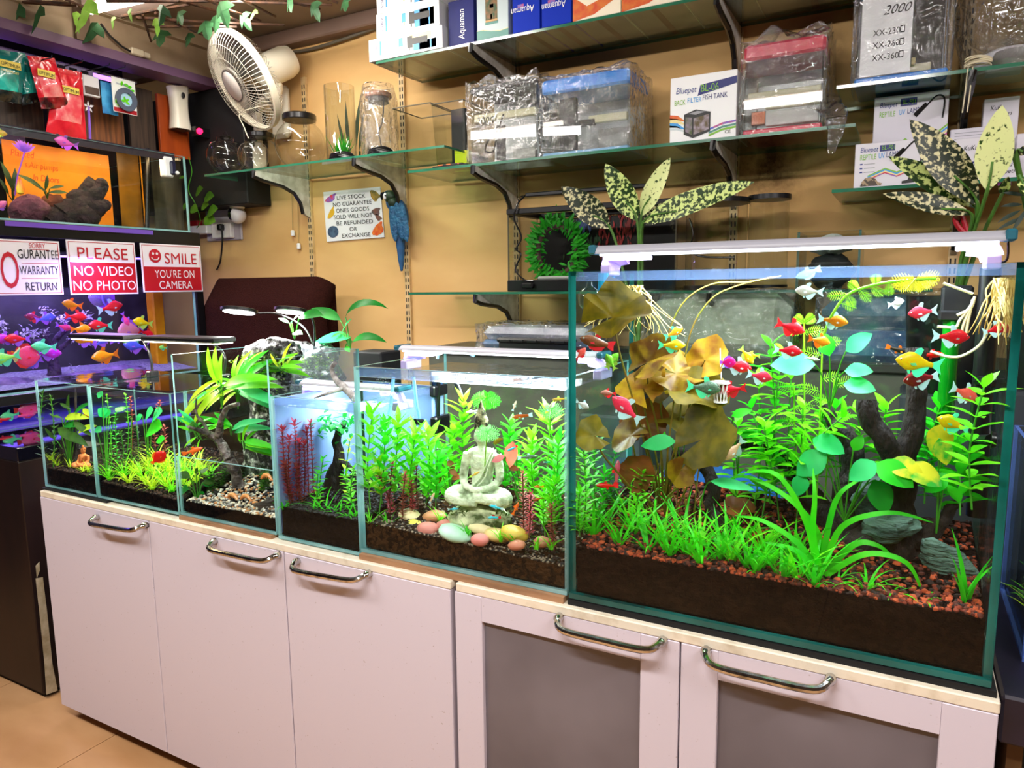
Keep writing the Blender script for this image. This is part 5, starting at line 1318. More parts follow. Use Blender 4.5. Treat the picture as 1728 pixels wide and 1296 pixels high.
for i,(b,t,Y_,lab)in enumerate([((76,790),(72,665),.2,'in the left corner'),((90,790),(86,672),.22,'right of the corner one')]):
 stem_plant('stem_plant','dim yellow green stem in the smallest tank '+lab,'water plant',q(*b,Y_),q(*t,Y_),12,4,.022,.006,DIM,group='stems in the smallest tank',seed=290+i,droop=.3,up=.6,low=.2)
wood('driftwood','dark driftwood stump behind the terracotta buddha',[([q(110,800,.22),q(108,745,.22),q(111,715,.22)],[.013,.010,.006]),([q(128,790,.22),q(128,720,.23),q(127,655,.23)],[.006,.004,.003])],BARK,seed=41)
TERRA=mat('terracotta','e0884a',0.75,col2='b8602c',scale=40)
buddha('buddha_figurine','small terracotta buddha seated at the front of the smallest tank',q(142,788,.075),.088,TERRA,TERRA,base=False)
fish(q(148,706,.08),16,'R',REDP,FIN_RED,'small red fish at the right edge of the smallest tank',kind='disc',pitch=10)
for i,(x,y,Y_)in enumerate([(85,775,.08),(97,786,.07),(108,788,.08),(92,780,.1),(118,790,.06),(150,795,.05),(140,797,.045)]):
 tuft('grass_tuft','sparse yellow tuft on the soil of the smallest tank, %s from the left'%ORD[[0,2,3,1,4,6,5][i]],'water plant',q(x,y,Y_),10,.05,.003,GRASSY,'grass tufts in the smallest tank',seed=300+i,droop=1.1,lean=.8)
 # flat black clip lamps above the two low tanks
for(xa,xb,y,Y_,arm,lab)in((130,222,566,.14,[(222,566),(238,570),(250,590),(256,612)],'flat black clip lamp with a curved arm above the smallest tank'),(252,374,570,.17,[(355,578),(372,590),(380,606),(378,628)],'flat black clip lamp above the low tank with the grass lawn')):
 A,B=P(xa,y,Y_),P(xb,y,Y_)
 t=thing('clip_lamp',lab,'clip lamp',(lerp(A.x,B.x,.5),Y_+.06,A.z))
 MB().box((A.x,Y_-.03,A.z-.007),(B.x,Y_+.05,A.z+.007),c=.004).build('lamp_head',BLACK,t)
 MB().box((A.x+.01,Y_-.024,A.z-.0105),(B.x-.01,Y_+.044,A.z-.0075)).build('led_panel',mat('warm_led','ffffff',.5,emit='fff0d0',es=7),t,False)
 MB().tube(smoothpath([P(x,y2,Y_+.08 if k else Y_+.04)for k,(x,y2)in enumerate(arm)],5),.004,8).build('arm',BLACK,t)
 e=P(*arm[-1],Y_+.08)
 MB().tube([(e.x,e.y,e.z+.003),(e.x,e.y,1.085)],.004,8).box((e.x-.010,e.y-.016,1.0702),(e.x+.010,e.y+.016,1.088),c=.003).build('clamp',BLACK,t)
 area_light('clip_lamp_glow',(lerp(A.x,B.x,.5),Y_+.01,A.z-.013),(lerp(A.x,B.x,.5),Y_,0),B.x-A.x-.03,.06,2.6,(1,.93,.76))
 # ---------------------------------------------------------------- left-hand rack of tanks
XF=-2.75
DARKW=mat('dark_veneer','24120c',0.45,col2='160a07',scale=10,stretch=(1,1,.2),spec=.4)
bc=thing('brown_cabinet','dark brown veneer cabinet with chipped corner, left of the white counter','cabinet',(-2.95,.5,0))
MB().box((-3.48,.035,.02),(-2.41,1.02,.80),c=.003).build('body',DARKW,bc,False)
MB().box((-3.46,.05,0),(-2.43,1.0,.02)).build('plinth',BLACKM,bc,False)
cp=[(60,955),(66,948),(67,962),(62,975)],[(60,976),(72,974),(80,1040),(88,1120),(97,1165),(78,1172),(75,1120),(67,1040)]
for poly in cp:
 vs=[PX(x,y,-2.4095)for x,y in poly];n=len(vs)
 MB().add(vs+[v+Vector((.0015,0,0))for v in vs],[tuple(range(n)),tuple(range(2*n-1,n-1,-1))]+[(i,(i+1)%n,(i+1)%n+n,i+n)for i in range(n)]).build('chipped_patch',mat('bare_board','c8bfa4',.85,col2='a09474',scale=30),bc,False)['label']='bare cream board where the veneer broke off'
tag(MB().box((-3.48,.033,.80),(-2.408,1.022,.845),c=.003).build('glass_ledge',mat('black_mirror','0a0a14',.06,spec=1.0,coat=1.0),None,False),'black mirror glass ledge on the brown cabinet, reflecting the violet tank','ledge')
rk=thing('tank_rack','black steel rack carrying the violet tank and the orange tank','rack',(-3.0,.5,.845))
for(z0,z1)in((.93,.967),(1.520,1.575)):
 MB().box((-3.4,.0,z0),(XF,1.03,z1),c=.002).build('shelf_beam',BLACK,rk,False)
for(x,y)in((-2.785,.995),(-3.39,.995),(-3.39,.0)):
 MB().box((x,y,.845),(x+.033,y+.033,1.52)).build('post',BLACK,rk,False)
MB().box((XF+.0005,.24,1.555),(XF+.004,.80,1.572)).build('glow_tape',mat('violet_tape','6a4ab0',.3),rk,False)
def tankx(label,y0,y1,z0,z1,water,wl):
 t=thing('aquarium',label,'aquarium',(-3.0,(y0+y1)/2,z0),'aquariums on the black rack')
 G=[GLASS,EDGE];th=.007;x0,x1=(-3.36 if z0>1.2 else -3.08),XF-.004
 pane('base_pane',(x0,y0,z0),(x1,y1,z0+th),G,t)
 pane('front_pane',(x1-th,y0,z0+th),(x1,y1,z1),G,t)
 pane('back_pane',(x0,y0,z0+th),(x0+th,y1,z1),G,t)
 pane('side_pane',(x0+th,y0,z0+th),(x1-th,y0+th,z1),G,t)
 pane('side_pane',(x0+th,y1-th,z0+th),(x1-th,y1,z1),G,t)
 tag(MB().box((x0+th+.001,y0+th+.001,z0+th+.001),(x1-th-.001,y1-th-.001,water)).build('tank_water',WATER,None,False),wl,'water','water in the rack tanks')
 return t
vt=tankx('violet-lit glass tank full of neon coloured fish, under the red and white signs',.01,.985,.967,1.345,1.325,'violet-lit water below the red and white signs')
MB().box((-3.070,.02,.976),(-3.062,.975,1.34)).build('backing_sheet',mat('slate_backing','3a3642',.6,col2='1c1a22',scale=9,detail=8),vt,False)
ot=tankx('amber tank with a lump of dark driftwood, above the signs',.01,.985,1.575,1.895,1.80,'amber water above the signs')
MB().box((-3.350,.02,1.584),(-3.34,.975,1.89)).build('backing_sheet',mat('dark_backing','14100c',.6,col2='2a2014',scale=9),ot,False)
def q2(px,py,X=-2.87):return PX(px,py,X)
lt=thing('reflection_tank','made-up shallow tank at the foot of the rack, standing for the violet reflection in the ledge','aquarium',(-3.0,.5,.845))  # tank made up in place of the violet tank's reflection in the ledge
pane('front_pane',(-2.76,.0,.8455),(-2.754,1.03,.929),[GLASS,EDGE],lt)
MB().box((-3.36,.01,.8455),(-3.34,1.02,.928)).build('backing_sheet',mat('reflection_backing','5a3ab0',.5,col2='3a2a90',scale=8),lt,False)
MB().box((-3.34,.01,.8455),(-2.762,1.02,.852)).build('floor_sheet',mat('reflection_floor','8a7ae0',.5,col2='5a4ac0',scale=60,kind='wave'),lt,False)
MB().box((-2.90,.03,.922),(-2.86,1.0,.929)).build('led_strip',mat('reflection_glow','ffffff',.5,emit='7a5aff',es=1.6),lt,False)  # added violet strip, lights the stand-in reflection
# violet tank contents
GV=MB()
for i in range(31):
 for j in range(9):
  GV.v.append((lerp(-3.058,-2.765,j/8),lerp(.02,.975,i/30),0.985+.006*noise.noise(Vector((i*.5,j*.6,3)))+.03*(1-j/8)))
GV.f=[(i*9+j,i*9+j+1,(i+1)*9+j+1,(i+1)*9+j)for i in range(30)for j in range(8)];GV.m=[0]*len(GV.f)
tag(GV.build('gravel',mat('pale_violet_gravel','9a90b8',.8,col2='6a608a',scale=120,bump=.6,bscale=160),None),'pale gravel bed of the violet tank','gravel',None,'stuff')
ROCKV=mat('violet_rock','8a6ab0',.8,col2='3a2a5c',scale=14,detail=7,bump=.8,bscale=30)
for(x,y,ry,rz,lab,sd)in((20,650,.075,.028,'long low rock at the front left of the violet tank',4),(45,658,.05,.022,'rounded rock right of the long low one in the violet tank',6),(135,640,.16,.03,'flat rock ridge behind the smallest counter tank',8),(205,632,.12,.035,'flat rock at the right of the violet tank',9)):
 p=q2(x,y,-2.88)
 tag(MB().blob(p,(.05,ry,rz),sd,.3,1.8,12,18).build('rock',ROCKV,None,True,40),lab,'rock')
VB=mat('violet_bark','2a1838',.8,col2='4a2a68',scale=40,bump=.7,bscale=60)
def w2(name,label,br,m,cat='driftwood',seed=1):
 return wood(name,label,[([q2(x,y,X)for x,y,X in pts],rs)for pts,rs in br],m,cat,9,seed)
w2('driftwood','branching bonsai driftwood in the violet tank',[([(92,650,-2.93),(90,615,-2.92),(85,590,-2.92),(76,572,-2.91),(80,545,-2.9),(84,528,-2.9)],[.03,.022,.018,.014,.010,.006]),([(76,575,-2.91),(55,578,-2.9),(35,572,-2.89),(15,576,-2.88),(-5,560,-2.87)],[.014,.012,.010,.009,.005]),([(88,595,-2.92),(97,570,-2.92),(112,555,-2.92),(115,540,-2.92),(140,541,-2.9),(160,540,-2.9)],[.014,.012,.010,.009,.007,.003]),([(90,600,-2.91),(105,585,-2.9),(118,575,-2.88),(128,570,-2.87)],[.012,.010,.008,.004])],VB,seed=6)
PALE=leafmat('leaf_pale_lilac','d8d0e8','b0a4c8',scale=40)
R=random.Random(21)
for i,(x,y,sx,sy,n,lab)in enumerate([(78,530,12,7,40,'top of the bonsai driftwood'),(105,540,12,8,36,'right fork of the bonsai driftwood'),(142,534,13,6,36,'end of the upper right branch'),(48,562,16,7,44,'left branch, in the middle'),(2,550,8,12,24,'far left branch end'),(72,562,9,8,24,'trunk fork'),(122,570,8,6,20,'lower right branch'),(60,600,10,5,22,'foot of the trunk, left'),(118,622,8,5,16,'foot of the trunk, right'),(148,580,10,4,16,'tip under the orange fish')]):
 m=MB()
 for k in range(n):
  m.leaf(q2(R.gauss(x,sx*.6),R.gauss(y,sy*.6),R.uniform(-2.94,-2.86)),(R.uniform(-.2,1),R.uniform(-1,1),R.uniform(-.5,.8)),.022,.009,(0,0,1),.9,.1,3)
 tag(m.build('moss_clump',PALE,None),'pale lilac leaf clump on the '+lab,'water plant','leaf clumps of the violet tank')
F2='fish of the violet tank'
TURQ=fishm('40e0b0','80f0a0');BLUEF=fishm('4a5af0','6a70f8');VIOF=fishm('c020e0','e030d0');LILF=fishm('a89ad8','8a7ac0');PINKD2=fishm('f0309a','f85a9a');LIMEF=fishm('c0f040','60e880')
for a in[((121,525,-2.8),34,'L',ORNG,FIN_ORANGE,'orange fish at the top, right of the bonsai crown','tetra',12),((128,546,-2.8),36,'R',CRIM,FIN_RED,'crimson fish below the upper right branch','tetra',-6),((190,533,-2.8),44,'R',CRIM,FIN_CLEAR,'crimson fish with a pale back near the right, high up','tetra',12),((173,520,-2.86),46,'L',LILF,FIN_VIO,'large grey lilac disc fish near the hose','disc',0),((205,542,-2.8),24,'R',PINKD2,FIN_VIO,'small magenta fish right of the crimson one with the pale back','tetra',-65),((185,515,-2.84),18,'L',BLUEF,FIN_VIO,'small blue fish over the lilac disc fish','tetra',30),((170,562,-2.82),40,'L',CRIM,FIN_MINT,'red fish with a mint back above the black clip lamp','tetra',5),((137,566,-2.8),34,'R',ORNG,FIN_ORANGE,'orange fish half behind the left end of the black clip lamp','tetra',0),((140,587,-2.8),44,'L',ORNG,FIN_VIO,'orange fish directly under the black clip lamp','tetra',20),((178,585,-2.86),34,'R',BLUEF,FIN_VIO,'blue fish under the middle of the black clip lamp','tetra',30),((201,580,-2.84),30,'R',BLUEF,FIN_VIO,'slim blue fish right of the other blue one','slim',8),((240,556,-2.8),36,'L',LEM,FIN_YEL,'lemon fish in front of the yellow column','tetra',12),((245,571,-2.82),28,'R',CRIM,FIN_RED,'crimson fish below the lemon one by the yellow column','tetra',-20),((222,577,-2.86),46,'L',fishm('e07ac0','f0a080'),FIN_VIO,'pink disc fish beside the curved lamp arm','disc',0),((219,586,-2.8),32,'L',LIMEF,FIN_MINT,'lime fish in front of the pink disc fish','tetra',10),((228,598,-2.8),44,'L',BLUEF,FIN_VIO,'blue fish inside the curve of the lamp arm','tetra',12),((180,615,-2.8),46,'L',ORNG,FIN_ORANGE,'orange fish low above the lid of the low tank','tetra',-3),((13,583,-2.8),36,'L',VIOF,FIN_VIO,'violet fish at the far left, nose to the frame edge','tetra',0),((30,585,-2.79),40,'L',CRIM,FIN_VIO,'crimson fish following the violet one at the far left','tetra',5),((41,598,-2.8),32,'L',fishm('f8e0b0','f0c070'),FIN_ORANGE,'cream fish diving below the crimson one at the left','tetra',-70),((74,598,-2.79),40,'L',TURQ,FIN_MINT,'turquoise green fish in front of the trunk','tetra',8),((82,610,-2.82),42,'R',VIOF,FIN_VIO,'violet fish below the turquoise green one','tetra',-4),((12,619,-2.79),48,'L',LIMEF,FIN_MINT,'lime and mint fish at the left edge','tetra',-6),((39,622,-2.8),52,'R',fishm('f0305a','e0488a'),FIN_RED,'large round pink red disc fish at the lower left','disc',-8),((62,622,-2.82),30,'L',BLUEF,FIN_VIO,'blue fish right of the large disc fish','tetra',-20),((57,545,-2.9),30,'L',fishm('a8204a','7a1838'),FIN_RED,'dim red fish behind the left of the bonsai crown','tetra',10),((80,548,-2.86),34,'R',BLUEF,FIN_VIO,'blue violet fish inside the bonsai crown','tetra',10),((105,560,-2.86),26,'R',PINKD2,FIN_VIO,'magenta fish beside the trunk fork','tetra',-20),((275,592,-2.82),16,'L',LIMEF,FIN_MINT,'tiny green fish right of the yellow column','tetra',10),((2,580,-2.83),26,'L',PINKD2,FIN_RED,'rosy fish cut by the left edge of the picture','tetra',5)]:
 p=q2(*a[0]);me=fish_mesh(a[6],a[3],a[4])
 L=a[1]*PPM(p)/1.2*1.0
 s=1 if a[2]=='R' else -1
 d=Vector((0,s,0))*math.cos(math.radians(a[7]))+Vector((0,0,math.sin(math.radians(a[7]))))
 o=bpy.data.objects.new('fish',me);COL.objects.link(o)
 o.matrix_world=Matrix.Translation(p)@frame_from(d,(0,0,1)).to_4x4()@Matrix.Scale(L,4)
 tag(o,a[5],'fish',F2)
for(x,y,ln,hd,m_,fm_,lab,kd)in((18,711,30,'L',TURQ,FIN_MINT,'turquoise fish standing for a reflection in the ledge','tetra'),(47,708,40,'R',PINKD2,FIN_RED,'pink disc fish standing for a reflection in the ledge','disc'),(45,735,34,'R',PINKD2,FIN_VIO,'pink fish, lower down, standing for a reflection in the ledge','slim'),(3,716,30,'R',CRIM,FIN_RED,'red fish at the picture edge standing for a reflection in the ledge','slim')):
 p=q2(x,y,-2.80);p.z=max(p.z,.868);o=bpy.data.objects.new('fish',fish_mesh(kd,m_,fm_));COL.objects.link(o)
 o.matrix_world=Matrix.Translation(p)@frame_from((0,1 if hd=='R' else -1,0),(0,0,1)).to_4x4()@Matrix.Scale(ln*PPM(p)/1.2,4)
 tag(o,lab,'fish','stand-ins for fish reflected in the ledge')  # fish placed in lieu of mirror images in the ledge
tag(MB().tube(smoothpath([q2(173,495,-2.84),q2(174,508,-2.84),q2(180,518,-2.84)],4),.004,8).build('hose',mat('hose_violet','8a80f8',.3,trans=.3),None),'pale hose hanging down above the lilac disc fish','hose')
ycol=[q2(250,503,-2.93),q2(272,655,-2.93)]
tag(MB().box((-2.95,ycol[0].y,.985),(-2.90,ycol[0].y+.055,1.33),c=.006).build('yellow_column',mat('yellow_column','f0a818',.4,col2='d08010',scale=12,trans=.3),None),'upright yellow column in the right part of the violet tank','ornament')
tag(MB().box((-2.97,ycol[0].y+.075,.985),(-2.95,.97,1.33)).build('foam_sheet',mat('lilac_foam','8a8498',.8,col2='3a3848',scale=26,sharp=(.3,.7)),None),'mottled grey filter sheet at the right end of the violet tank','filter sheet')
vl=thing('violet_led_bar','violet LED bar under the rack beam, behind the signs','aquarium light',(-2.85,.5,1.46))
MB().box((-2.90,.03,1.462),(-2.80,.97,1.478),c=.003).build('housing',BLACK,vl,False)
MB().box((-2.895,.04,1.459),(-2.805,.96,1.4618)).build('led_strip',mat('violet_led','ffffff',.5,emit='7a54ff',es=6),vl,False)
MB().box((-2.888,.1,1.478),(-2.875,.12,1.520)).box((-2.888,.88,1.478),(-2.875,.90,1.520)).build('hanger',BLACK,vl,False)
area_light('violet_led_glow',(-2.85,.5,1.455),(-2.86,.5,0),.09,.9,9,(.50,.36,1.0))
# amber tank contents
al=thing('amber_led_bar','warm LED bar on top of the amber tank','aquarium light',(-2.83,.5,1.90))
MB().box((-2.87,.03,1.898),(-2.80,.97,1.910),c=.002).box((-2.803,.03,1.876),(-2.80,.97,1.898)).box((-2.87,.02,1.8955),(-2.80,.03,1.91)).build('housing',mat('dark_housing','241e2c',.4),al,False)
MB().box((-2.855,.04,1.892),(-2.815,.96,1.8978)).build('led_strip',mat('warm_strip','ffffff',.5,emit='ffd8a0',es=20),al,False)
def xplate(name,X,px0,py0,px1,py1,m,par=None,th=.004,lean=0):
 a,b=PX(px0,py0,X),PX(px1,py1,X)
 return MB().box((X-th,a.y,b.z),(X,b.y,a.z)).build(name,m,par,False)
ORC=mat('orange_card','f09808',.5,col2='e07a08',scale=7,detail=6,trans=.15)
oc=thing('orange_card','bright orange lettered card standing at the back of the amber tank','card',PX(110,385,-2.97))
c0,c1=PX(2,232,-2.97),PX(194,392,-2.97)
MB().box((-2.975,c0.y,1.585),(-2.97,c1.y,c0.z-.005),c=.001).build('sheet',ORC,oc,False)
RIT=mat('card_lettering','d04a08',.6)
for(t,x,y,w,h)in(('Planted',18,262,40,15),('s.Air pumps',42,282,56,14),('In Doors',56,304,44,14)):
 p=PX(x,y,-2.9695);e=PX(x+w,y+2,-2.9695)
 lettering(oc,t,p,(0,1,0),(0,0,1),h*PPM(p)*.72,RIT,e.y-p.y,shear=.2)
tag(xplate('amber_film',-2.985,195,245,243,392,mat('amber_film','8a5c0c',.4,col2='5a3c08',scale=8)),'brown amber sheet right of the orange card','sheet')
tag(xplate('amber_strip',-2.965,236,250,246,392,mat('amber_strip','f8a808',.4,trans=.2)),'narrow glowing amber strip beside the black tube','strip')
tag(MB().tube([PX(249,250,-2.9),PX(248,388,-2.9)],.009,10).build('black_tube',BLACK,None),'black upright tube between the amber sheet and the grey mottled end','tube')
tag(xplate('algae_sheet',-2.985,254,262,312,392,mat('algae_grey','5a5446',.6,col2='2a261c',scale=20,stretch=(1,1,.15))),'streaky grey sheet at the right end of the amber tank','sheet')
w2('driftwood','big dark driftwood lump sloping up in front of the orange card',[([(70,385,-2.86),(100,368,-2.86),(130,345,-2.86),(150,318,-2.86),(156,302,-2.86)],[.05,.055,.045,.03,.016]),([(110,375,-2.85),(140,350,-2.85),(165,322,-2.85),(174,306,-2.85)],[.05,.05,.035,.02]),([(100,382,-2.84),(140,366,-2.84),(165,350,-2.84),(182,344,-2.84)],[.04,.05,.035,.015])],mat('plum_bark','10070a',.9,col2='2a1420',scale=30,bump=.8,bscale=50),seed=14)
p=PX(50,355,-2.82)
tag(MB().blob(p,(.035,.075,.05),12,.3,1.6,12,18,0,Matrix.Rotation(.35,3,'X')).build('rock',mat('plum_rock','7a3a52',.85,col2='3c1a28',scale=16,detail=8,bump=.9,bscale=40),None,True,40),'plum coloured rock at the left of the amber tank','rock')
p=PX(92,345,-2.88)
tag(MB().blob(p,(.03,.045,.04),15,.3,1.6,12,18).build('rock',mat('rust_rock','6a2c14',.85,col2='3a160a',scale=16,bump=.9,bscale=40),None,True,40),'rust brown rock between the plum rock and the driftwood','rock')
DKL=leafmat('leaf_dark_olive','24380c','3a5414',scale=20,trans=.2)
for(lab,root,lv,fl_px)in(('dark plant with a lilac artificial flower at the left of the amber tank',(22,340),[((20,320),(8,275)),((22,320),(28,285)),((20,325),(35,300)),((15,330),(2,300)),((25,325),(22,312))],(40,248)),('low dark plant in the middle of the amber tank',(80,335),[((72,318),(35,292)),((76,322),(82,296)),((84,318),(108,312)),((82,325),(114,322)),((80,325),(60,310))],None)):
 t=thing('dark_plant',lab,'water plant',q2(*root,-2.85))
 for a,b in lv:
  A,B=q2(*a,-2.85),q2(*b,-2.84)
  MB().leaf(A,B-A,(B-A).length*1.1,(B-A).length*.24,(1,0,.5),.5,.15,5).tube([q2(*root,-2.85),A],.002,5).build('leaf',DKL,t)
 if fl_px:
  c=q2(*fl_px,-2.80);m=MB()
  for k in range(9):
   a=-.9+k*.23
   m.leaf(c-Vector((0,0,.02)),(.15*math.sin(k),math.sin(a),math.cos(a)),.048,.012,(1,0,0),.3,.2,3)
  m.tube([q2(25,330,-2.85),q2(30,295,-2.82),c-Vector((0,0,.02))],.0025,6)
  m.build('flower',leafmat('petal_lilac','c07af8','a060f0',trans=.3),t)
p=q2(34,317,-2.81)
tag(MB().lathe([(.002,-.024),(.011,-.018),(.013,.0),(.009,.012),(.006,.028),(.002,.034)],12,0,None,p).build('red_float',mat('float_red','f01810',.35,col2='f8e040',scale=1.5,sharp=(.45,.5)),None),'small red and yellow float in the amber tank','float')
for(x,y,ln,hd,m_,fm_,lab,pt)in((112,254,30,'L',fishm('f050c8','f878d8'),FIN_VIO,'pink magenta fish in front of the orange card',8),(7,355,20,'R',fishm('f070b8'),FIN_VIO,'small pink fish beside the plum rock',40),(0,232,18,'R',YF,FIN_YEL,'yellow fish cut by the left edge of the picture, high up',0)):
 p=q2(x,y,-2.80);o=bpy.data.objects.new('fish',fish_mesh('tetra',m_,fm_));COL.objects.link(o)
 d=Vector((0,1 if hd=='R' else -1,0))*math.cos(math.radians(pt))+Vector((0,0,math.sin(math.radians(pt))))
 o.matrix_world=Matrix.Translation(p)@frame_from(d,(0,0,1)).to_4x4()@Matrix.Scale(ln*PPM(p)/1.2*1.3,4)
 tag(o,lab,'fish','fish of the amber tank')
ho=thing('surface_filter','white filter box with a dark blue clip inside the amber tank rim','aquarium filter',PX(288,300,-2.79))
a,b=PX(277,263,-2.79),PX(295,300,-2.79)
MB().box((-2.83,a.y,b.z),(-2.79,b.y,a.z),c=.006).build('housing',WHITE,ho)
a,b=PX(287,271,-2.785),PX(298,296,-2.785)
MB().box((-2.80,a.y,b.z),(-2.780,b.y,a.z),c=.006).build('clip',mat('navy_plastic','14183a',.3),ho)
p=PX(298,292,-2.782)
MB().lathe([(.008,0),(.008,.008),(.004,.012)],10,0,Matrix.Rotation(math.pi/2,3,'Y'),p).build('knob',WHITE,ho)
# signs
SIGNW=mat('sign_white','f4f0f6',.35,trans=.25)
SIGNR=mat('sign_red','c01828',.4,trans=.25)
def sign(name,label,pxa,pya,pxb,pyb,cut=False):
 X=XF+.006
 a,b=PX(pxa,pya,X),PX(pxb,pyb,X)
 y0,y1,z0,z1=a.y,b.y,b.z,a.z
 t=thing(name,label,'sign',(X,(y0+y1)/2,z0),'red and white signs under the amber tank')
 MB().box((X-.004,y0,z0),(X,y1,z1),c=.0008).build('board',SIGNW,t,False)
 return t,X,y0,y1,z0,z1
def fill(par,X,y0,y1,z0,z1,m,name='panel',d=.0006):
 return MB().box((X,y0,z0),(X+d,y1,z1)).build(name,m,par,False)
def border(par,X,y0,y1,z0,z1,m,w=.002):
 MB().box((X,y0,z0),(X+.0006,y1,z0+w)).box((X,y0,z1-w),(X+.0006,y1,z1)).box((X,y0,z0),(X+.0006,y0+w,z1)).box((X,y1-w,z0),(X+.0006,y1,z1)).build('border',m,par,False)
def xtext(par,txt,X,yc,z,h,w,m):
 lettering(par,txt,(X+.0009,yc,z),(0,1,0),(0,0,1),h,m,w,'CENTER',bold=.012)
t,X,y0,y1,z0,z1=sign('sign_board','sign listing no guarantee, warranty or return, leftmost of the three',-20,402,108,497)
border(t,X,y0+.006,y1-.006,z0+.006,z1-.006,RED_INK)
fr=lambda f:lerp(z0,z1,f)
yc=PX(70,450,X).y
xtext(t,'SORRY',X,PX(62,412,X).y,PX(62,419,X).z,.018,.055,RED_INK)
for py,h,w,s in((437,.032,.139,'GURANTEE'),(463,.030,.134,'WARRANTY'),(490,.029,.108,'RETURN')):
 xtext(t,s,X,PX(dict(GURANTEE=65,WARRANTY=67,RETURN=71)[s],py,X).y,PX(70,py,X).z,h,w,INK)
for py,w in((422,.06),(445,.125),(470,.125)):
 p=PX(68,py,X);fill(t,X,p.y-w/2,p.y+w/2,p.z,p.z+.0018,RED_INK,'rule')
xtext(t,'NO',X,PX(2,480,X).y,PX(2,486,X).z,.125,.12,RED_INK)
t,X,y0,y1,z0,z1=sign('sign_board','sign asking please no video and no photo, middle one of the three',111,404,234,496)
zs=lerp(z0,z1,.60)
fill(t,X,y0+.008,y1-.008,z0+.008,zs,SIGNR)
border(t,X,y0+.006,y1-.006,z0+.006,z1-.006,RED_INK)
xtext(t,'PLEASE',X,(y0+y1)/2,lerp(z0,z1,.66),.044,.20,RED_INK)
xtext(t,'NO VIDEO',X,(y0+y1)/2,lerp(z0,z1,.355),.036,.235,SIGNW)
xtext(t,'NO PHOTO',X,(y0+y1)/2,lerp(z0,z1,.085),.036,.25,SIGNW)
t,X,y0,y1,z0,z1=sign('sign_board','smile sign with a round red face, rightmost of the three',236,410,343,492)
zs=lerp(z0,z1,.53)
fill(t,X,y0+.008,y1-.008,z0+.008,zs,SIGNR)
border(t,X,y0+.006,y1-.006,z0+.006,z1-.006,RED_INK)
xtext(t,'SMILE',X,lerp(y0,y1,.64),lerp(z0,z1,.60),.044,.155,RED_INK)
xtext(t,"YOU'RE ON",X,(y0+y1)/2+.008,lerp(z0,z1,.30),.033,.19,SIGNW)
xtext(t,'CAMERA',X,(y0+y1)/2+.008,lerp(z0,z1,.07),.033,.16,SIGNW)
fc=Vector((X+.0008,lerp(y0,y1,.22),lerp(z0,z1,.75)))
MX=Matrix.Rotation(math.pi/2,3,'Y')
MB().lathe([(0.0001,0),(.028,0),(.028,.0008),(0.0001,.0008)],28,0,MX,fc-Vector((.0006,0,0))).build('smiley',RED_INK,t)
sm=MB()
for s in(-1,1):sm.lathe([(.0001,0),(.0055,0),(.0055,.0006),(.0001,.0006)],12,0,MX,fc+Vector((.0004,s*.009,.009)))
sm.tube(smoothpath([fc+Vector((.0008,-.017,-.006)),fc+Vector((.0008,-.009,-.015)),fc+Vector((.0008,.009,-.015)),fc+Vector((.0008,.017,-.006))],5),.0022,6)
sm.build('smile',SIGNW,t)
# wood samples, hanging stock
WOODB=mat('walnut_plank','9a5a26',.5,col2='4a2810',scale=14,detail=8,stretch=(1,5,.35),sharp=(.3,.7))
WOODK=mat('black_oak_plank','241a14',.5,col2='4a382c',scale=16,detail=8,stretch=(1,5,.3))
WOODO=mat('orange_laminate','b04a10',.45,col2='9a3c0c',scale=8,stretch=(1,3,.3))
for(m_,quad,lab)in((WOODK,(-30,128,78,230),'dark plank sample behind the hanging food bags'),(WOODB,(78,140,214,262),'walnut plank sample above the amber tank'),(WOODK,(214,143,265,258),'black oak plank sample beside the walnut one'),(WOODO,(265,157,322,262),'orange laminate sample behind the white dispenser')):
 a,b=PX(quad[0],quad[1],-2.9),PX(quad[2],quad[3],-2.9)
 tag(MB().box((-2.915,a.y,1.915),(-2.90,b.y-.002,a.z),c=.001).build('plank_sample',m_,None,False),lab,'plank sample','plank samples above the amber tank')
hr=thing('hook_rail','white slotted rail with thin hooks carrying the food bags','hook rail',PX(60,110,-2.88))
a,b=PX(-30,70,-2.895),PX(155,126,-2.895)
zr=PX(60,105,-2.89).z
m=MB().box((-2.9,a.y,zr-.015),(-2.885,b.y,zr+.02),c=.001)
for k in range(8):m.box((-2.886,b.y-.05-k*.045,zr-.008),(-2.8845,b.y-.02-k*.045,zr+.012),1)
m.build('rail',[mat('lilac_metal','b8a8d0',.4),BLACKM],hr,False)
for px_ in(40,92,138,165):
 p=PX(px_,105+px_*.12,-2.885)
 MB().tube([p+Vector((0,0,0)),p+Vector((.16,.01,.004)),p+Vector((.165,.01,.012))],.0022,6).build('hook',BLACK,hr)
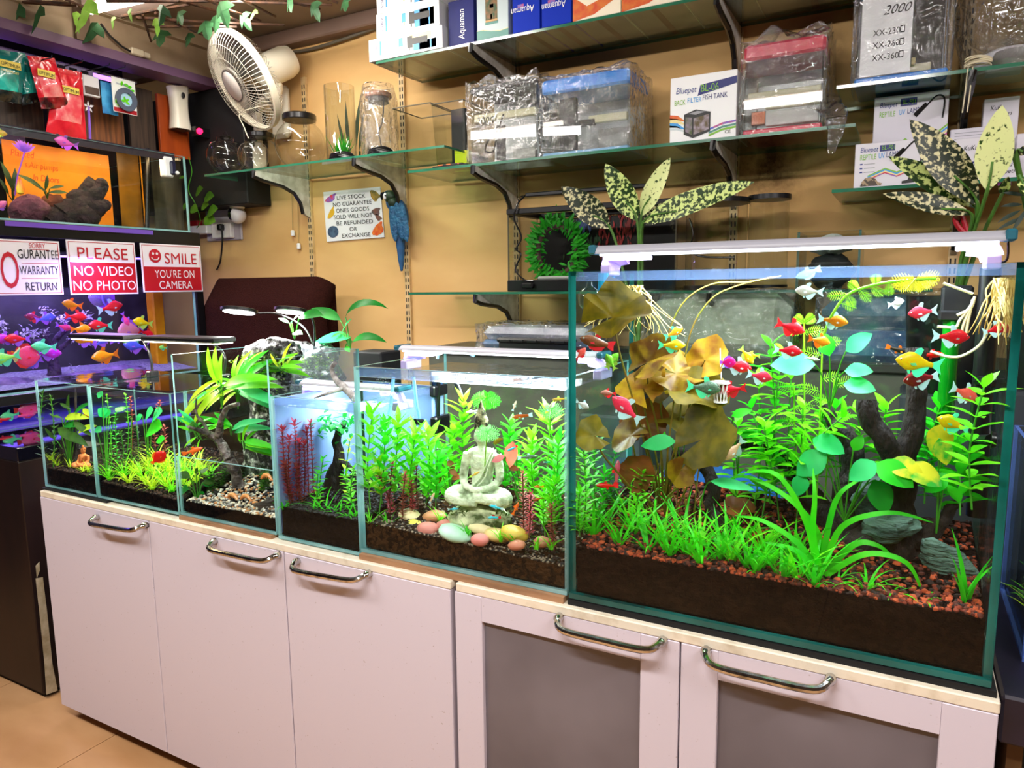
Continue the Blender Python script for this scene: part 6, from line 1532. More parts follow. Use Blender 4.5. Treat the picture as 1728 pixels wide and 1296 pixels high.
def pouch(name,label,quad,X,mats,th=.018,wob=.006,seed=1,group=None,cat='food bag'):
 """pillow-shaped foil bag spanned by four picture corners TL TR BR BL"""
 cs=[PX(x,y,X)for x,y in quad]
 t=thing(name,label,cat,(cs[2]+cs[3])/2,group)
 m=MB();n=14
 for side in(0,1):
  for j in range(n+1):
   for i in range(n+1):
    u,v=i/n,j/n
    p=cs[0].lerp(cs[1],u).lerp(cs[3].lerp(cs[2],u),v)
    bulge=(math.sin(math.pi*u)*math.sin(math.pi*min(1,max(0,(v-.08)/.92))))**.6 if 0<u<1 and .08<v<1 else 0
    w=wob*noise.noise(Vector((u*5+seed,v*6,side*3)))*(1 if 0<u<1 else .3)+wob*.6*noise.noise(Vector((u*13+seed,v*11,side*3)))
    m.v.append(tuple(p+Vector(((1 if side==0 else -1)*bulge*th+w,0,0))))
  k=side*(n+1)**2
  for j in range(n):
   for i in range(n):
    a_=k+j*(n+1)+i
    m.f.append((a_,a_+1,a_+n+2,a_+n+1));v=(j+.5)/n
    m.m.append(1 if(len(mats)>1 and v>.82)else(2 if len(mats)>2 and .35<v<.82 and .12<(i+.5)/n<.88 else 0))
 m.build('pouch',mats,t,True,60)
 return t,cs
def foil(name,c,c2,c3=None):return mat(name,c,.22,col2=c2,scale=16,detail=6,coat=.6,sharp=(.4,.62))
TEAL=foil('foil_teal','0a6a68','0f8a84');TEALB=foil('foil_black','0a0c0e','1a2a2c');TEALW=foil('foil_teal_window','1a8a80','2ad8c8')
REDF=foil('foil_red','d01028','e82838');REDB=foil('foil_red_dark','b80c20','3a0c12');REDW=foil('foil_red_window','e84858','f0a8a0')
YEL=mat('label_yellow','e8d048',.45)
for(lab,quad,X,mats,txts,sd)in[('teal food bag at the left edge of the picture',[(-42,78),(43,90),(36,176),(-34,166)],-2.80,[TEAL,TEALB,TEALW],[('OPTIMUM',2,106,32),('MICRO PELLET',2,116,30)],1),('second teal food bag, tilted behind the first one',[(26,92),(46,96),(70,172),(38,178)],-2.83,[TEAL,TEALB,TEALW],[],3),('red food bag tilted over the teal one',[(46,94),(92,98),(117,182),(70,184)],-2.785,[REDF,REDB,REDW],[('OPTIMUM',66,122,26)],5),('red food bag hanging straight, rightmost of the food bags',[(96,114),(138,122),(146,236),(77,224)],-2.80,[REDF,REDF,REDW],[('OPTIMUM',107,150,26)],7)]:
 t,cs=pouch('food_bag',lab,quad,X,mats,seed=sd,group='foil food bags on the hook rail')
 for(s,x,y,w)in txts:
  p=PX(x,y,X+.024);e=PX(x+w,y+w*.14,X+.024)
  if s=='OPTIMUM':
   MB().box((X+.019,p.y-.003,p.z-.010),(X+.022,e.y+.003,p.z+.014)).build('name_label',YEL,t,False)
  lettering(t,s,p-Vector((.0015,0,.004)),(0,1,-.06),(0,0,1),.012 if s=='OPTIMUM' else .007,INK if s=='OPTIMUM' else YEL,e.y-p.y)
wb=thing('hanging_box','small white hanging pack with a brown window','pack',PX(155,166,-2.83))
a,b=PX(139,124,-2.82),PX(170,166,-2.82)
MB().box((-2.84,a.y,b.z),(-2.82,b.y,a.z),c=.003).build('carton',WHITE,wb)
a,b=PX(143,144,-2.819),PX(168,165,-2.819)
MB().box((-2.8215,a.y,b.z+.006),(-2.818,b.y,a.z)).build('window',mat('brown_window','4a2c18',.4,col2='3a2010',scale=30),wb,False)
for(lab,quad,fr_,cc)in(('blue blister pack hanging behind the white one',(169,136,200,196),False,'4ab0e8'),('white blister pack with a grey tape ring',(187,128,232,196),True,'f0f4ee')):
 X=-2.80 if fr_ else -2.825
 a,b=PX(quad[0],quad[1],X),PX(quad[2],quad[3],X)
 t=thing('blister_pack',lab,'blister pack',(X,(a.y+b.y)/2,b.z))
 MB().box((X-.002,a.y,b.z),(X,b.y,a.z),c=.0006).build('card',mat('card_'+cc,cc,.4,col2='f8fcf8' if fr_ else '1a6ab0',scale=18),t,False)
 if fr_:
  cp_=Vector((X,lerp(a.y,b.y,.52),lerp(b.z,a.z,.40)))
  MB().lathe([(.026,.001),(.043,.001),(.045,.012),(.026,.012),(.026,.001)],28,0,MX,cp_,caps=False).build('tape_ring',mat('tape_grey','4a5468',.5),t)
  MB().lathe([(.0001,.001),(.026,.001),(.026,.006),(.0001,.006)],24,0,MX,cp_).build('blister',mat('blister_blue','a8d0e8',.15),t)
  MB().box((X,a.y+.002,b.z+.002),(X+.0008,b.y-.002,b.z+.018)).build('red_band',SIGNR,t,False)
  g=MB()
  R=random.Random(2)
  for k in range(9):g.leaf((X+.0015+.0001*k,R.uniform(a.y+.01,b.y-.012),R.uniform(b.z+.03,a.z-.02)),(.1,R.uniform(-1,1),R.uniform(-.3,1)),.02,.012,(1,0,0),.1,.05,3)
  for k in range(4):g.leaf(cp_+Vector((.0075,-.004,-.008)),(.1,math.sin(k*1.2-1.5),math.cos(k*1.2-1.5)),.02,.010,(1,0,0),.1,.05,3)
  g.build('leaf_print',LIME,t)
  lettering(t,'GRAFTING TAPE',(X+.001,a.y+.018,a.z-.026),(0,1,0),(0,0,1),.006,mat('print_blue','2a3a8a',.5),(b.y-a.y)*.6)
st=thing('plant_stick','lilac stick with a white star, between the red bag and the walnut plank','stick',PX(152,235,-2.86))
MB().tube([PX(149,180,-2.86),PX(152,236,-2.86)],.005,6).build('stick',mat('lilac_plastic','a070f0',.4),st)
m=MB();c=PX(149,180,-2.857)
for k in range(5):
 a_=k*1.2566
 m.leaf(c,(.05,math.sin(a_),math.cos(a_)),.024,.010,(1,0,0),0,.1,2)
m.build('star',WHITE,st)
ad=thing('scent_dispenser','white waisted scent dispenser on the orange laminate sample','air freshener',PX(303,222,-2.86))
m=MB()
a,b=PX(284,142,-2.86),PX(320,222,-2.86)
zc0,zc1=b.z,a.z;yc=(a.y+b.y)/2;hw=(b.y-a.y)/2
prof=[]
for j in range(11):
 f=j/10
 prof.append((1.0-.16*math.sin(math.pi*f)+.0*f,lerp(zc0,zc1,f)))
vs,fs=[],[]
n=20
for(s,z)in prof:
 for k in range(n):
  a_=2*math.pi*k/n
  ex=.035*s*(abs(math.cos(a_))**.7)*(1 if math.cos(a_)>0 else -1)
  ey=hw*s*(abs(math.sin(a_))**.7)*(1 if math.sin(a_)>0 else -1)
  top=.006*math.sin(ey/hw*2.2)if z==prof[-1][1]else 0
  vs.append((-2.862+ex,yc+ey,z+top))
for j in range(10):
 for k in range(n):fs.append((j*n+k,j*n+(k+1)%n,(j+1)*n+(k+1)%n,(j+1)*n+k))
fs+=[tuple(range(n))[::-1],tuple(range(10*n,11*n))]
m.add(vs,fs).build('body',mat('warm_white_plastic','f6efdc',.35),ad)
MB().lathe([(.0001,0),(.007,0),(.0085,.002),(.0001,.003)],16,0,MX@Matrix.Rotation(.3,3,'X'),PX(309,161,-2.825),ell=(1.5,1)).build('nozzle_opening',BLACK,ad)
MB().box((-2.885,yc-hw*.7,zc0-.004),(-2.84,yc+hw*.7,zc0)).build('foot',mat('dark_brown','2a1c14',.5),ad,False)
# black wall box in the corner, little red light, violet glow lamp
tag(MB().box((-3.44,1.16,1.705),(-2.585,1.298,2.215),c=.004).build('corner_box',BLACKM,None,False),'black box cabinet on the wall behind the fan','wall cabinet')
nl=thing('night_light','small red glowing light on the side of the black wall box','light',PX(337,222,-2.78))
MB().lathe([(.012,0),(.014,.006),(.010,.016),(.0001,.02)],14,0,MX,Vector((-2.80,1.10,PX(337,222,-2.8).z))).build('bulb',mat('red_glow','ff2050',.4,emit='ff1850',es=3),nl)
MB().box((-2.83,1.085,PX(337,222,-2.8).z-.02),(-2.80,1.16,PX(337,222,-2.8).z+.02)).build('base',BLACK,nl,False)
vb=thing('violet_tube','violet tube lamp under the ceiling beam','light',(-2.95,.3,2.19))
MB().tube([(-2.96,-.6,2.20),(-2.96,.9,2.20)],.010,8).build('tube',mat('violet_tube','ffffff',.4,emit='9a5aff',es=3.5),vb)
MB().box((-2.975,-.62,2.205),(-2.945,.92,2.215)).build('fitting',WHITE,vb,False)
for(px_,lab)in((60,'carton with grey print lying above the food bags'),):
 a,b=PX(-10,62,-2.93),PX(34,82,-2.93)
 tag(MB().box((-3.1,-.05,2.115),(-2.93,PX(34,80,-2.93).y,2.19),c=.002).build('carton',mat('grey_carton','4a4260',.6),None,False),lab,'carton')
tag(MB().box((-3.12,PX(36,80,-2.93).y,2.112),(-2.93,PX(90,100,-2.93).y,2.20),c=.002).build('carton',mat('violet_carton','6a3ab8',.5),None,False),'violet carton above the red food bag','carton')
tag(MB().box((-3.2,-.3,2.095),(-2.88,PX(92,105,-2.93).y,2.112)).box((-3.2,-.3,1.91),(-3.18,PX(92,105,-2.93).y,2.095)).build('stock_shelf',mat('lilac_board','8a7aa8',.5),None,False),'lilac board shelf above the plank samples','shelf')
# pothos vine, sockets, camera
pv=thing('pothos_vine','thin pothos vine trailing beside the rack','plant',PX(330,385,-2.72))
vine=smoothpath([P(318,265,1.1),P(324,290,1.12),P(318,320,1.13),P(330,345,1.15),P(338,372,1.18),P(332,385,1.2)],5)
MB().tube(vine,.002,5).build('stem',STEMM,pv)
for a,b in(((313,298),(303,300)),((316,340),(310,352)),((330,328),(338,318)),((345,335),(356,330)),((350,360),(362,352)),((340,350),(348,345)),((345,368),(358,372)),((322,350),(330,354))):
 A,B=P(*a,1.12),P(*b,1.1)
 MB().leaf(A,B-A,(B-A).length*1.2,(B-A).length*.8,(0,-1,.4),.3,.1,4).build('leaf',leafmat('leaf_vine','3a6a1c','5a8a24',scale=20),pv)
sb=thing('socket_board','white socket board on the wall below the black wall box','socket',P(365,400,1.295))
a,b=P(345,352,1.285),P(407,404,1.285)
MB().box((a.x,1.287,b.z),(b.x,1.30,a.z),c=.003).build('plate',mat('socket_back','c8c0c8',.4),sb,False)
a,b=P(358,378,1.27),P(392,401,1.27)
MB().box((a.x,1.262,b.z),(b.x,1.287,a.z),c=.004).build('socket_block',WHITE,sb,False)
c=P(374,383,1.255)
MB().box((c.x-.014,1.235,c.z-.016),(c.x+.014,1.263,c.z+.012),c=.005).tube(smoothpath([c+Vector((0,.0,-.014)),P(375,410,1.25),P(372,440,1.26),P(366,455,1.28)],5),.004,8).build('plug',BLACK,sb)
ex=thing('adapter','small white adapter with a red switch left of the socket board','adapter',P(336,394,1.26))
a,b=P(321,382,1.25),P(352,394,1.25)
MB().box((a.x,1.24,b.z),(b.x,1.29,a.z),c=.003).build('body',WHITE,ex)
a,b=P(323,373,1.26),P(336,382,1.26)
MB().box((a.x,1.25,b.z-.002),(b.x,1.28,a.z),c=.002).build('switch',SIGNR,ex)
dc=thing('dome_camera','round white security camera under the black wall box','camera',P(401,377,1.25))
c=P(401,363,1.24);s=PPM(c)
MB().blob(c,(14*s,14*s,14*s),0,0,1,14,20).build('ball',WHITE,dc)
c2=P(400,344,1.24)
MB().lathe([(11*s,-8*s),(13*s,-4*s),(13*s,8*s),(11*s,10*s)],20,0,None,c2).build('neck',WHITE,dc)
MB().blob(c+Vector((-.012,-10.5*s,.002)),(5.5*s,4.5*s,9.5*s),0,0,1,10,14).build('lens',mat('lens_black','050507',.08,coat=1),dc)
MB().box((c2.x-.02,1.22,c2.z+.022),(c2.x+.02,1.297,1.706)).build('bracket',WHITE,dc,False)
# ---------------------------------------------------------------- fan
def spin(axis):
 z=Vector(axis).normalized();x=Vector((0,0,1)).cross(z).normalized();y=z.cross(x)
 return Matrix(((x.x,y.x,z.x),(x.y,y.y,z.y),(x.z,y.z,z.z)))
FM=spin((-.29,-.81,-.5))
fc=P(413,136,1.03)
FR=82*PPM(fc)
FANW=mat('fan_cream','efe6d0',.4)
fan=thing('wall_fan','cream wall fan with a wire cage, tilted down beside the black wall box','fan',(fc.x+.1,1.29,1.95))
wires=MB()
CG=mat('cage_wire','cfc8b8',.35,.3)
for k in range(72):
 a_=2*math.pi*k/72
 ca,sa=math.cos(a_),math.sin(a_)
 pts=[(FR*.26,.058),(FR*.55,.062),(FR*.85,.045),(FR*.985,.012)]
 wires.tube([fc+FM@Vector((r*ca,r*sa,z))for r,z in smoothpath([(r,z,0)for r,z in pts],3)and[(v.x,v.y)for v in smoothpath([(r,z,0)for r,z in pts],3)]],.0010,4,caps=False)
for rr,z in((.55,.062),(.8,.050)):
 wires.tube([fc+FM@Vector((FR*rr*math.cos(t_),FR*rr*math.sin(t_),z))for t_ in[2*math.pi*k/48 for k in range(49)]],.0010,4,caps=False)
wires.build('front_cage',CG,fan)
wires=MB()
for k in range(54):
 a_=2*math.pi*k/54;ca,sa=math.cos(a_),math.sin(a_)
 wires.tube([fc+FM@Vector((r*ca,r*sa,z))for r,z in((FR*.98,-.01),(FR*.85,-.05),(FR*.5,-.075),(FR*.25,-.08))],.0010,4,caps=False)
wires.build('rear_cage',CG,fan)
MB().lathe([(FR*.975,-.014),(FR*1.02,-.012),(FR*1.02,.014),(FR*.975,.016),(FR*.975,-.014)],48,0,FM,fc,caps=False).build('rim',FANW,fan)
MB().lathe([(FR*.30,.052),(FR*.30,.060),(FR*.26,.066),(.0001,.069)],32,0,FM,fc).build('badge',mat('badge_cream','e0d8d0',.4),fan)
MB().lathe([(FR*.36,.048),(FR*.36,.058),(FR*.28,.062)],32,0,FM,fc,caps=False).build('badge_ring',mat('cage_grey','6a665e',.4),fan)
bl=MB()
for k in range(5):
 a0_=k*2*math.pi/5
 vs,fs=[],[]
 for i in range(7):
  r=FR*lerp(.12,.86,i/6)
  for j in range(5):
   a_=a0_+lerp(-.12,.75,j/4)*(1-.15*i/6)
   vs.append(fc+FM@Vector((r*math.cos(a_),r*math.sin(a_),-.03+.045*(j/4))))
 for i in range(6):
  for j in range(4):fs.append((i*5+j,i*5+j+1,(i+1)*5+j+1,(i+1)*5+j))
 bl.add(vs,fs)
bl.build('blades',clear('blade_smoke',(.55,.55,.55),1.45,.1,1,haze=.45,hcol='5a5a58'),fan)
MB().lathe([(.045,-.07),(.062,-.085),(.066,-.12),(.066,-.205),(.058,-.235),(.0001,-.245)],28,0,FM,fc).build('motor_housing',FANW,fan)
base_c=Vector((P(478,195,1.29).x,1.29,P(478,195,1.29).z))
MB().box((base_c.x-.05,1.255,base_c.z-.10),(base_c.x+.05,1.298,base_c.z+.12),c=.016).build('wall_base',FANW,fan)
mo=fc+FM@Vector((0,0,-.14))
MB().tube(smoothpath([base_c+Vector((0,-.03,.02)),base_c+Vector((-.03,-.10,.03)),mo+Vector((0,.02,-.09)),mo+Vector((0,0,-.05))],5),[.026,.024,.022,.022]*4,12).build('arm',FANW,fan)
pull=[fc+FM@Vector((.0,-FR*.6,-.05)),P(406,190,1.05),P(412,215,1.06),P(421,237,1.08)]
MB().tube(smoothpath(pull,5),.0022,6).build('pull_cord',FANW,fan)
ns=thing('fan_support','white ribbed support post standing behind the small globe jars','post',P(433,285,1.2))
m=MB();c=P(436,230,1.2)
m.lathe([(.016,-.045),(.019,-.035),(.016,-.025),(.019,-.015),(.016,-.005),(.019,.005),(.016,.015),(.019,.03),(.016,.04)],14,0,None,c)
m.box((c.x-.013,1.185,c.z+.04),(c.x+.013,1.215,c.z+.10)).box((c.x-.02,1.18,1.8115),(c.x+.02,1.22,c.z-.045))
m.build('post',FANW,ns)
# ---------------------------------------------------------------- wall: notice, parrot, cords, chair
nt2=thing('livestock_notice','white livestock notice with fish pictures pinned to the tan wall','notice',P(597,405,1.297))
nc=[P(545,324,1.292),P(641,315,1.292),P(648,400,1.292),P(551,408,1.292)]
nc=[Vector((v.x,1.2935,v.z))for v in nc]
MB().add(nc+[v+Vector((0,.003,0))for v in nc],[(0,1,2,3),(7,6,5,4),(0,4,5,1),(1,5,6,2),(2,6,7,3),(3,7,4,0)]).build('sheet',mat('paper_white','e6e4ea',.5),nt2,False)
def NV(u,v):return nc[0].lerp(nc[1],u).lerp(nc[3].lerp(nc[2],u),v)+Vector((0,-.0008,0))
xd=(nc[1]-nc[0]).normalized();yd=(nc[0]-nc[3]).normalized();hh=(nc[0]-nc[3]).length;ww=(nc[1]-nc[0]).length
for i,(s,w,u)in enumerate((('LIVE STOCK',.50,.49),('NO GUARANTEE',.68,.50),('ONES GOODS',.58,.50),('SOLD WILL NOT',.68,.50),('BE REFUNDED',.64,.52),('OR',.13,.49),('EXCHANGE',.50,.53))):
 lettering(nt2,s,NV(u,.185+i*.128),xd,yd,hh*.078,INK,ww*w,'CENTER',bold=.012)
PR={'red':mat('print_red','d83a40',.5,col2='5a6ad0',scale=60),'olive':mat('print_olive','5a5a2a',.5,col2='b08a30',scale=60),'yellow':mat('print_yellow','d8a828',.5),'dark':mat('print_dark','4a4a52',.5,col2='7a4a3a',scale=60),'blue':mat('print_slate','2a3e5c',.5,col2='44607c',scale=50),'orange':mat('print_orange','e07a28',.5,col2='d84a20',scale=50)}
for(u,v,ru,rv,ang,c_,kd)in((.13,.14,.085,.06,.5,'red','f'),(.90,.16,.07,.09,-.3,'olive','f'),(.12,.44,.075,.06,1.0,'yellow','f'),(.90,.48,.06,.07,.4,'dark','f'),(.93,.60,.05,.05,-.4,'dark','f'),(.13,.81,.10,.13,.1,'blue','d'),(.91,.84,.09,.10,.9,'orange','f')):
 me=MB();n=18;pts=[]
 for k in range(n):
  a_=2*math.pi*k/n
  rr=1+(.45*max(0,math.cos(a_*2.5))if kd=='f' else 0)
  x_,y_=ru*ww*rr*math.cos(a_),rv*hh*rr*math.sin(a_)*.9
  pts.append(NV(u,v)+xd*(x_*math.cos(ang)-y_*math.sin(ang))+yd*(x_*math.sin(ang)+y_*math.cos(ang))-Vector((0,.0004,0)))
 me.add(pts+[NV(u,v)-Vector((0,.0004,0))],[(k,(k+1)%n,n)for k in range(n)]).build('fish_picture',PR[c_],nt2,False)
 # parrot
pa=thing('parrot_ornament','blue macaw ornament with a dark green head hanging on the wall','ornament',P(680,455,1.25))
def pp(x,y,Y=1.255):return P(x,y,Y)
s_=PPM(pp(670,380))
g=MB()
g.blob(pp(673,365),(19*s_,.028,30*s_),0,0,1,14,18,0,Matrix.Rotation(-.12,3,'Y'))
g.blob(pp(662,341),(12*s_,.024,14*s_),0,0,1,12,16)
g.blob(pp(656,331,1.25),(10*s_,.022,10*s_),0,0,1,12,16)
g.tube([pp(672,385),pp(676,410),pp(677,440),pp(678,458)],[13*s_,8*s_,5.5*s_,2.5*s_],10,flat=.6)
o=remesh(g.build('body',[mat('macaw_blue','1a5a8a',.5,col2='0e3a6a',scale=30,sharp=(.3,.7))],pa),.0035,1)
w_=MB()
for k,(x0_,y0_)in enumerate(((664,350),(682,350),(674,348))):
 w_.blob(pp(x0_,y0_+25,1.232),(8*s_,.008,32*s_),k,.08,2,10,12,0,Matrix.Rotation(-.10-.05*k,3,'Y'))
w_.build('wing',mat('macaw_wing','2a6a94',.5,col2='164a74',scale=60,bump=.6,bscale=90),pa)
hd=MB().blob(pp(659,332,1.245),(12*s_,.025,11*s_),0,0,1,12,16).blob(pp(664,342,1.243),(10*s_,.022,9*s_),0,0,1,10,14)
hd.build('head',mat('macaw_green','1c3a1c',.5,col2='0e2410',scale=30),pa)
MB().blob(pp(650,331,1.225),(4.5*s_,.006,5.5*s_),0,0,1,8,12).build('cheek',WHITE,pa)
MB().tube(smoothpath([pp(648,327,1.23),pp(644,330,1.228),pp(645,338,1.228)],4),[4.5*s_,4.2*s_,4*s_,3.6*s_,3.2*s_,2.6*s_,2*s_,1.2*s_,.4*s_],8).build('beak',BLACK,pa)
MB().blob(pp(650,330,1.2185),(1.3*s_,)*3,0,0,1,6,8).build('eye',EYE_B,pa)
MB().tube([pp(684,382,1.27),pp(690,388,1.26)],3.4*s_,8).build('foot',mat('claw_tan','b08a50',.6),pa)
for(x,y0_,y1_,lab)in((494,305,390,'left of two white pull cords on the wall'),(504,310,412,'right of two white pull cords on the wall, the longer one')):
 t=thing('pull_cord',lab,'pull cord',P(x,y1_,1.29))
 MB().tube([P(x-2,y0_,1.292),P(x,y1_,1.292)],.0014,5).build('cord',mat('cord_tan','a8905c',.6),t)
 c=P(x,y1_,1.288)
 MB().lathe([(.007,-.022),(.009,-.02),(.009,0),(.006,.004)],12,0,None,c).build('bell',WHITE,t)
tag(MB().tube(smoothpath([P(460,92,1.29),P(520,84,1.285),P(580,66,1.28),P(640,45,1.285)],5),.007,8).build('cable',mat('cable_grey','5a5244',.6),None),'grey cable sagging along the top of the tan wall','cable')
ch=thing('office_chair','chair behind the counter, hidden by a dark brown towel','chair',(-2.16,.9,0))
a,b=P(352,470,1.07),P(540,600,1.07)
MB().box((a.x+.05,1.055,.87),(b.x-.06,1.105,a.z-.06),c=.03).box((-2.20,1.07,.50),(-2.12,1.09,.87),c=.004).build('backrest',BLACKM,ch)
MB().box((-2.38,.60,.44),(-1.94,1.08,.52),c=.03).build('seat',BLACKM,ch)
MB().tube([(-2.16,.82,.44),(-2.16,.82,.10)],.03,10).build('column',BLACK,ch)
for k in range(5):
 a_=k*1.2566
 MB().tube([(-2.16,.82,.10),(-2.16+.21*math.cos(a_),.82+.21*math.sin(a_),.06)],[.025,.018],8).blob((-2.16+.21*math.cos(a_),.82+.21*math.sin(a_),.03),(.03,.03,.03),0,0,1,8,10).build('leg',BLACK,ch)
vs,fs=[],[]
nu,nv=44,34
tl_,tr_=a.x-.018,b.x+.012
for j in range(nv+1):
 for i in range(nu+1):
  u,v=i/nu,j/nv
  wv=.006*noise.noise(Vector((u*7,v*2,1)))+.008*noise.noise(Vector((u*3,v*3,5)))
  if v<.12:
   y=1.125-v/.12*.02;z=a.z-.30*(1-v/.12)
  else:
   f=(v-.12)/.88;y=.905-.012*f+wv-(.085*(1-min(1,(f)*6))*-1 if f<.16 else 0);z=a.z+.004-.62*f
   y=lerp(1.115,1.035,min(1,f*5))+wv
  edge=min(u,1-u)
  round_=max(0,.07-edge)/.07
  z-=.035*round_**2.2*(1 if v<.5 else 0)
  x=lerp(tl_,tr_,u)+(.05*(v-.12)if u>.9 else 0)*(u-.9)*10+(-.03*v if u<.08 else 0)
  vs.append((x,y+.06*round_**2,z))
for j in range(nv):
 for i in range(nu):
  k=j*(nu+1)+i
  fs.append((k,k+1,k+nu+2,k+nu+1))
tw=MB().add(vs,fs).build('towel',mat('brown_towel','3a1812',.95,col2='2a100c',scale=220,bump=.8,bscale=300,spec=.1),None)
sd=tw.modifiers.new('thick','SOLIDIFY');sd.thickness=.006
tag(tw,'dark brown towel draped over the chair behind the counter','towel')
# ---------------------------------------------------------------- stock on the shelves
CARD=mat('carton_white','f2f2f4',.4)
CARDG=mat('carton_underside','8a867c',.7,col2='7a766c',scale=12)
KRAFT=mat('parcel_tape','6a4428',.4)
PB={k:mat('print_'+k,v,.45)for k,v in dict(navy='141c6e',blue='1438b8',sky='3a9ae0',green='7ab82a',cream='f0dc98',black='121212',orange='f08a1c',red='d01828',teal='4a8a80',pale='c8d4da',grey='9a9aa0',purple='8a2a8a',brown='7a4a24',tan='c89858').items()}
def carton(label,x0,x1,y0,y1,z0,z1,m=CARD,name='carton',group=None,bottom=True):
 t=thing(name,label,'carton',((x0+x1)/2,(y0+y1)/2,z0),group)
 mm=MB().box((x0,y0,z0),(x1,y1,z1),c=.0015)
 mm.m=[0]*len(mm.f)
 lo=[i for i,f in enumerate(mm.f)if max(mm.v[k][2]for k in f)<z0+.0014]
 for i in lo:mm.m[i]=1
 mm.build('box',[m,CARDG],t,False)
 if bottom:
  MB().box(((x0+x1)/2-.010,y0+.004,z0-.0006),((x0+x1)/2+.010,y1-.004,z0+.0002)).build('tape',KRAFT,t,False)
 return t,(x0,x1,y0,z0,z1)
def fprint(t,B,u0,v0,u1,v1,m,name='print',d=.0005):
 x0,x1,y,z0,z1=B
 MB().box((lerp(x0,x1,u0),y-d,lerp(z0,z1,v0)),(lerp(x0,x1,u1),y+.0003,lerp(z0,z1,v1))).build(name,m,t,False)
def fpoly(t,B,pts,m,name='print',d=.0008):
 x0,x1,y,z0,z1=B
 MB().prism([(lerp(x0,x1,u),lerp(z0,z1,v))for u,v in pts],.0006,Matrix(((1,0,0,0),(0,0,1,y-d),(0,1,0,0),(0,0,0,1)))).build(name,m,t,False)
def ftext(t,B,s,u,v,h,w,m,flip=False,vertical=False,d=.0010,shear=0,align='LEFT'):
 x0,x1,y,z0,z1=B
 W_,H_=x1-x0,z1-z0
 o=(lerp(x0,x1,u),y-d,lerp(z0,z1,v))
 if vertical:lettering(t,s,o,(0,0,1),(-1,0,0),h,m,w,align,shear=shear,depth=0)
 elif flip:lettering(t,s,o,(-1,0,0),(0,0,-1),h,m,w,align,shear=shear,depth=0)
 else:lettering(t,s,o,(1,0,0),(0,0,1),h,m,w,align,shear=shear,depth=0)
ZT=2.1316
# stack of long white cartons at the left end
stk=[(-1.742,-1.425,ZT,.074),(-1.705,-1.435,ZT+.0745,.080),(-1.700,-1.435,ZT+.155,.078)]
for i,(x0,x1,z0,h_)in enumerate(stk):
 t,B=carton('long white filter carton, '+['lowest','middle one','topmost'][i]+' of the stack on the top shelf',x0,x1,1.0-.004,1.26,z0,z0+h_,group='long white cartons on the top shelf',bottom=i==0)
 fprint(t,B,.62,.12,.92,.80 if i else .5,PB['sky']);fprint(t,B,.70,.12,.84,.80 if i else .5,PB['navy']);fprint(t,B,.86,.12,.92,.80 if i else .5,PB['green'])
 if i==0:fprint(t,B,.56,.55,.86,.85,PB['cream'])
 fprint(t,B,.42,.42,.48,.80,PB['sky']);fprint(t,B,.44,.30,.47,.44,PB['cream'])
 g=MB();X0,X1,Y0,Z0,Z1=B
 xa,zc=lerp(X0,X1,.54),lerp(Z0,Z1,.52)
 g.box((xa,Y0-.0012,zc-.018),(xa+.022,Y0-.0002,zc+.02)).box((xa+.022,Y0-.0012,zc-.009),(xa+.085,Y0-.0002,zc+.012)).box((xa+.006,Y0-.0012,zc-.028),(xa+.010,Y0-.0002,zc-.018))
 g.build('pump_print',PB['black'],t,False)
 for k in range(9):fprint(t,B,.22+.02*k,.25,.228+.02*k,.85,PB['pale'],'text_rule')
 ftext(t,B,'SOBO',.12,.22,.010,.045,PB['navy'],vertical=True);fprint(t,B,.155,.2,.18,.85,PB['sky'])
 # blue, picture and orange cartons
def big(label,pxa,pxb,h_,m,y0=1.002,deep=.27):
 xa,xb=P(pxa,50,y0).x,P(pxb,40,y0).x
 return carton(label,xa,xb,y0,y0+deep,ZT,ZT+h_,m)
NAVYC=mat('carton_navy','141a5c',.5,col2='1e2470',scale=8,spec=.2);BLUEC=mat('carton_blue','0c30b4',.6,spec=.15);ORAC=mat('carton_orange_white','fff4dc',.4)
t,B=big('dark blue carton with upright white lettering, next to the white stack',757,800,.15,NAVYC,1.02,.25)
ftext(t,B,'Aquaman',.62,.15,.022,.095,CARD,vertical=True,shear=.1)
t,B=big('pale green carton with a picture of a plant in a glass',805,858,.19,mat('carton_sage','b8c8cc',.4),1.004)
fpoly(t,B,[(0,0),(1,0),(1,.12),(.75,.10),(.45,.12),(.2,.16),(0,.16)],PB['teal']);fpoly(t,B,[(0,.16),(.2,.16),(.45,.12),(.75,.10),(1,.12),(1,.13),(.75,.11),(.45,.13),(.2,.17),(0,.17)],PB['cream'])
fprint(t,B,.28,.31,.66,.7,mat('print_plant','2a4a1c',.5,col2='8a5a2a',scale=60));fprint(t,B,.28,.275,.66,.315,PB['tan']);fprint(t,B,.27,.235,.68,.28,PB['teal']);fprint(t,B,.42,.50,.54,.56,PB['purple']);fprint(t,B,.44,.32,.49,.40,PB['cream'])
t,B=big('bright blue carton with upside-down white lettering, left of a pair',865,911,.18,BLUEC)
ftext(t,B,'Aquaman',.80,.42,.020,.082,CARD,flip=True,shear=.1);fprint(t,B,.20,.42,.42,.47,PB['red'])
t,B=big('bright blue carton with upside-down white lettering, right of a pair',914,964,.18,BLUEC)
ftext(t,B,'Aquaman',.82,.385,.020,.082,CARD,flip=True,shear=.1);fprint(t,B,.22,.385,.46,.435,PB['red'])
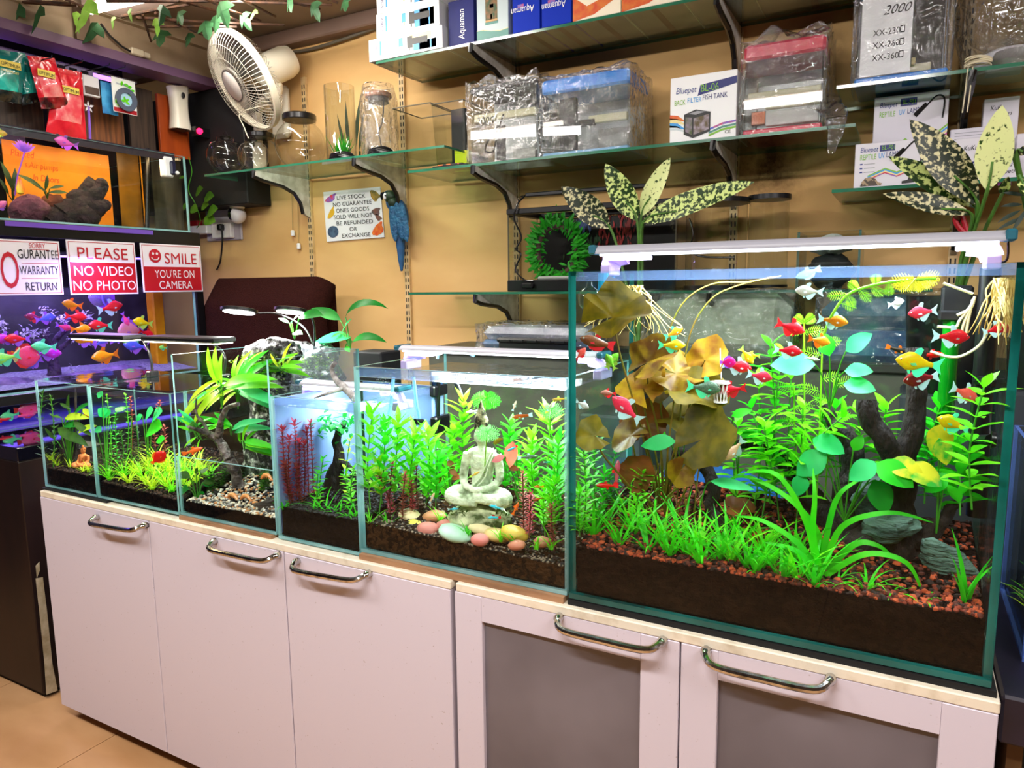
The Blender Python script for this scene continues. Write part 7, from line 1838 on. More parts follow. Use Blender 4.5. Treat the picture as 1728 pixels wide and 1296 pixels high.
for i,(a_,b_,lab)in enumerate(((967,1047,'white carton with an orange base, right of the blue pair'),(1049,1150,'second white carton with an orange base'),(1152,1262,'third white carton with an orange base'))):
 t,B=big(lab,a_,b_,.17,ORAC)
 fpoly(t,B,[(0,0),(.45,.06),(1,.30),(1,.42),(.6,.30),(.3,.22),(0,.42)],PB['orange'])
 fprint(t,B,.15,.62,.35,.66,PB['navy']);fprint(t,B,.62,.80,.78,.90,PB['grey'])
xz=P(1264,20,1.002).x
t,B=carton('plain carton at the right end of the top shelf',xz,-.135,1.01,1.27,ZT,ZT+.17,mat('carton_tan','a08a64',.6))
# ---- jar shelf
ZJ=1.8115
JAR=clear('jar_glass',(.93,.94,.92),1.5,.02,1.5)
LIDB=mat('lid_black','0c0a0a',.25)
def globe(label,px_,py_,rp,Y_,neck,lidr=None,loop=False):
 c=P(px_,py_,Y_);s=PPM(c);r=rp*s
 c.z=ZJ+r*.97
 t=thing('globe_jar',label,'glass jar',(c.x,c.y,ZJ),'glass jars below the fan')
 prof=[(.0001,-r*.96)]+[(r*math.sin(a_),-r*math.cos(a_))for a_ in[.28+(2.35-.28)*k/14 for k in range(15)]]+[(neck*r,r*.78),(neck*r*1.06,r*.95)]
 MB().lathe(prof,32,0,None,c,caps=False).build('bowl',JAR,t)
 if lidr:MB().lathe([(lidr*r,r*.93),(lidr*r*1.04,r*.96),(lidr*r*1.04,r*1.14),(lidr*r*.98,r*1.18)],28,0,None,c).build('lid',LIDB,t)
 if loop:
  MB().tube(smoothpath([c+Vector((-.02,0,r*.95)),c+Vector((-.012,0,r*1.12)),c+Vector((0,0,r*1.3)),c+Vector((.012,0,r*1.12)),c+Vector((.02,0,r*.95))],4),.0016,6).lathe([(.3*r,r*.93),(.32*r,r*1.0),(.30*r,r*1.02),(.3*r,r*.93)],20,0,None,c,caps=False).build('wire_loop',mat('wire_dark','2a2624',.35,.8),t)
globe('small clear globe jar with a wire loop, leftmost on the jar shelf',382,262,32,1.06,.42,None,True)
globe('clear globe jar with a black lid, second from the left on the jar shelf',440,262,33,1.16,.62,.66)
globe('small clear globe jar in front, third from the left on the jar shelf',428,266,26,1.03,.5,None,True)
globe('largest clear globe jar with a wide black lid, below the fan base',507,240,42,1.12,.62,.64)
vs_=thing('cylinder_vase','tall clear cylinder vase in front of dark plastic plants','vase',P(577,275,1.12))
c=P(577,272,1.13);s=PPM(c);c.z=ZJ
hV=128*s
MB().lathe([(.0001,.002),(25*s,.002),(25*s,hV),(24*s,hV),(24*s,.006),(.0001,.006)],32,0,None,c,caps=False).build('wall',JAR,vs_)
sp_=thing('artificial_plant','bright green plastic grass plant in the tall vase','artificial plant',c+Vector((0,0,.006)))
g=MB()
R=random.Random(6)
for k in range(70):g.blade(c+Vector((R.uniform(-.012,.012),R.uniform(-.012,.012),.012)),(R.uniform(-.5,.5),R.uniform(-.5,.5),1),R.uniform(.07,.12),.008,R.uniform(-.3,.5),3)
g.build('foliage',leafmat('plastic_green','12a818','2ad02a',trans=.2),sp_)
MB().lathe([(.016,.006),(.019,.022),(.0001,.022)],14,0,None,c).build('pot',mat('pot_lime','9ad06a',.4),sp_)
sn=thing('artificial_plant','dark snake plant leaves standing behind the tall vase','artificial plant',P(595,272,1.22))
for k,(a,b,w)in enumerate((((590,250),(580,168),.020),((600,255),(606,150),.022),((607,255),(612,185),.018),((584,255),(566,190),.016))):
 A,B=P(*a,1.22),P(*b,1.22)
 A.z=max(A.z,ZJ+.002)
 MB().leaf(A,B-A,(B-A).length,w,(0,-1,.2),.15,.2,6,1.2,.35).tube([Vector((A.x,1.22,ZJ)),A],.004,6).build('leaf',leafmat('snake_dark','243420','3c4c34',scale=30,trans=.1),sn)
wj=thing('wrapped_jar','tall glass jar with a cork lid in crinkled bubble wrap','glass jar',P(642,265,1.13))
c=P(642,268,1.13);c.z=ZJ;s=PPM(c)
MB().lathe([(.0001,.002),(21*s,.002),(21*s,90*s),(14*s,102*s)],28,0,None,c,caps=False).build('glass',JAR,wj)
MB().lathe([(21*s,102*s),(22*s,103*s),(22*s,108*s),(20*s,110*s)],24,0,None,c).build('cork_lid',mat('cork','a8683c',.6,col2='7a4a28',scale=60),wj)
MB().lathe([(16*s,94*s),(17*s,94*s),(17*s,102*s),(16*s,102*s)],24,0,None,c).build('lid_rim',mat('dark_rim','4a4038',.3),wj)
WRAP=clear('crinkled_wrap',(.93,.95,.96),1.5,.09,2.2,bump=1.0,bscale=26,haze=.10,hcol='e8ecf0')
g=MB();n,kz=40,26
for j in range(kz+1):
 for k in range(n):
  a_=2*math.pi*k/n;f=j/kz
  r=31*s*(1-.18*max(0,f-.8)/.2)*(1+.06*noise.noise(Vector((math.cos(a_)*3,math.sin(a_)*3,f*7)))+.03*noise.noise(Vector((math.cos(a_)*9,math.sin(a_)*9,f*20))))
  g.v.append((c.x+r*math.cos(a_),c.y+r*math.sin(a_),ZJ+.001+f*122*s))
g.f=[(j*n+k,j*n+(k+1)%n,(j+1)*n+(k+1)%n,(j+1)*n+k)for j in range(kz)for k in range(n)];g.m=[0]*len(g.f)
g.build('bubble_wrap',WRAP,wj,True,80)
MB().tube(smoothpath([c+Vector((19*s,-.02,100*s)),c+Vector((17*s,-.03,60*s)),c+Vector((10*s,-.035,45*s)),c+Vector((13*s,-.035,30*s)),c+Vector((18*s,-.035,8*s))],5),.0025,6).build('cord',BLACK,wj)
for(x,y,Y_,lab)in((577,265,1.03,'coiled black cable in front of the tall vase'),(642,259,1.03,'coiled black cable in front of the wrapped cork jar')):
 c=P(x,y,Y_);s=PPM(c);g=MB()
 for k in range(5):
  g.tube([(c.x+(27-k*2)*s*math.cos(a_),c.y+(12+k)*s*math.sin(a_),ZJ+.004+k*.0045+.002*math.sin(3*a_+k))for a_ in[2*math.pi*i/24 for i in range(25)]],.0032,6)
 tag(g.build('cable_coil',BLACK,None),lab,'cable')
ACR=clear('clear_acrylic',(.9,.92,.9),1.5,.04,1.4)
ACE=mat('acrylic_edge','8a8474',.2,trans=.5)
ZM=1.7415
def tray(label,pxa,pxb,pyt,Y0,Y1,zb):
 xa,xb=P(pxa,230,Y0).x,P(pxb,230,Y0).x;zt=P((pxa+pxb)/2,pyt,Y0).z
 t=thing('acrylic_tank',label,'acrylic tank',((xa+xb)/2,(Y0+Y1)/2,zb))
 m=MB();tp=.012
 lo=[(xa+tp,Y0+tp,zb),(xb-tp,Y0+tp,zb),(xb-tp,Y1-tp,zb),(xa+tp,Y1-tp,zb)];hi=[(xa,Y0,zt),(xb,Y0,zt),(xb,Y1,zt),(xa,Y1,zt)]
 m.add(lo+hi,[(3,2,1,0)]+[(i,(i+1)%4,4+(i+1)%4,4+i)for i in range(4)])
 m.build('walls',ACR,t,False)
 r=MB()
 r.tube([Vector(p)for p in hi+hi[:1]],.0022,6)
 r.build('rim',ACE,t)
 return t
tray('open clear acrylic tank, left of two on the shelf overlap',664,727,178,1.06,1.24,ZJ)
tray('open clear acrylic tank, right of two on the shelf overlap',729,782,172,1.05,1.24,ZM+.002)
a,b=P(762,186,1.15),P(787,256,1.15)
tag(MB().box((a.x,1.145,ZM),(b.x,1.16,a.z),c=.001).build('black_board',BLACKM,None,False),'black board leaning behind the crumpled bagged tank','board')
t=thing('product_card','black and orange blister card lying on the shelf in front of the acrylic tanks','pack',P(755,272,1.03))
a,b=P(732,270,1.02),P(790,262,1.02)
MB().box((a.x,1.01,ZM),(b.x,1.10,ZM+.006),c=.001).build('card',BLACKM,t,False)
MB().box((a.x+.025,1.0095,ZM+.006),(b.x-.02,1.07,ZM+.010)).build('print',mat('card_orange','c86a2c',.4,col2='2a2a2a',scale=60,sharp=(.45,.5)),t,False)
t=thing('product_card','yellow topped card standing beside the crumpled bagged tank','pack',P(780,262,1.09))
a,b=P(768,256,1.12),P(792,263,1.12)
MB().box((a.x,1.115,ZM),(b.x,1.135,a.z),c=.001).build('card',mat('card_yellow','e0e81c',.4),t,False)
CLING=clear('cling_film',(.95,.96,.97),1.55,.06,2.4,bump=.7,bscale=20,haze=.055,hcol='f4f6f8')
def film(par,lo,hi,seed,amp=.012,corner=None,name='plastic_wrap',top=0.0):
 """crumpled clear film all round a box"""
 n=26;m=MB()
 c=Vector([(a+b)/2 for a,b in zip(lo,hi)]);hs=Vector([(b-a)/2 for a,b in zip(lo,hi)])
 def put(p):
  q_=Vector(p);d=(q_-c);d=Vector((d.x/hs.x,d.y/hs.y,d.z/hs.z))
  w=.5*abs(noise.noise(q_*26+Vector((seed,0,0))))+.5*abs(noise.noise(q_*60+Vector((0,seed,0))))+.3*noise.noise(q_*11+Vector((0,0,seed)))
  d.normalize()
  r=q_+d*(amp*w)
  r.z=max(r.z,lo[2]-.001)
  if top and q_.z>c.z:r.z+=top*((q_.z-c.z)/hs.z)**6*abs(noise.noise(q_*16+Vector((seed,seed,0))))*2
  if r.y>1.288:r.y=1.288
  return tuple(r)
 for(ax,s_)in((0,0),(0,1),(1,0),(1,1),(2,1)):
  b_,d_=(ax+1)%3,(ax+2)%3;k=len(m.v)
  for j in range(n+1):
   for i in range(n+1):
    p=[0,0,0];p[ax]=(lo,hi)[s_][ax];p[b_]=lerp(lo[b_],hi[b_],i/n);p[d_]=lerp(lo[d_],hi[d_],j/n)
    m.v.append(put(p))
  for j in range(n):
   for i in range(n):
    a_=k+j*(n+1)+i;m.f.append((a_,a_+1,a_+n+2,a_+n+1));m.m.append(0)
 if corner:
  P0,P1,P2=[Vector(v)for v in corner]
  pts=smoothpath([P0,P1,P2],8);k=len(m.v);nn=14
  for i,p in enumerate(pts):
   f=i/(len(pts)-1);r=lerp(.045,.008,f)
   for j in range(nn):
    a_=2*math.pi*j/nn
    rr=r*(1+.35*noise.noise(Vector((math.cos(a_)*2,math.sin(a_)*2,f*6+seed))))
    m.v.append((p.x+rr*math.cos(a_),p.y+rr*.35*math.sin(a_),p.z+rr*.5*math.sin(a_)))
  for i in range(len(pts)-1):
   for j in range(nn):
    m.f.append((k+i*nn+j,k+i*nn+(j+1)%nn,k+(i+1)*nn+(j+1)%nn,k+(i+1)*nn+j));m.m.append(0)
 return m.build(name,CLING,par,True,180)
def kit(label,x0,x1,y0,y1,z0,z1,lid,base,seed,corner=None,inner=None,lidh=.035,baseh=.02,top=0.0):
 t=thing('boxed_tank',label,'aquarium',((x0+x1)/2,(y0+y1)/2,z0),'plastic-wrapped tanks on the shelves')
 if base:MB().box((x0+.004,y0+.004,z0),(x1-.004,y1-.004,z0+baseh),c=.004).build('base',base,t)
 zt=z1-(lidh if lid else 0)
 m=MB()
 zb=z0+(baseh if base else 0)
 for(lo,hi)in(((x0+.006,y0+.006,zb),(x1-.006,y0+.010,zt)),((x0+.006,y1-.010,zb),(x1-.006,y1-.006,zt)),((x0+.006,y0+.010,zb),(x0+.010,y1-.010,zt)),((x1-.010,y0+.010,zb),(x1-.006,y1-.010,zt))):
  m.box(lo,hi)
 m.build('glass_walls',JAR,t,False)
 if lid:MB().box((x0+.002,y0+.002,zt),(x1-.002,y1-.002,z1),c=.008).build('lid',lid,t)
 MB().box((x0+.012,y1-.03,zb+.001),(x1-.012,y1-.012,zt-.002)).build('back_panel',mat('silver_panel','d4d6d8',.35,.4,col2='a8aab0',scale=5),t,False)
 for(u0,v0,u1,v1,yy,mt,nm)in(inner or[]):
  MB().box((lerp(x0+.012,x1-.012,u0),lerp(y0,y1,yy),lerp(zb,zt,v0)),(lerp(x0+.012,x1-.012,u1),lerp(y0,y1,yy)+.02,lerp(zb,zt,v1)),c=.002).build(nm,mt,t,False)
 film(t,(x0-.003,y0-.004,z0-.001),(x1+.003,min(y1+.004,1.287),z1+.003),seed,corner=corner,top=top)
 return t
SIL=mat('silver_film','d8d4c0',.3,.3);DGR=mat('dark_grey_plastic','2c2c2e',.4);LGR=mat('light_grey_plastic','b8b8b4',.4)
LBLUE=mat('lid_sky_blue','1c88e8',.3);LRED=mat('lid_crimson','e01840',.3);CREAMT=mat('lamp_tube_cream','f4ecc8',.35)
xa,xb=P(790,200,1.03).x,P(905,200,1.03).x
t=kit('crumpled bagged tank with a black lid and a loose cable, left on the middle shelf',xa,xb,1.03,1.22,ZM,P(850,138,1.03).z,DGR,None,3,inner=[(.0,.62,1,.72,.1,CREAMT,'lamp_tube'),(.34,.0,.46,.55,.15,DGR,'filter'),(.62,.0,.98,.18,.12,LGR,'filter_box')],lidh=.022,top=.03)
MB().tube(smoothpath([Vector((lerp(xa,xb,u),1.045,lerp(ZM,P(850,138,1.03).z,v)))for u,v in((.50,.62),(.44,.45),(.52,.38),(.40,.42),(.26,.30),(.22,.18),(.34,.16),(.38,.30))],5),.0028,6).build('cable',BLACK,t)
ftext(t,(xa,xb,1.028,ZM,P(850,138,1.03).z),'2000/',.12,.48,.03,.085,BLACK,shear=.3)
xa,xb=P(912,200,1.03).x,P(1062,190,1.03).x
kit('wrapped tank with a sky blue lid in the middle of the middle shelf',xa,xb,1.03,1.24,ZM,P(990,124,1.03).z,LBLUE,mat('base_pale_blue','8ac0e8',.3),7,inner=[(.12,0,.34,.95,.2,DGR,'filter'),(.52,.45,.98,.58,.12,CREAMT,'lamp_tube'),(.40,.42,.60,.52,.1,DGR,'clip'),(.5,.0,.98,.45,.6,LGR,'packing')],lidh=.045,baseh=.014,top=.015)
xa,xb=P(1252,150,1.03).x,P(1392,140,1.03).x
kit('wrapped tank with a crimson lid and base at the right of the middle shelf',xa,xb,1.03,1.24,ZM,P(1325,66,1.03).z,LRED,LRED,11,corner=[(xb-.01,1.05,ZM+.08),(xb+.035,1.0,ZM+.02),(xb+.03,.965,ZM-.075)],inner=[(.0,.48,1,.56,.12,CREAMT,'lamp_tube'),(.25,.30,1,.37,.12,CREAMT,'lamp_tube'),(.0,.36,.12,.5,.2,DGR,'clip'),(.04,.10,.25,.30,.2,mat('copper_coil','8a4a30',.3,.6),'pump'),(.25,.06,.98,.28,.16,WHITE,'packing')],lidh=.042,baseh=.018,top=.03)
x0r,x1r=P(1440,100,1.03).x,P(1604,100,1.03).x
ZR=1.8415
t=kit('wrapped tank with a white printed sheet on a sky blue base',x0r,x1r,1.03,1.24,ZR,ZR+.30,LBLUE,LBLUE,17,inner=[(.62,.0,.98,.95,.5,DGR,'filter'),(.5,.02,.85,.10,.15,CREAMT,'lamp_tube'),(.62,.08,.67,.15,.08,PB['cream'],'yellow_clip')],lidh=.03,baseh=.018,top=.02)
BX=(lerp(x0r,x1r,.07),lerp(x0r,x1r,.60),1.034,ZR+.02,ZR+.265)
MB().box((BX[0],1.034,ZR+.02),(BX[1],1.0355,ZR+.265)).build('printed_sheet',CARD,t,False)
for k,s_ in enumerate(('XX-230','XX-260','XX-360')):
 ftext(t,BX,s_,.24,.40-.125*k,.015,.062,INK)
 fprint(t,BX,.77,.40-.125*k,.86,.47-.125*k,INK,'tick_box');fprint(t,BX,.785,.41-.125*k,.845,.46-.125*k,CARD,'tick_box',.0008)
ftext(t,BX,'2000',.42,.60,.022,.065,INK,shear=.4)
# round tank on the upper right shelf
rt3=thing('round_tank','round wrapped tank on a white domed base, cut by the right edge','aquarium',(P(1700,110,1.1).x,1.13,ZR))
c=Vector((P(1705,110,1.13).x,1.13,ZR))
MB().lathe([(.085,.0),(.085,.02),(.07,.05),(.05,.06)],32,0,None,c).build('base',WHITE,rt3)
MB().lathe([(.0001,.003),(.045,.003),(.055,.02),(.04,.045),(.0001,.055)],24,0,None,c+Vector((0,-.05,0))).build('reflector',mat('satin_steel','b0b0ac',.3,.7),rt3)
MB().lathe([(.05,.061),(.09,.09),(.105,.15),(.10,.22),(.08,.27)],36,0,None,c,caps=False).build('bowl',JAR,rt3)
MB().lathe([(.10,.002),(.125,.1),(.13,.18),(.11,.26),(.06,.30)],30,0,None,c,caps=False).build('plastic_wrap',CLING,rt3)
wc=MB()
c2=P(1650,112,1.02)
for k in range(5):
 wc.tube(smoothpath([(c2.x+.028*math.cos(a_+k),1.02+.012*math.sin(a_),ZR+.006+.004*k+.008*abs(math.sin(a_*1+k)))for a_ in[2*math.pi*i/10 for i in range(11)]],3),.0018,5)
for dx in(0,.010):wc.tube(smoothpath([(c2.x-.02+dx,1.012,ZR+.005),(c2.x-.022+dx,.995,ZR-.01),(c2.x-.024+dx,.99,ZR-.06),(c2.x-.027+dx,.99,ZR-.105)],4),.0015,5)
tag(wc.build('cord_bundle',mat('cord_cream','e0d4b4',.5),None),'tied cream cord hanging over the edge of the upper right shelf','cord')
# printed cartons
x0_,x1_=P(1131,180,1.02).x,P(1243,175,1.02).x
t,B=carton('white back filter fish tank carton on the middle shelf',x0_,x1_,1.02,1.20,ZM,P(1190,124,1.02).z,name='carton')
fpoly(t,B,[(.42,.68),(1,.80),(1,.905),(.46,.84)],PB['navy'])
ftext(t,B,'Bluepet',.09,.745,.017,.060,PB['blue'],shear=.2);ftext(t,B,'BL-06',.47,.735,.020,.050,PB['green'])
ftext(t,B,'BACK',.07,.575,.014,.032,PB['green']);ftext(t,B,'FILTER',.27,.590,.014,.040,PB['sky']);ftext(t,B,'FISH TANK',.50,.61,.014,.070,PB['navy'])
for k,(m_,o_)in enumerate(((PB['orange'],.32),(PB['cream'],.27),(PB['sky'],.20),(PB['pale'],.16))):fpoly(t,B,[(0,o_+.12),(.12,o_+.10),(.22,o_+.02),(.22,o_),(.1,o_+.04),(0,o_+.05)],m_)
for k,(m_,o_)in enumerate(((PB['red'],.20),(PB['teal'],.15),(PB['green'],.11))):fpoly(t,B,[(.6,o_-.06),(.8,o_+.01),(1,o_+.03),(1,o_+.06),(.8,o_+.04),(.6,o_-.03)],m_)
fpoly(t,B,[(.22,.12),(.36,.05),(.62,.13),(.62,.42),(.40,.48),(.22,.42)],PB['black'],'tank_picture',.0014)
fpoly(t,B,[(.245,.16),(.345,.10),(.345,.36),(.245,.38)],mat('print_scape','8a7a8a',.5,col2='4a5a2a',scale=70),'tank_picture',.0020);fpoly(t,B,[(.37,.10),(.60,.16),(.60,.39),(.37,.35)],mat('print_scape_b','a89aa8',.5,col2='5a4a2a',scale=70),'tank_picture',.0020);fpoly(t,B,[(.29,.425),(.40,.40),(.55,.43),(.42,.455)],PB['grey'],'tank_picture',.0020)
ftext(t,B,'CE',.84,.07,.009,.016,INK)
for(lab,pa,pb,Y_,zt,sd)in(('white reptile lamp carton in front, on the short right shelf',1442,1562,1.02,244,0),('white reptile lamp carton behind and above the front one',1470,1597,1.13,166,1)):
 x0_,x1_=P(pa,280,Y_).x,P(pb,240,Y_).x
 zb_=1.5755
 t,B=carton(lab,x0_,x1_,Y_,Y_+(.09 if sd==0 else .12),zb_,P(pa,zt,Y_).z,mat('carton_lilac','dcd8e2',.4),group='reptile lamp cartons')
 hv=.0 if sd==0 else .42
 def vv(v):return hv+(1-hv)*v
 ftext(t,B,'Bluepet',.08,vv(.80),.013,.042,PB['blue'],shear=.2);fprint(t,B,.36,vv(.79),.58,vv(.93),PB['navy']);ftext(t,B,'BL-F01',.39,vv(.82),.011,.030,PB['green'],d=.0016)
 ftext(t,B,'REPTILE',.08,vv(.63),.014,.038,PB['green']);ftext(t,B,'UV',.35,vv(.64),.014,.014,PB['sky']);ftext(t,B,'LAMP',.46,vv(.65),.014,.028,PB['navy'])
 X0,X1,Y0,Z0,Z1=B
 cx_,cz_=lerp(X0,X1,.70),lerp(Z0,Z1,vv(.72))
 g=MB().tube([(cx_-.022,Y0-.001,cz_-.020),(cx_+.004,Y0-.001,cz_+.008)],[.011,.009],8,flat=.08)
 g.tube(smoothpath([(cx_+.004,Y0-.001,cz_+.008),(cx_+.025,Y0-.001,cz_+.028),(cx_+.042,Y0-.001,cz_+.018),(cx_+.040,Y0-.001,cz_-.03)],5),.0022,6)
 g.build('lamp_print',PB['black'],t)
 if sd==0:
  for k in range(3):fprint(t,B,.08,vv(.52-.09*k),.12,vv(.55-.09*k),PB['blue']);fprint(t,B,.14,vv(.525-.09*k),.30,vv(.54-.09*k),PB['grey'])
 for k,m_ in enumerate((PB['red'],PB['cream'],PB['sky'],PB['green'])):fpoly(t,B,[(.2,.16+.03*k+hv*.3),(.45,.30+.03*k+hv*.3),(.62,.20+.03*k+hv*.3),(1,.42+.03*k+hv*.3),(1,.44+.03*k+hv*.3),(.62,.23+.03*k+hv*.3),(.45,.33+.03*k+hv*.3),(.2,.185+.03*k+hv*.3)],m_)
 fpoly(t,B,[(.10,.04+hv*.5),(.40,.04+hv*.5),(.42,.08+hv*.5),(.36,.11+hv*.5),(.32,.19+hv*.5),(.24,.24+hv*.5),(.17,.22+hv*.5),(.12,.14+hv*.5)],mat('print_tortoise','4a3c30',.5,col2='a89070',kind='voronoi',scale=90),'tortoise_print',.0016)
 fpoly(t,B,[(.70,.04),(.92,.06),(.95,.12),(.80,.2),(.78,.12),(.70,.10)],PB['black'],'clip_print',.0012)
for(lab,x,y,Y_,w,h_,code,cm)in(('tall lilac white carton behind the large cream leaf',1661,168,1.18,50,145,'55A','purple'),('white carton left of the pale variegated leaf',1613,235,1.04,62,76,'AK','navy'),('white carton right of the pale variegated leaf',1676,262,1.05,38,42,'68A','purple'),('grey backed carton behind the pale variegated leaf',1604,219,1.15,80,95,'','grey'),('white carton at the far right edge of the short shelf',1717,226,1.09,60,70,'','navy')):
 c=P(x,y,Y_);s=PPM(c)
 t,B=carton(lab,c.x,c.x+w*s,Y_,Y_+.08 if Y_<1.15 else Y_+.05,1.5755,c.z,mat('carton_lilac'),group='white cartons on the short right shelf')
 if code:
  H_=B[4]-B[3]
  ftext(t,B,'KuKu',.20,1-.030/H_,.012,.030,INK,shear=.2);ftext(t,B,'petri',.45,1-.046/H_,.011,.028,INK,shear=.2)
  fprint(t,B,.25,1-.075/H_,.75,1-.058/H_,PB[cm]);ftext(t,B,code,.40,1-.072/H_,.010,.016,CARD,d=.0016)
 elif cm=='grey':
  for k in range(8):fprint(t,B,.08,.92-.05*k,.6,.93-.05*k,PB['grey'])
  # ---- lowest shelf
ZL=1.3095
tf=thing('show_tank','black-framed clear show tank with a dark planted background on the lowest shelf','aquarium',(-.9,1.14,ZL))
xa,xb=-1.20,-.615;za,zb_=ZL,1.585
MB().box((xa,1.02,za),(xb,1.25,za+.038),c=.003).build('base',BLACK,tf,False)
m=MB()
for lo,hi in(((xa,1.02,zb_-.018),(xb,1.05,zb_)),((xa,1.22,zb_-.018),(xb,1.25,zb_)),((xa,1.05,zb_-.018),(xa+.03,1.22,zb_)),((xb-.03,1.05,zb_-.018),(xb,1.22,zb_))):m.box(lo,hi,0,.002)
m.build('top_frame',BLACK,tf,False)
pane('front_pane',(xa+.003,1.023,za+.038),(xb-.003,1.027,zb_-.018),[JAR,ACE],tf)
pane('side_pane',(xa+.003,1.027,za+.038),(xa+.007,1.245,zb_-.018),[JAR,ACE],tf)
pane('side_pane',(xb-.007,1.027,za+.038),(xb-.003,1.245,zb_-.018),[JAR,ACE],tf)
xm=P(912,420,1.24).x
bgp=MB().box((xm,1.238,za+.04),(xb-.01,1.246,zb_-.02)).build('background_sheet',mat('sheet_black','0a0a0c',.3,col2='1c1418',scale=8),tf,False)
for i,(x,w,z_,h_,c1)in enumerate(((1020,.03,400,.16,'8a1c20'),(1045,.035,395,.18,'a02428'),(1062,.02,400,.14,'7a181c'),(985,.03,385,.05,'3a4a7a'),(1000,.05,420,.06,'1c3a22'),(968,.03,450,.05,'24401c'))):
 p=P(x,z_,1.236);g=MB();R=random.Random(i)
 for k in range(40):g.leaf(p+Vector((R.gauss(0,w*.4),-.001-.0004*(k%5),R.uniform(-h_*.5,h_*.5))),(R.uniform(-.4,.4),-.05,1),.026,.007,(0,-1,0),.1,.05,2)
 g.build('plant_print',mat('print_plant_'+c1,c1,.5),bgp)
MB().box((P(922,470,1.1).x,1.03,za+.038),(P(975,470,1.1).x,1.20,za+.05),c=.004).build('gravel_tray',mat('tray_white','c8c8c8',.7),tf)
w_=thing('plant_wreath','bright green plastic plant arch ring standing in the black-framed tank','artificial plant',P(942,475,1.10))
c=P(940,423,1.10);s=PPM(c);g=MB();R=random.Random(31)
for k in range(520):
 a_=R.uniform(0,6.283);rr=R.gauss(38,6)
 p=Vector((c.x+rr*s*math.cos(a_),1.10+R.uniform(-.03,.03),c.z+rr*1.08*s*math.sin(a_)))
 d=Vector((math.cos(a_+R.uniform(-.9,.9)),R.uniform(-.8,.3),math.sin(a_+R.uniform(-.9,.9))+.25))
 g.leaf(p,d,.034,.009,(0,-1,.2),.4,.15,3)
g.build('foliage',leafmat('plastic_leaf','1c9a1c','3ac02c',scale=40,trans=.25),w_)
MB().tube([Vector((c.x+36*s*math.cos(t_),1.10,c.z+40*s*math.sin(t_)))for t_ in[2*math.pi*k/30 for k in range(31)]],.009,8).build('ring',mat('ring_stone','6a4a44',.8,col2='3a2a3a',scale=40),w_)
bar=thing('led_lamp','thin black LED lamp lying across wire legs on the black-framed tank','aquarium light',(-.9,1.08,1.60))
a,b=P(888,330,1.06),P(1122,316,1.06)
MB().box((a.x,1.05,a.z-.006),(b.x,1.075,a.z+.008),c=.003).build('housing',BLACK,bar,False)
for x in(a.x+.01,b.x-.01):
 MB().tube([(x,1.062,a.z),(x-.03,1.062,a.z-.001),(x-.03,1.04,a.z-.012),(x-.03,1.036,zb_+.001)],.0022,6).build('wire_leg',CHROME,bar)
MB().tube(smoothpath([Vector((a.x,1.055,a.z)),P(873,345,1.012),P(868,370,1.011),P(880,400,1.011),P(871,420,1.011),P(879,430,1.011),P(870,455,1.011),P(885,472,1.015),P(900,474,1.015)],6),.003,6).build('cord',BLACK,bar)
p=P(895,472,1.012)
MB().box((p.x-.03,1.0,ZL+.0385-.028),(p.x+.012,1.018,ZL+.0385-.010),c=.004).build('switch',BLACK,bar)
for i,(pa,pb,Y0,lab)in enumerate(((1157,1262,1.09,'round clear acrylic tank with a black lid, left of two on the lowest shelf'),(1262,1332,1.13,'narrow clear acrylic cylinder with a black lid, right of two on the lowest shelf'))):
 cx_=(P(pa,400,Y0).x+P(pb,400,Y0).x)/2;r=(P(pb,400,Y0).x-P(pa,400,Y0).x)/2
 t=thing('acrylic_cylinder',lab,'acrylic tank',(cx_,Y0,ZL),'round acrylic tanks')
 zt_=P((pa+pb)/2,345 if i==0 else 338,Y0).z
 MB().lathe([(r*.96,.012),(r*.96,zt_-ZL)],40,0,None,(cx_,Y0,ZL),caps=False).build('wall',ACR,t)
 MB().lathe([(r*.6,zt_-ZL),(r*1.03,zt_-ZL),(r*1.03,zt_-ZL+.014),(r*.6,zt_-ZL+.016)],40,0,None,(cx_,Y0,ZL)).build('lid',BLACK,t)
 MB().lathe([(r,.0),(r,.014),(.0001,.014)],40,0,None,(cx_,Y0,ZL)).build('base',BLACK,t)
 if i==0:MB().tube(smoothpath([(cx_-r*.8,Y0-.03,zt_-.04),(cx_-r*.6,Y0-.05,zt_-.09),(cx_-r*.75,Y0-.04,zt_-.13),(cx_-r*.3,Y0-.06,zt_-.155),(cx_+r*.7,Y0-.05,zt_-.16)],6),.003,6).build('cord',BLACK,t)
t=thing('glass_box','small glass box tank with pale packing, right end of the lowest shelf','aquarium',(P(1400,480,1.08).x,1.12,ZL))
a,b=P(1346,392,1.03),P(1454,392,1.03)
m=[]
pane('front_pane',(a.x,1.03,ZL),(b.x,1.036,a.z),[JAR,EDGE],t);pane('back_pane',(a.x,1.20,ZL),(b.x,1.206,a.z),[JAR,EDGE],t);pane('side_pane',(a.x,1.036,ZL),(a.x+.006,1.20,a.z),[JAR,EDGE],t);pane('side_pane',(b.x-.006,1.036,ZL),(b.x,1.20,a.z),[JAR,EDGE],t)
MB().blob(((a.x+b.x)/2,1.11,lerp(ZL,a.z,.78)),((b.x-a.x)*.36,.05,(a.z-ZL)*.18),3,.35,2.5,12,20).blob(((a.x+b.x)/2,1.12,lerp(ZL,a.z,.32)),((b.x-a.x)*.38,.06,(a.z-ZL)*.32),5,.2,2.5,12,20,1).build('packing',[mat('packing_pale','c8d4d0',.6),mat('packing_dark','20282a',.6)],t)
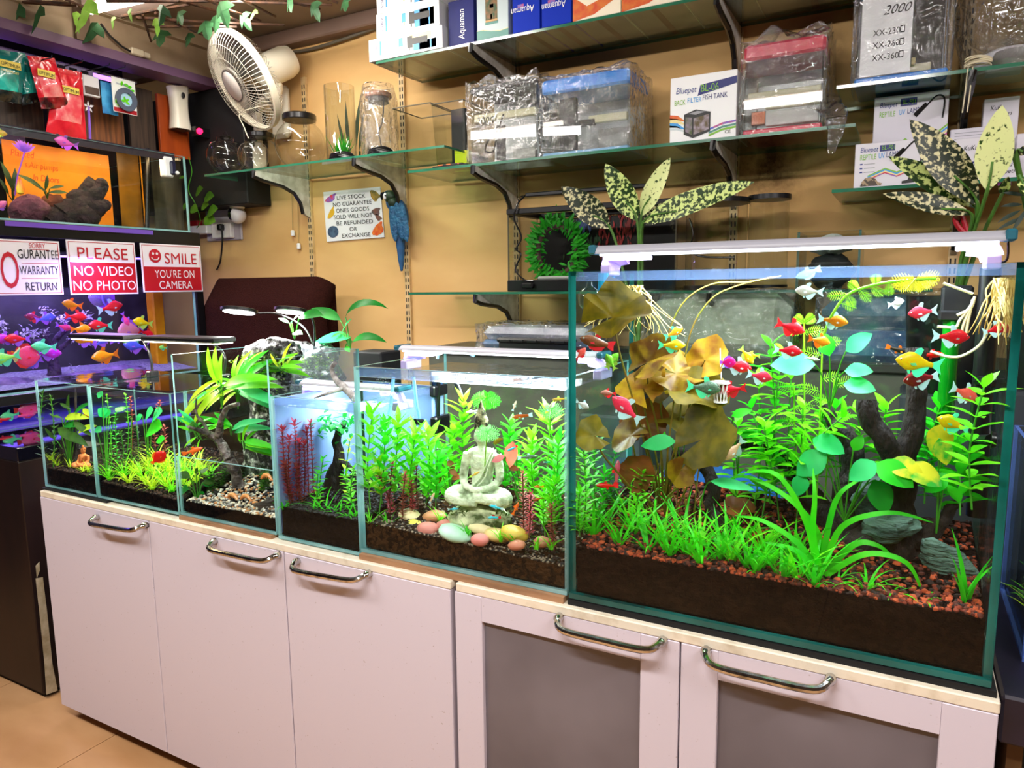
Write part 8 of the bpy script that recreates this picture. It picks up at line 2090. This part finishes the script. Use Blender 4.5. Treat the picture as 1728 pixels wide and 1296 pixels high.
# ---- console behind the counter and what lies on it
cs=thing('storage_console','long grey olive console against the wall behind the tanks','cabinet',(-.6,1.1,0))
ZC=1.112
MB().box((-1.50,.97,.02),(.62,1.28,ZC-.02),c=.004).build('body',mat('console_olive','5c5c4e',.6,col2='4a4a40',scale=6,stretch=(1,1,3)),cs,False)
MB().box((-1.52,.95,ZC-.02),(.64,1.283,ZC),c=.003).build('top',mat('console_top','3c3c36',.4),cs,False)
MB().box((-1.48,.99,0),(.60,1.26,.02)).build('plinth',BLACKM,cs,False)
def bundle(label,x0,x1,y0,y1,z0,z1,m1,m2,split,seed,squash=1.0):
 t=thing('wrapped_bundle',label,'wrapped goods',((x0+x1)/2,(y0+y1)/2,z0),'plastic-wrapped bundles on the console')
 zs=lerp(z0,z1,split)
 if m2:MB().box((x0+.01,y0+.01,z0),(x1-.01,y1-.01,zs),c=.02).build('base',m2,t)
 MB().box((x0+.012,y0+.012,zs),(x1-.012,y1-.012,z1-.01),c=.04).build('goods',m1,t)
 film(t,(x0,y0,z0-.001),(x1,y1,z1),seed,amp=.02)
 return t
PW=mat('pale_wrap_goods','dcdce4',.5,col2='b8b8c4',scale=14,bump=.7,bscale=20)
BW=mat('blue_wrap_goods','2a6a98',.4,col2='1c4a78',scale=8)
bundle('white wrapped bundle with a blue base, left on the console',P(803,570,1.02).x,P(1000,570,1.02).x,1.02,1.24,ZC,P(870,548,1.02).z,PW,BW,.35,5)
bundle('pale wrapped bundle on the console, seen through the left half of the largest tank',P(1085,530,1.0).x,P(1338,530,1.0).x,1.0,1.25,ZC,P(1200,490,1.0).z,mat('sage_wrap_goods','c8d0bc',.5,col2='a0a890',scale=12,bump=.8,bscale=18),None,0,9)
bundle('blue wrapped bundle on the console, seen through the right half of the largest tank',P(1375,540,.99).x,P(1600,540,.99).x,.99,1.25,ZC,P(1480,492,.99).z,mat('teal_wrap_goods','4a7a90',.4,col2='2a5a80',scale=6),BW,.45,13)
tc_=thing('tool_case','black ribbed plastic case on the console behind the buddha tank','case',P(900,590,.99))
a,b=P(845,569,.98),P(965,590,.98)
MB().box((a.x,.96,ZC),(b.x,1.015,a.z-.012),c=.006).build('body',BLACK,tc_)
m=MB().box((a.x-.006,.955,a.z-.016),(b.x+.006,1.015,a.z),c=.006)
for k in range(5):m.box((lerp(a.x,b.x,.05+.19*k),.951,a.z-.014),(lerp(a.x,b.x,.19+.19*k),.957,a.z-.004),c=.002)
m.build('lid',BLACK,tc_)
r1x=P(1078,455,.62).x
bb=thing('blue_sack','shiny blue plastic sack standing on a crate behind the largest tank','sack',P(1200,880,.75))
a,b=P(1080,790,.72),P(1345,900,.72)
o=MB().blob(((a.x+b.x)/2,.72,(a.z+b.z)/2),((b.x-a.x)*.52,.12,(a.z-b.z)*.62),5,.25,2.4,20,30).build('sack',mat('blue_sack','2a6ab8',.25,col2='1a4a90',scale=10,bump=1.0,bscale=18,coat=.5),bb)
tag(MB().box((r1x+.06,.60,.0),(b.x-.02,.85,(a.z+b.z)/2-(a.z-b.z)*.5),c=.004).build('crate',mat('crate_black','101012',.6),None,False),'black crate on the floor under the blue sack','crate')
# pale blue backing of the narrow tank
tag(MB().box((-1.266,.3335,.745),(-1.034,.3365,1.08)).build('backing_sheet',mat('backing_blue','a8bcf4',.6,trans=.3),None,False),'pale blue backing sheet behind the narrow tank','sheet')
tag(MB().box((-1.2795,.03,.752),(-1.2755,.33,1.075)).build('backing_sheet',mat('backing_blue'),None,False),'added pale blue sheet between the waterfall tank and the narrow tank, for the mirrored backdrop','sheet')  # sheet added on this side for the refracted, mirrored look of the backdrop
# ---------------------------------------------------------------- potted plants with variegated leaves
def varieg(name,dark,pale,lo,hi,sc=34):
 return mat(name,dark,.4,col2=pale,scale=sc,detail=5,sharp=(lo,hi),trans=.25,spec=.4)
VP=varieg('leaf_cream_flecked','2a4a10','e8f0a8',.34,.42,130)
VD=varieg('leaf_dark_flecked','14240a','d8d0a0',.50,.58,120)
VM=varieg('leaf_half_flecked','1c3a0c','d8e890',.47,.55,120)
def aglaonema(label,root,leaves,pot=None):
 t=thing('variegated_plant',label,'potted plant',root)
 for(a,b,ya,yb,w,lm,dr)in leaves:
  A,B=P(*a,ya),P(*b,yb);L=(B-A).length
  MB().leaf(A,B-A+Vector((0,0,dr*.4*L)),L*(1+dr*.12),L*w,(0.05,-1,.35),dr,.22,12,.75,.42,wave=.03).build('leaf',lm,t)
  mid=Vector(root).lerp(A,.55)+Vector((0,.01,.02))
  MB().tube(smoothpath([Vector(root),mid,A,A.lerp(B,.35)],6),[.0045]*7+[.0035]*6+[.002]*6,8).build('stalk',mat('stalk_green','3a5a1c',.5,col2='4a7a28',scale=30),t)
 if pot:
  MB().lathe(pot,28,0,None,root).build('pot',BLACK,t)
 return t
r1=Vector((P(1078,455,.62).x,.62,1.16))
aglaonema('variegated plant fanning out behind the left end of the long LED bar',r1,[((1030,385),(945,322),.62,.55,.42,VD,.25),((1075,372),(1020,278),.60,.56,.40,VM,.1),((1082,365),(1130,268),.62,.6,.34,VP,.1),((1085,375),(1262,318),.60,.52,.22,VM,.2),((1085,378),(1135,345),.66,.66,.55,VD,.1)],[(.05,-.16),(.065,-.14),(.075,0),(.068,.0)])
r2=Vector((.085,.59,1.24))
aglaonema('variegated plant with one large cream leaf at the right, behind the LED bar',r2,[((1650,345),(1535,205),.50,.46,.34,VD,.15),((1666,322),(1692,178),.47,.44,.40,VP,.05),((1648,350),(1500,270),.52,.48,.26,VM,.2),((1640,362),(1493,335),.50,.46,.24,VD,.25),((1690,330),(1702,300),.52,.5,.5,VM,.2)],[(.06,-.14),(.075,-.12),(.085,.06),(.078,.06)])
r3=Vector((.235,.55,1.26))
t=aglaonema('dark leafed plant cut by the right edge of the picture',r3,[((1716,262),(1745,245),.46,.44,.5,VD,.2),((1720,300),(1740,330),.44,.42,.5,VM,.2),((1712,268),(1690,238),.48,.46,.4,leafmat('leaf_black_green','121c14','24342a',scale=20,trans=.1),.4)],[(.05,-.14),(.06,0)])
g=MB()
for a,b in(((1725,345),(1692,345)),((1722,355),(1685,372)),((1728,330),(1695,322)),((1730,365),(1682,385)),((1735,350),(1706,392))):
 A,B=P(*a,.45),P(*b,.43);g.leaf(A,B-A,(B-A).length,.008,(0,-1,.4),.5,.1,5)
g.build('foliage',mat('leaf_black_green'),t)
for(rr,x,lab)in((r1,.07,'stand'),(r2,.08,'stand'),(r3,.06,'stand')):
 pass
tag(MB().box((r1.x-.13,.54,0),(r1.x+.04,.70,1.0),c=.006).build('plant_stand',mat('stand_dark','23262a',.6),None,False),'dark plant stand behind the largest tank, left','stand')
tag(MB().box((.0,.50,0),(.150,.68,1.10),c=.006).build('plant_stand',mat('stand_dark'),None,False),'dark plant stand behind the right end of the largest tank','stand')
tag(MB().box((.165,.48,.735),(.31,.62,1.12),c=.006).build('plant_stand',mat('stand_dark'),None,False),'dark block on the side bench carrying the rightmost plant','stand')
pl_=MB().tube(smoothpath([P(1640,398,1.2),P(1622,388,1.2),P(1612,372,1.2),P(1616,364,1.2),P(1624,366,1.2),P(1632,392,1.2)],6),.007,8)
tag(pl_.build('red_pliers',mat('red_grip','c8102a',.4),None),'red plier grips hanging on the rightmost shelf upright','pliers')
# ---------------------------------------------------------------- right edge: neighbouring bench, tank and floor strip
bn=thing('side_bench','dark bench at the right end of the counter','bench',(.42,.3,0))
MB().box((.154,.035,.66),(.75,.75,.735),c=.004).build('top',mat('bench_dark','1a1624',.35,col2='241c30',scale=6),bn,False)
MB().box((.17,.07,0),(.19,.72,.66)).build('side_board',mat('bench_side','6a4c28',.7),bn,False)
MB().box((.72,.07,0),(.74,.72,.66)).build('side_board',mat('bench_side'),bn,False)
rt4=tank('blue-edged planted tank at the right edge of the picture',.192,.60,.16,.46,.735,1.06,.006,mat('edge_blue','6a8ae0',.2,trans=.3),1.03,group='aquariums right of the counter',wl='water in the tank at the right edge of the picture')
tag(MB().box((.20,.17,.742),(.592,.45,.785)).build('aquarium_soil',SOIL_K,None,False),'black soil in the tank at the right edge','soil',None,'stuff')
for i,(x,y)in enumerate(((.215,.19),(.225,.22),(.24,.20),(.25,.25),(.27,.21),(.22,.27),(.285,.24))):
 tuft('grass_tuft','yellow green tuft in the tank at the right edge, %s from its left'%ORD[sorted([.215,.225,.24,.25,.27,.22,.285]).index(x)],'water plant',(x,y,.785),14,.11,.004,LIME if i%2 else GRASSY,'grass of the tank at the right edge',seed=400+i,droop=1.0,lean=.6)
for i,(x,y,z_)in enumerate(((.225,.30,.95),(.25,.33,.98),(.28,.31,.96))):
 stem_plant('stem_plant','dim leafy stem in the tank at the right edge, %s from its left'%ORD[i],'water plant',(x,y,.785),(x,y-.01,z_),9,3,.03,.010,DIM,group='stems of the tank at the right edge',seed=420+i,low=.2)
l_=thing('led_bar','white LED bar over the tank at the right edge','aquarium light',(.40,.28,1.08))
MB().box((.20,.26,1.075),(.59,.30,1.09),c=.003).build('housing',WHITE,l_,False)
MB().box((.21,.265,1.0705),(.58,.295,1.0745)).build('led_strip',mat('side_led','ffffff',.5,emit='e8ecff',es=7),l_,False)
MB().box((.20,.27,1.0605),(.206,.29,1.075)).box((.584,.27,1.0605),(.59,.29,1.075)).build('foot',WHITE,l_,False)
# ---------------------------------------------------------------- ceiling: tube lamp and ivy lattice
def tube_lamp(label,a,b,cat='ceiling lamp',es=7):
 a,b=Vector(a),Vector(b)
 t=thing('tube_lamp',label,cat,(a+b)/2,'ceiling tube lamps')
 d=(b-a).normalized()
 MB().tube([a,b],.014,10).build('tube',mat('tube_white','ffffff',.4,emit='fff8e8',es=es),t)
 up_=Vector((0,0,.022));sd_=d.cross(Vector((0,0,1)))*.02
 MB().box((min(a.x,b.x)-.01,min(a.y,b.y)-.02,a.z+.016),(max(a.x,b.x)+.01,max(a.y,b.y)+.02,2.42),c=.003).build('batten',mat('batten_pink','e8d0c8',.5),t,False)
 for p in(a,b):MB().box((p.x-.012,p.y-.014,p.z-.014),(p.x+.012,p.y+.014,p.z+.018),c=.003).build('end_cap',WHITE,t)
tube_lamp('lit ceiling tube lamp at the top left among the ivy',(-2.70,.575,2.35),(-1.53,.70,2.35),es=13)
tube_lamp('ceiling tube lamp behind the viewer, over the middle of the shop',(-1.25,-1.3,2.375),(.05,-1.3,2.375))
tube_lamp('added fill tube lamp behind the viewer, over the right end of the counter',(.55,-.9,2.375),(1.85,-.9,2.375))  # added to brighten the right side, with its area light above
tube_lamp('ceiling tube lamp behind the viewer, nearer the brown cabinet',(-3.2,-1.2,2.375),(-2.0,-1.2,2.375))
lat=thing('ivy_lattice','dark twig lattice with artificial ivy hung under the ceiling','lattice',(-2.0,.9,2.33))
tw_=MB();R=random.Random(77)
def ce(x,y,z=2.325):return PZ(x,y,z)
for a,b in(((180,2),(560,8)),((230,30),(480,42)),((262,22),(345,60)),((300,0),(410,38)),((330,-10),(440,35)),((390,-10),(465,28)),((250,45),(400,45)),((240,25),(255,70)),((440,-15),(540,15)),((205,28),(320,8)),((-20,0),(130,10)),((60,-15),(150,15)),((0,-12),(120,6)),((480,-20),(570,5))):
 A,B=ce(*a),ce(*b)
 B2=A.lerp(B,.5)+Vector((0,0,R.uniform(-.01,.01)))
 tw_.tube([A,B2,B],[.006,.005,.004],6)
tw_.build('twigs',mat('twig_brown','2c1c14',.8,col2='5a3824',scale=40),lat)
def ivy(par,c,ax,s,lm):
 pts=[(0,0),(-.35,.1),(-.55,.38),(-.25,.42),(-.22,.75),(0,1.1),(.22,.75),(.25,.42),(.55,.38),(.35,.1)]
 z=Vector(ax[1]).normalized();y=Vector(ax[0]);y=(y-z*y.dot(z)).normalized();x=y.cross(z)
 vs=[Vector(c)+x*(u*s)+y*(v*s)-z*(abs(u)*.3*s)for u,v in pts]+[Vector(c)+y*(.4*s)+z*(.05*s)]
 return par.add(vs,[(i,(i+1)%10,10)for i in range(10)])
for i,(x,y,s,lt)in enumerate([(33,5,.10,0),(68,8,.10,0),(122,22,.07,1),(150,-5,.12,1),(165,38,.09,0),(188,30,.05,1),(275,8,.07,0),(262,30,.06,1),(270,50,.08,0),(370,3,.09,0),(365,25,.06,0),(405,25,.07,0),(430,15,.05,1),(485,-5,.07,0),(525,5,.07,0),(345,35,.08,0),(318,55,.06,0),(215,20,.05,1),(300,20,.06,0),(580,-2,.06,0)]):
 g=MB();c=ce(x,y,2.318)
 ivy(g,c,((R.uniform(-.6,.6),R.uniform(-.9,-.2),-.9),(R.uniform(-.4,.4),-1,R.uniform(-.2,.5))),s,0)
 g.build('leaf',leafmat('ivy_light','7ab03c','9ac85a',scale=20)if lt else leafmat('ivy_dark','24482a','34603a',scale=20,trans=.2),lat)
for(pts,lab)in(([(170,40),(185,60),(205,78),(222,88)],'thin dark flex running from the tube lamp down the beam'),):
 tag(MB().tube([PX(x,y,-2.735)for x,y in pts],.004,6).build('flex',BLACKM,None),lab,'cable')
jb=thing('inline_switch','cream inline connector clipped to the ceiling beam','connector',PX(238,90,-2.74))
a,b=PX(221,79,-2.73),PX(243,97,-2.73)
MB().box((-2.749,a.y,b.z),(-2.725,b.y,a.z),c=.004).build('body',mat('connector_cream','e0d4bc',.4),jb)
a,b=PX(244,87,-2.73),PX(255,99,-2.73)
MB().box((-2.749,a.y,b.z),(-2.73,b.y,a.z),c=.004).build('plug',mat('connector_cream'),jb)
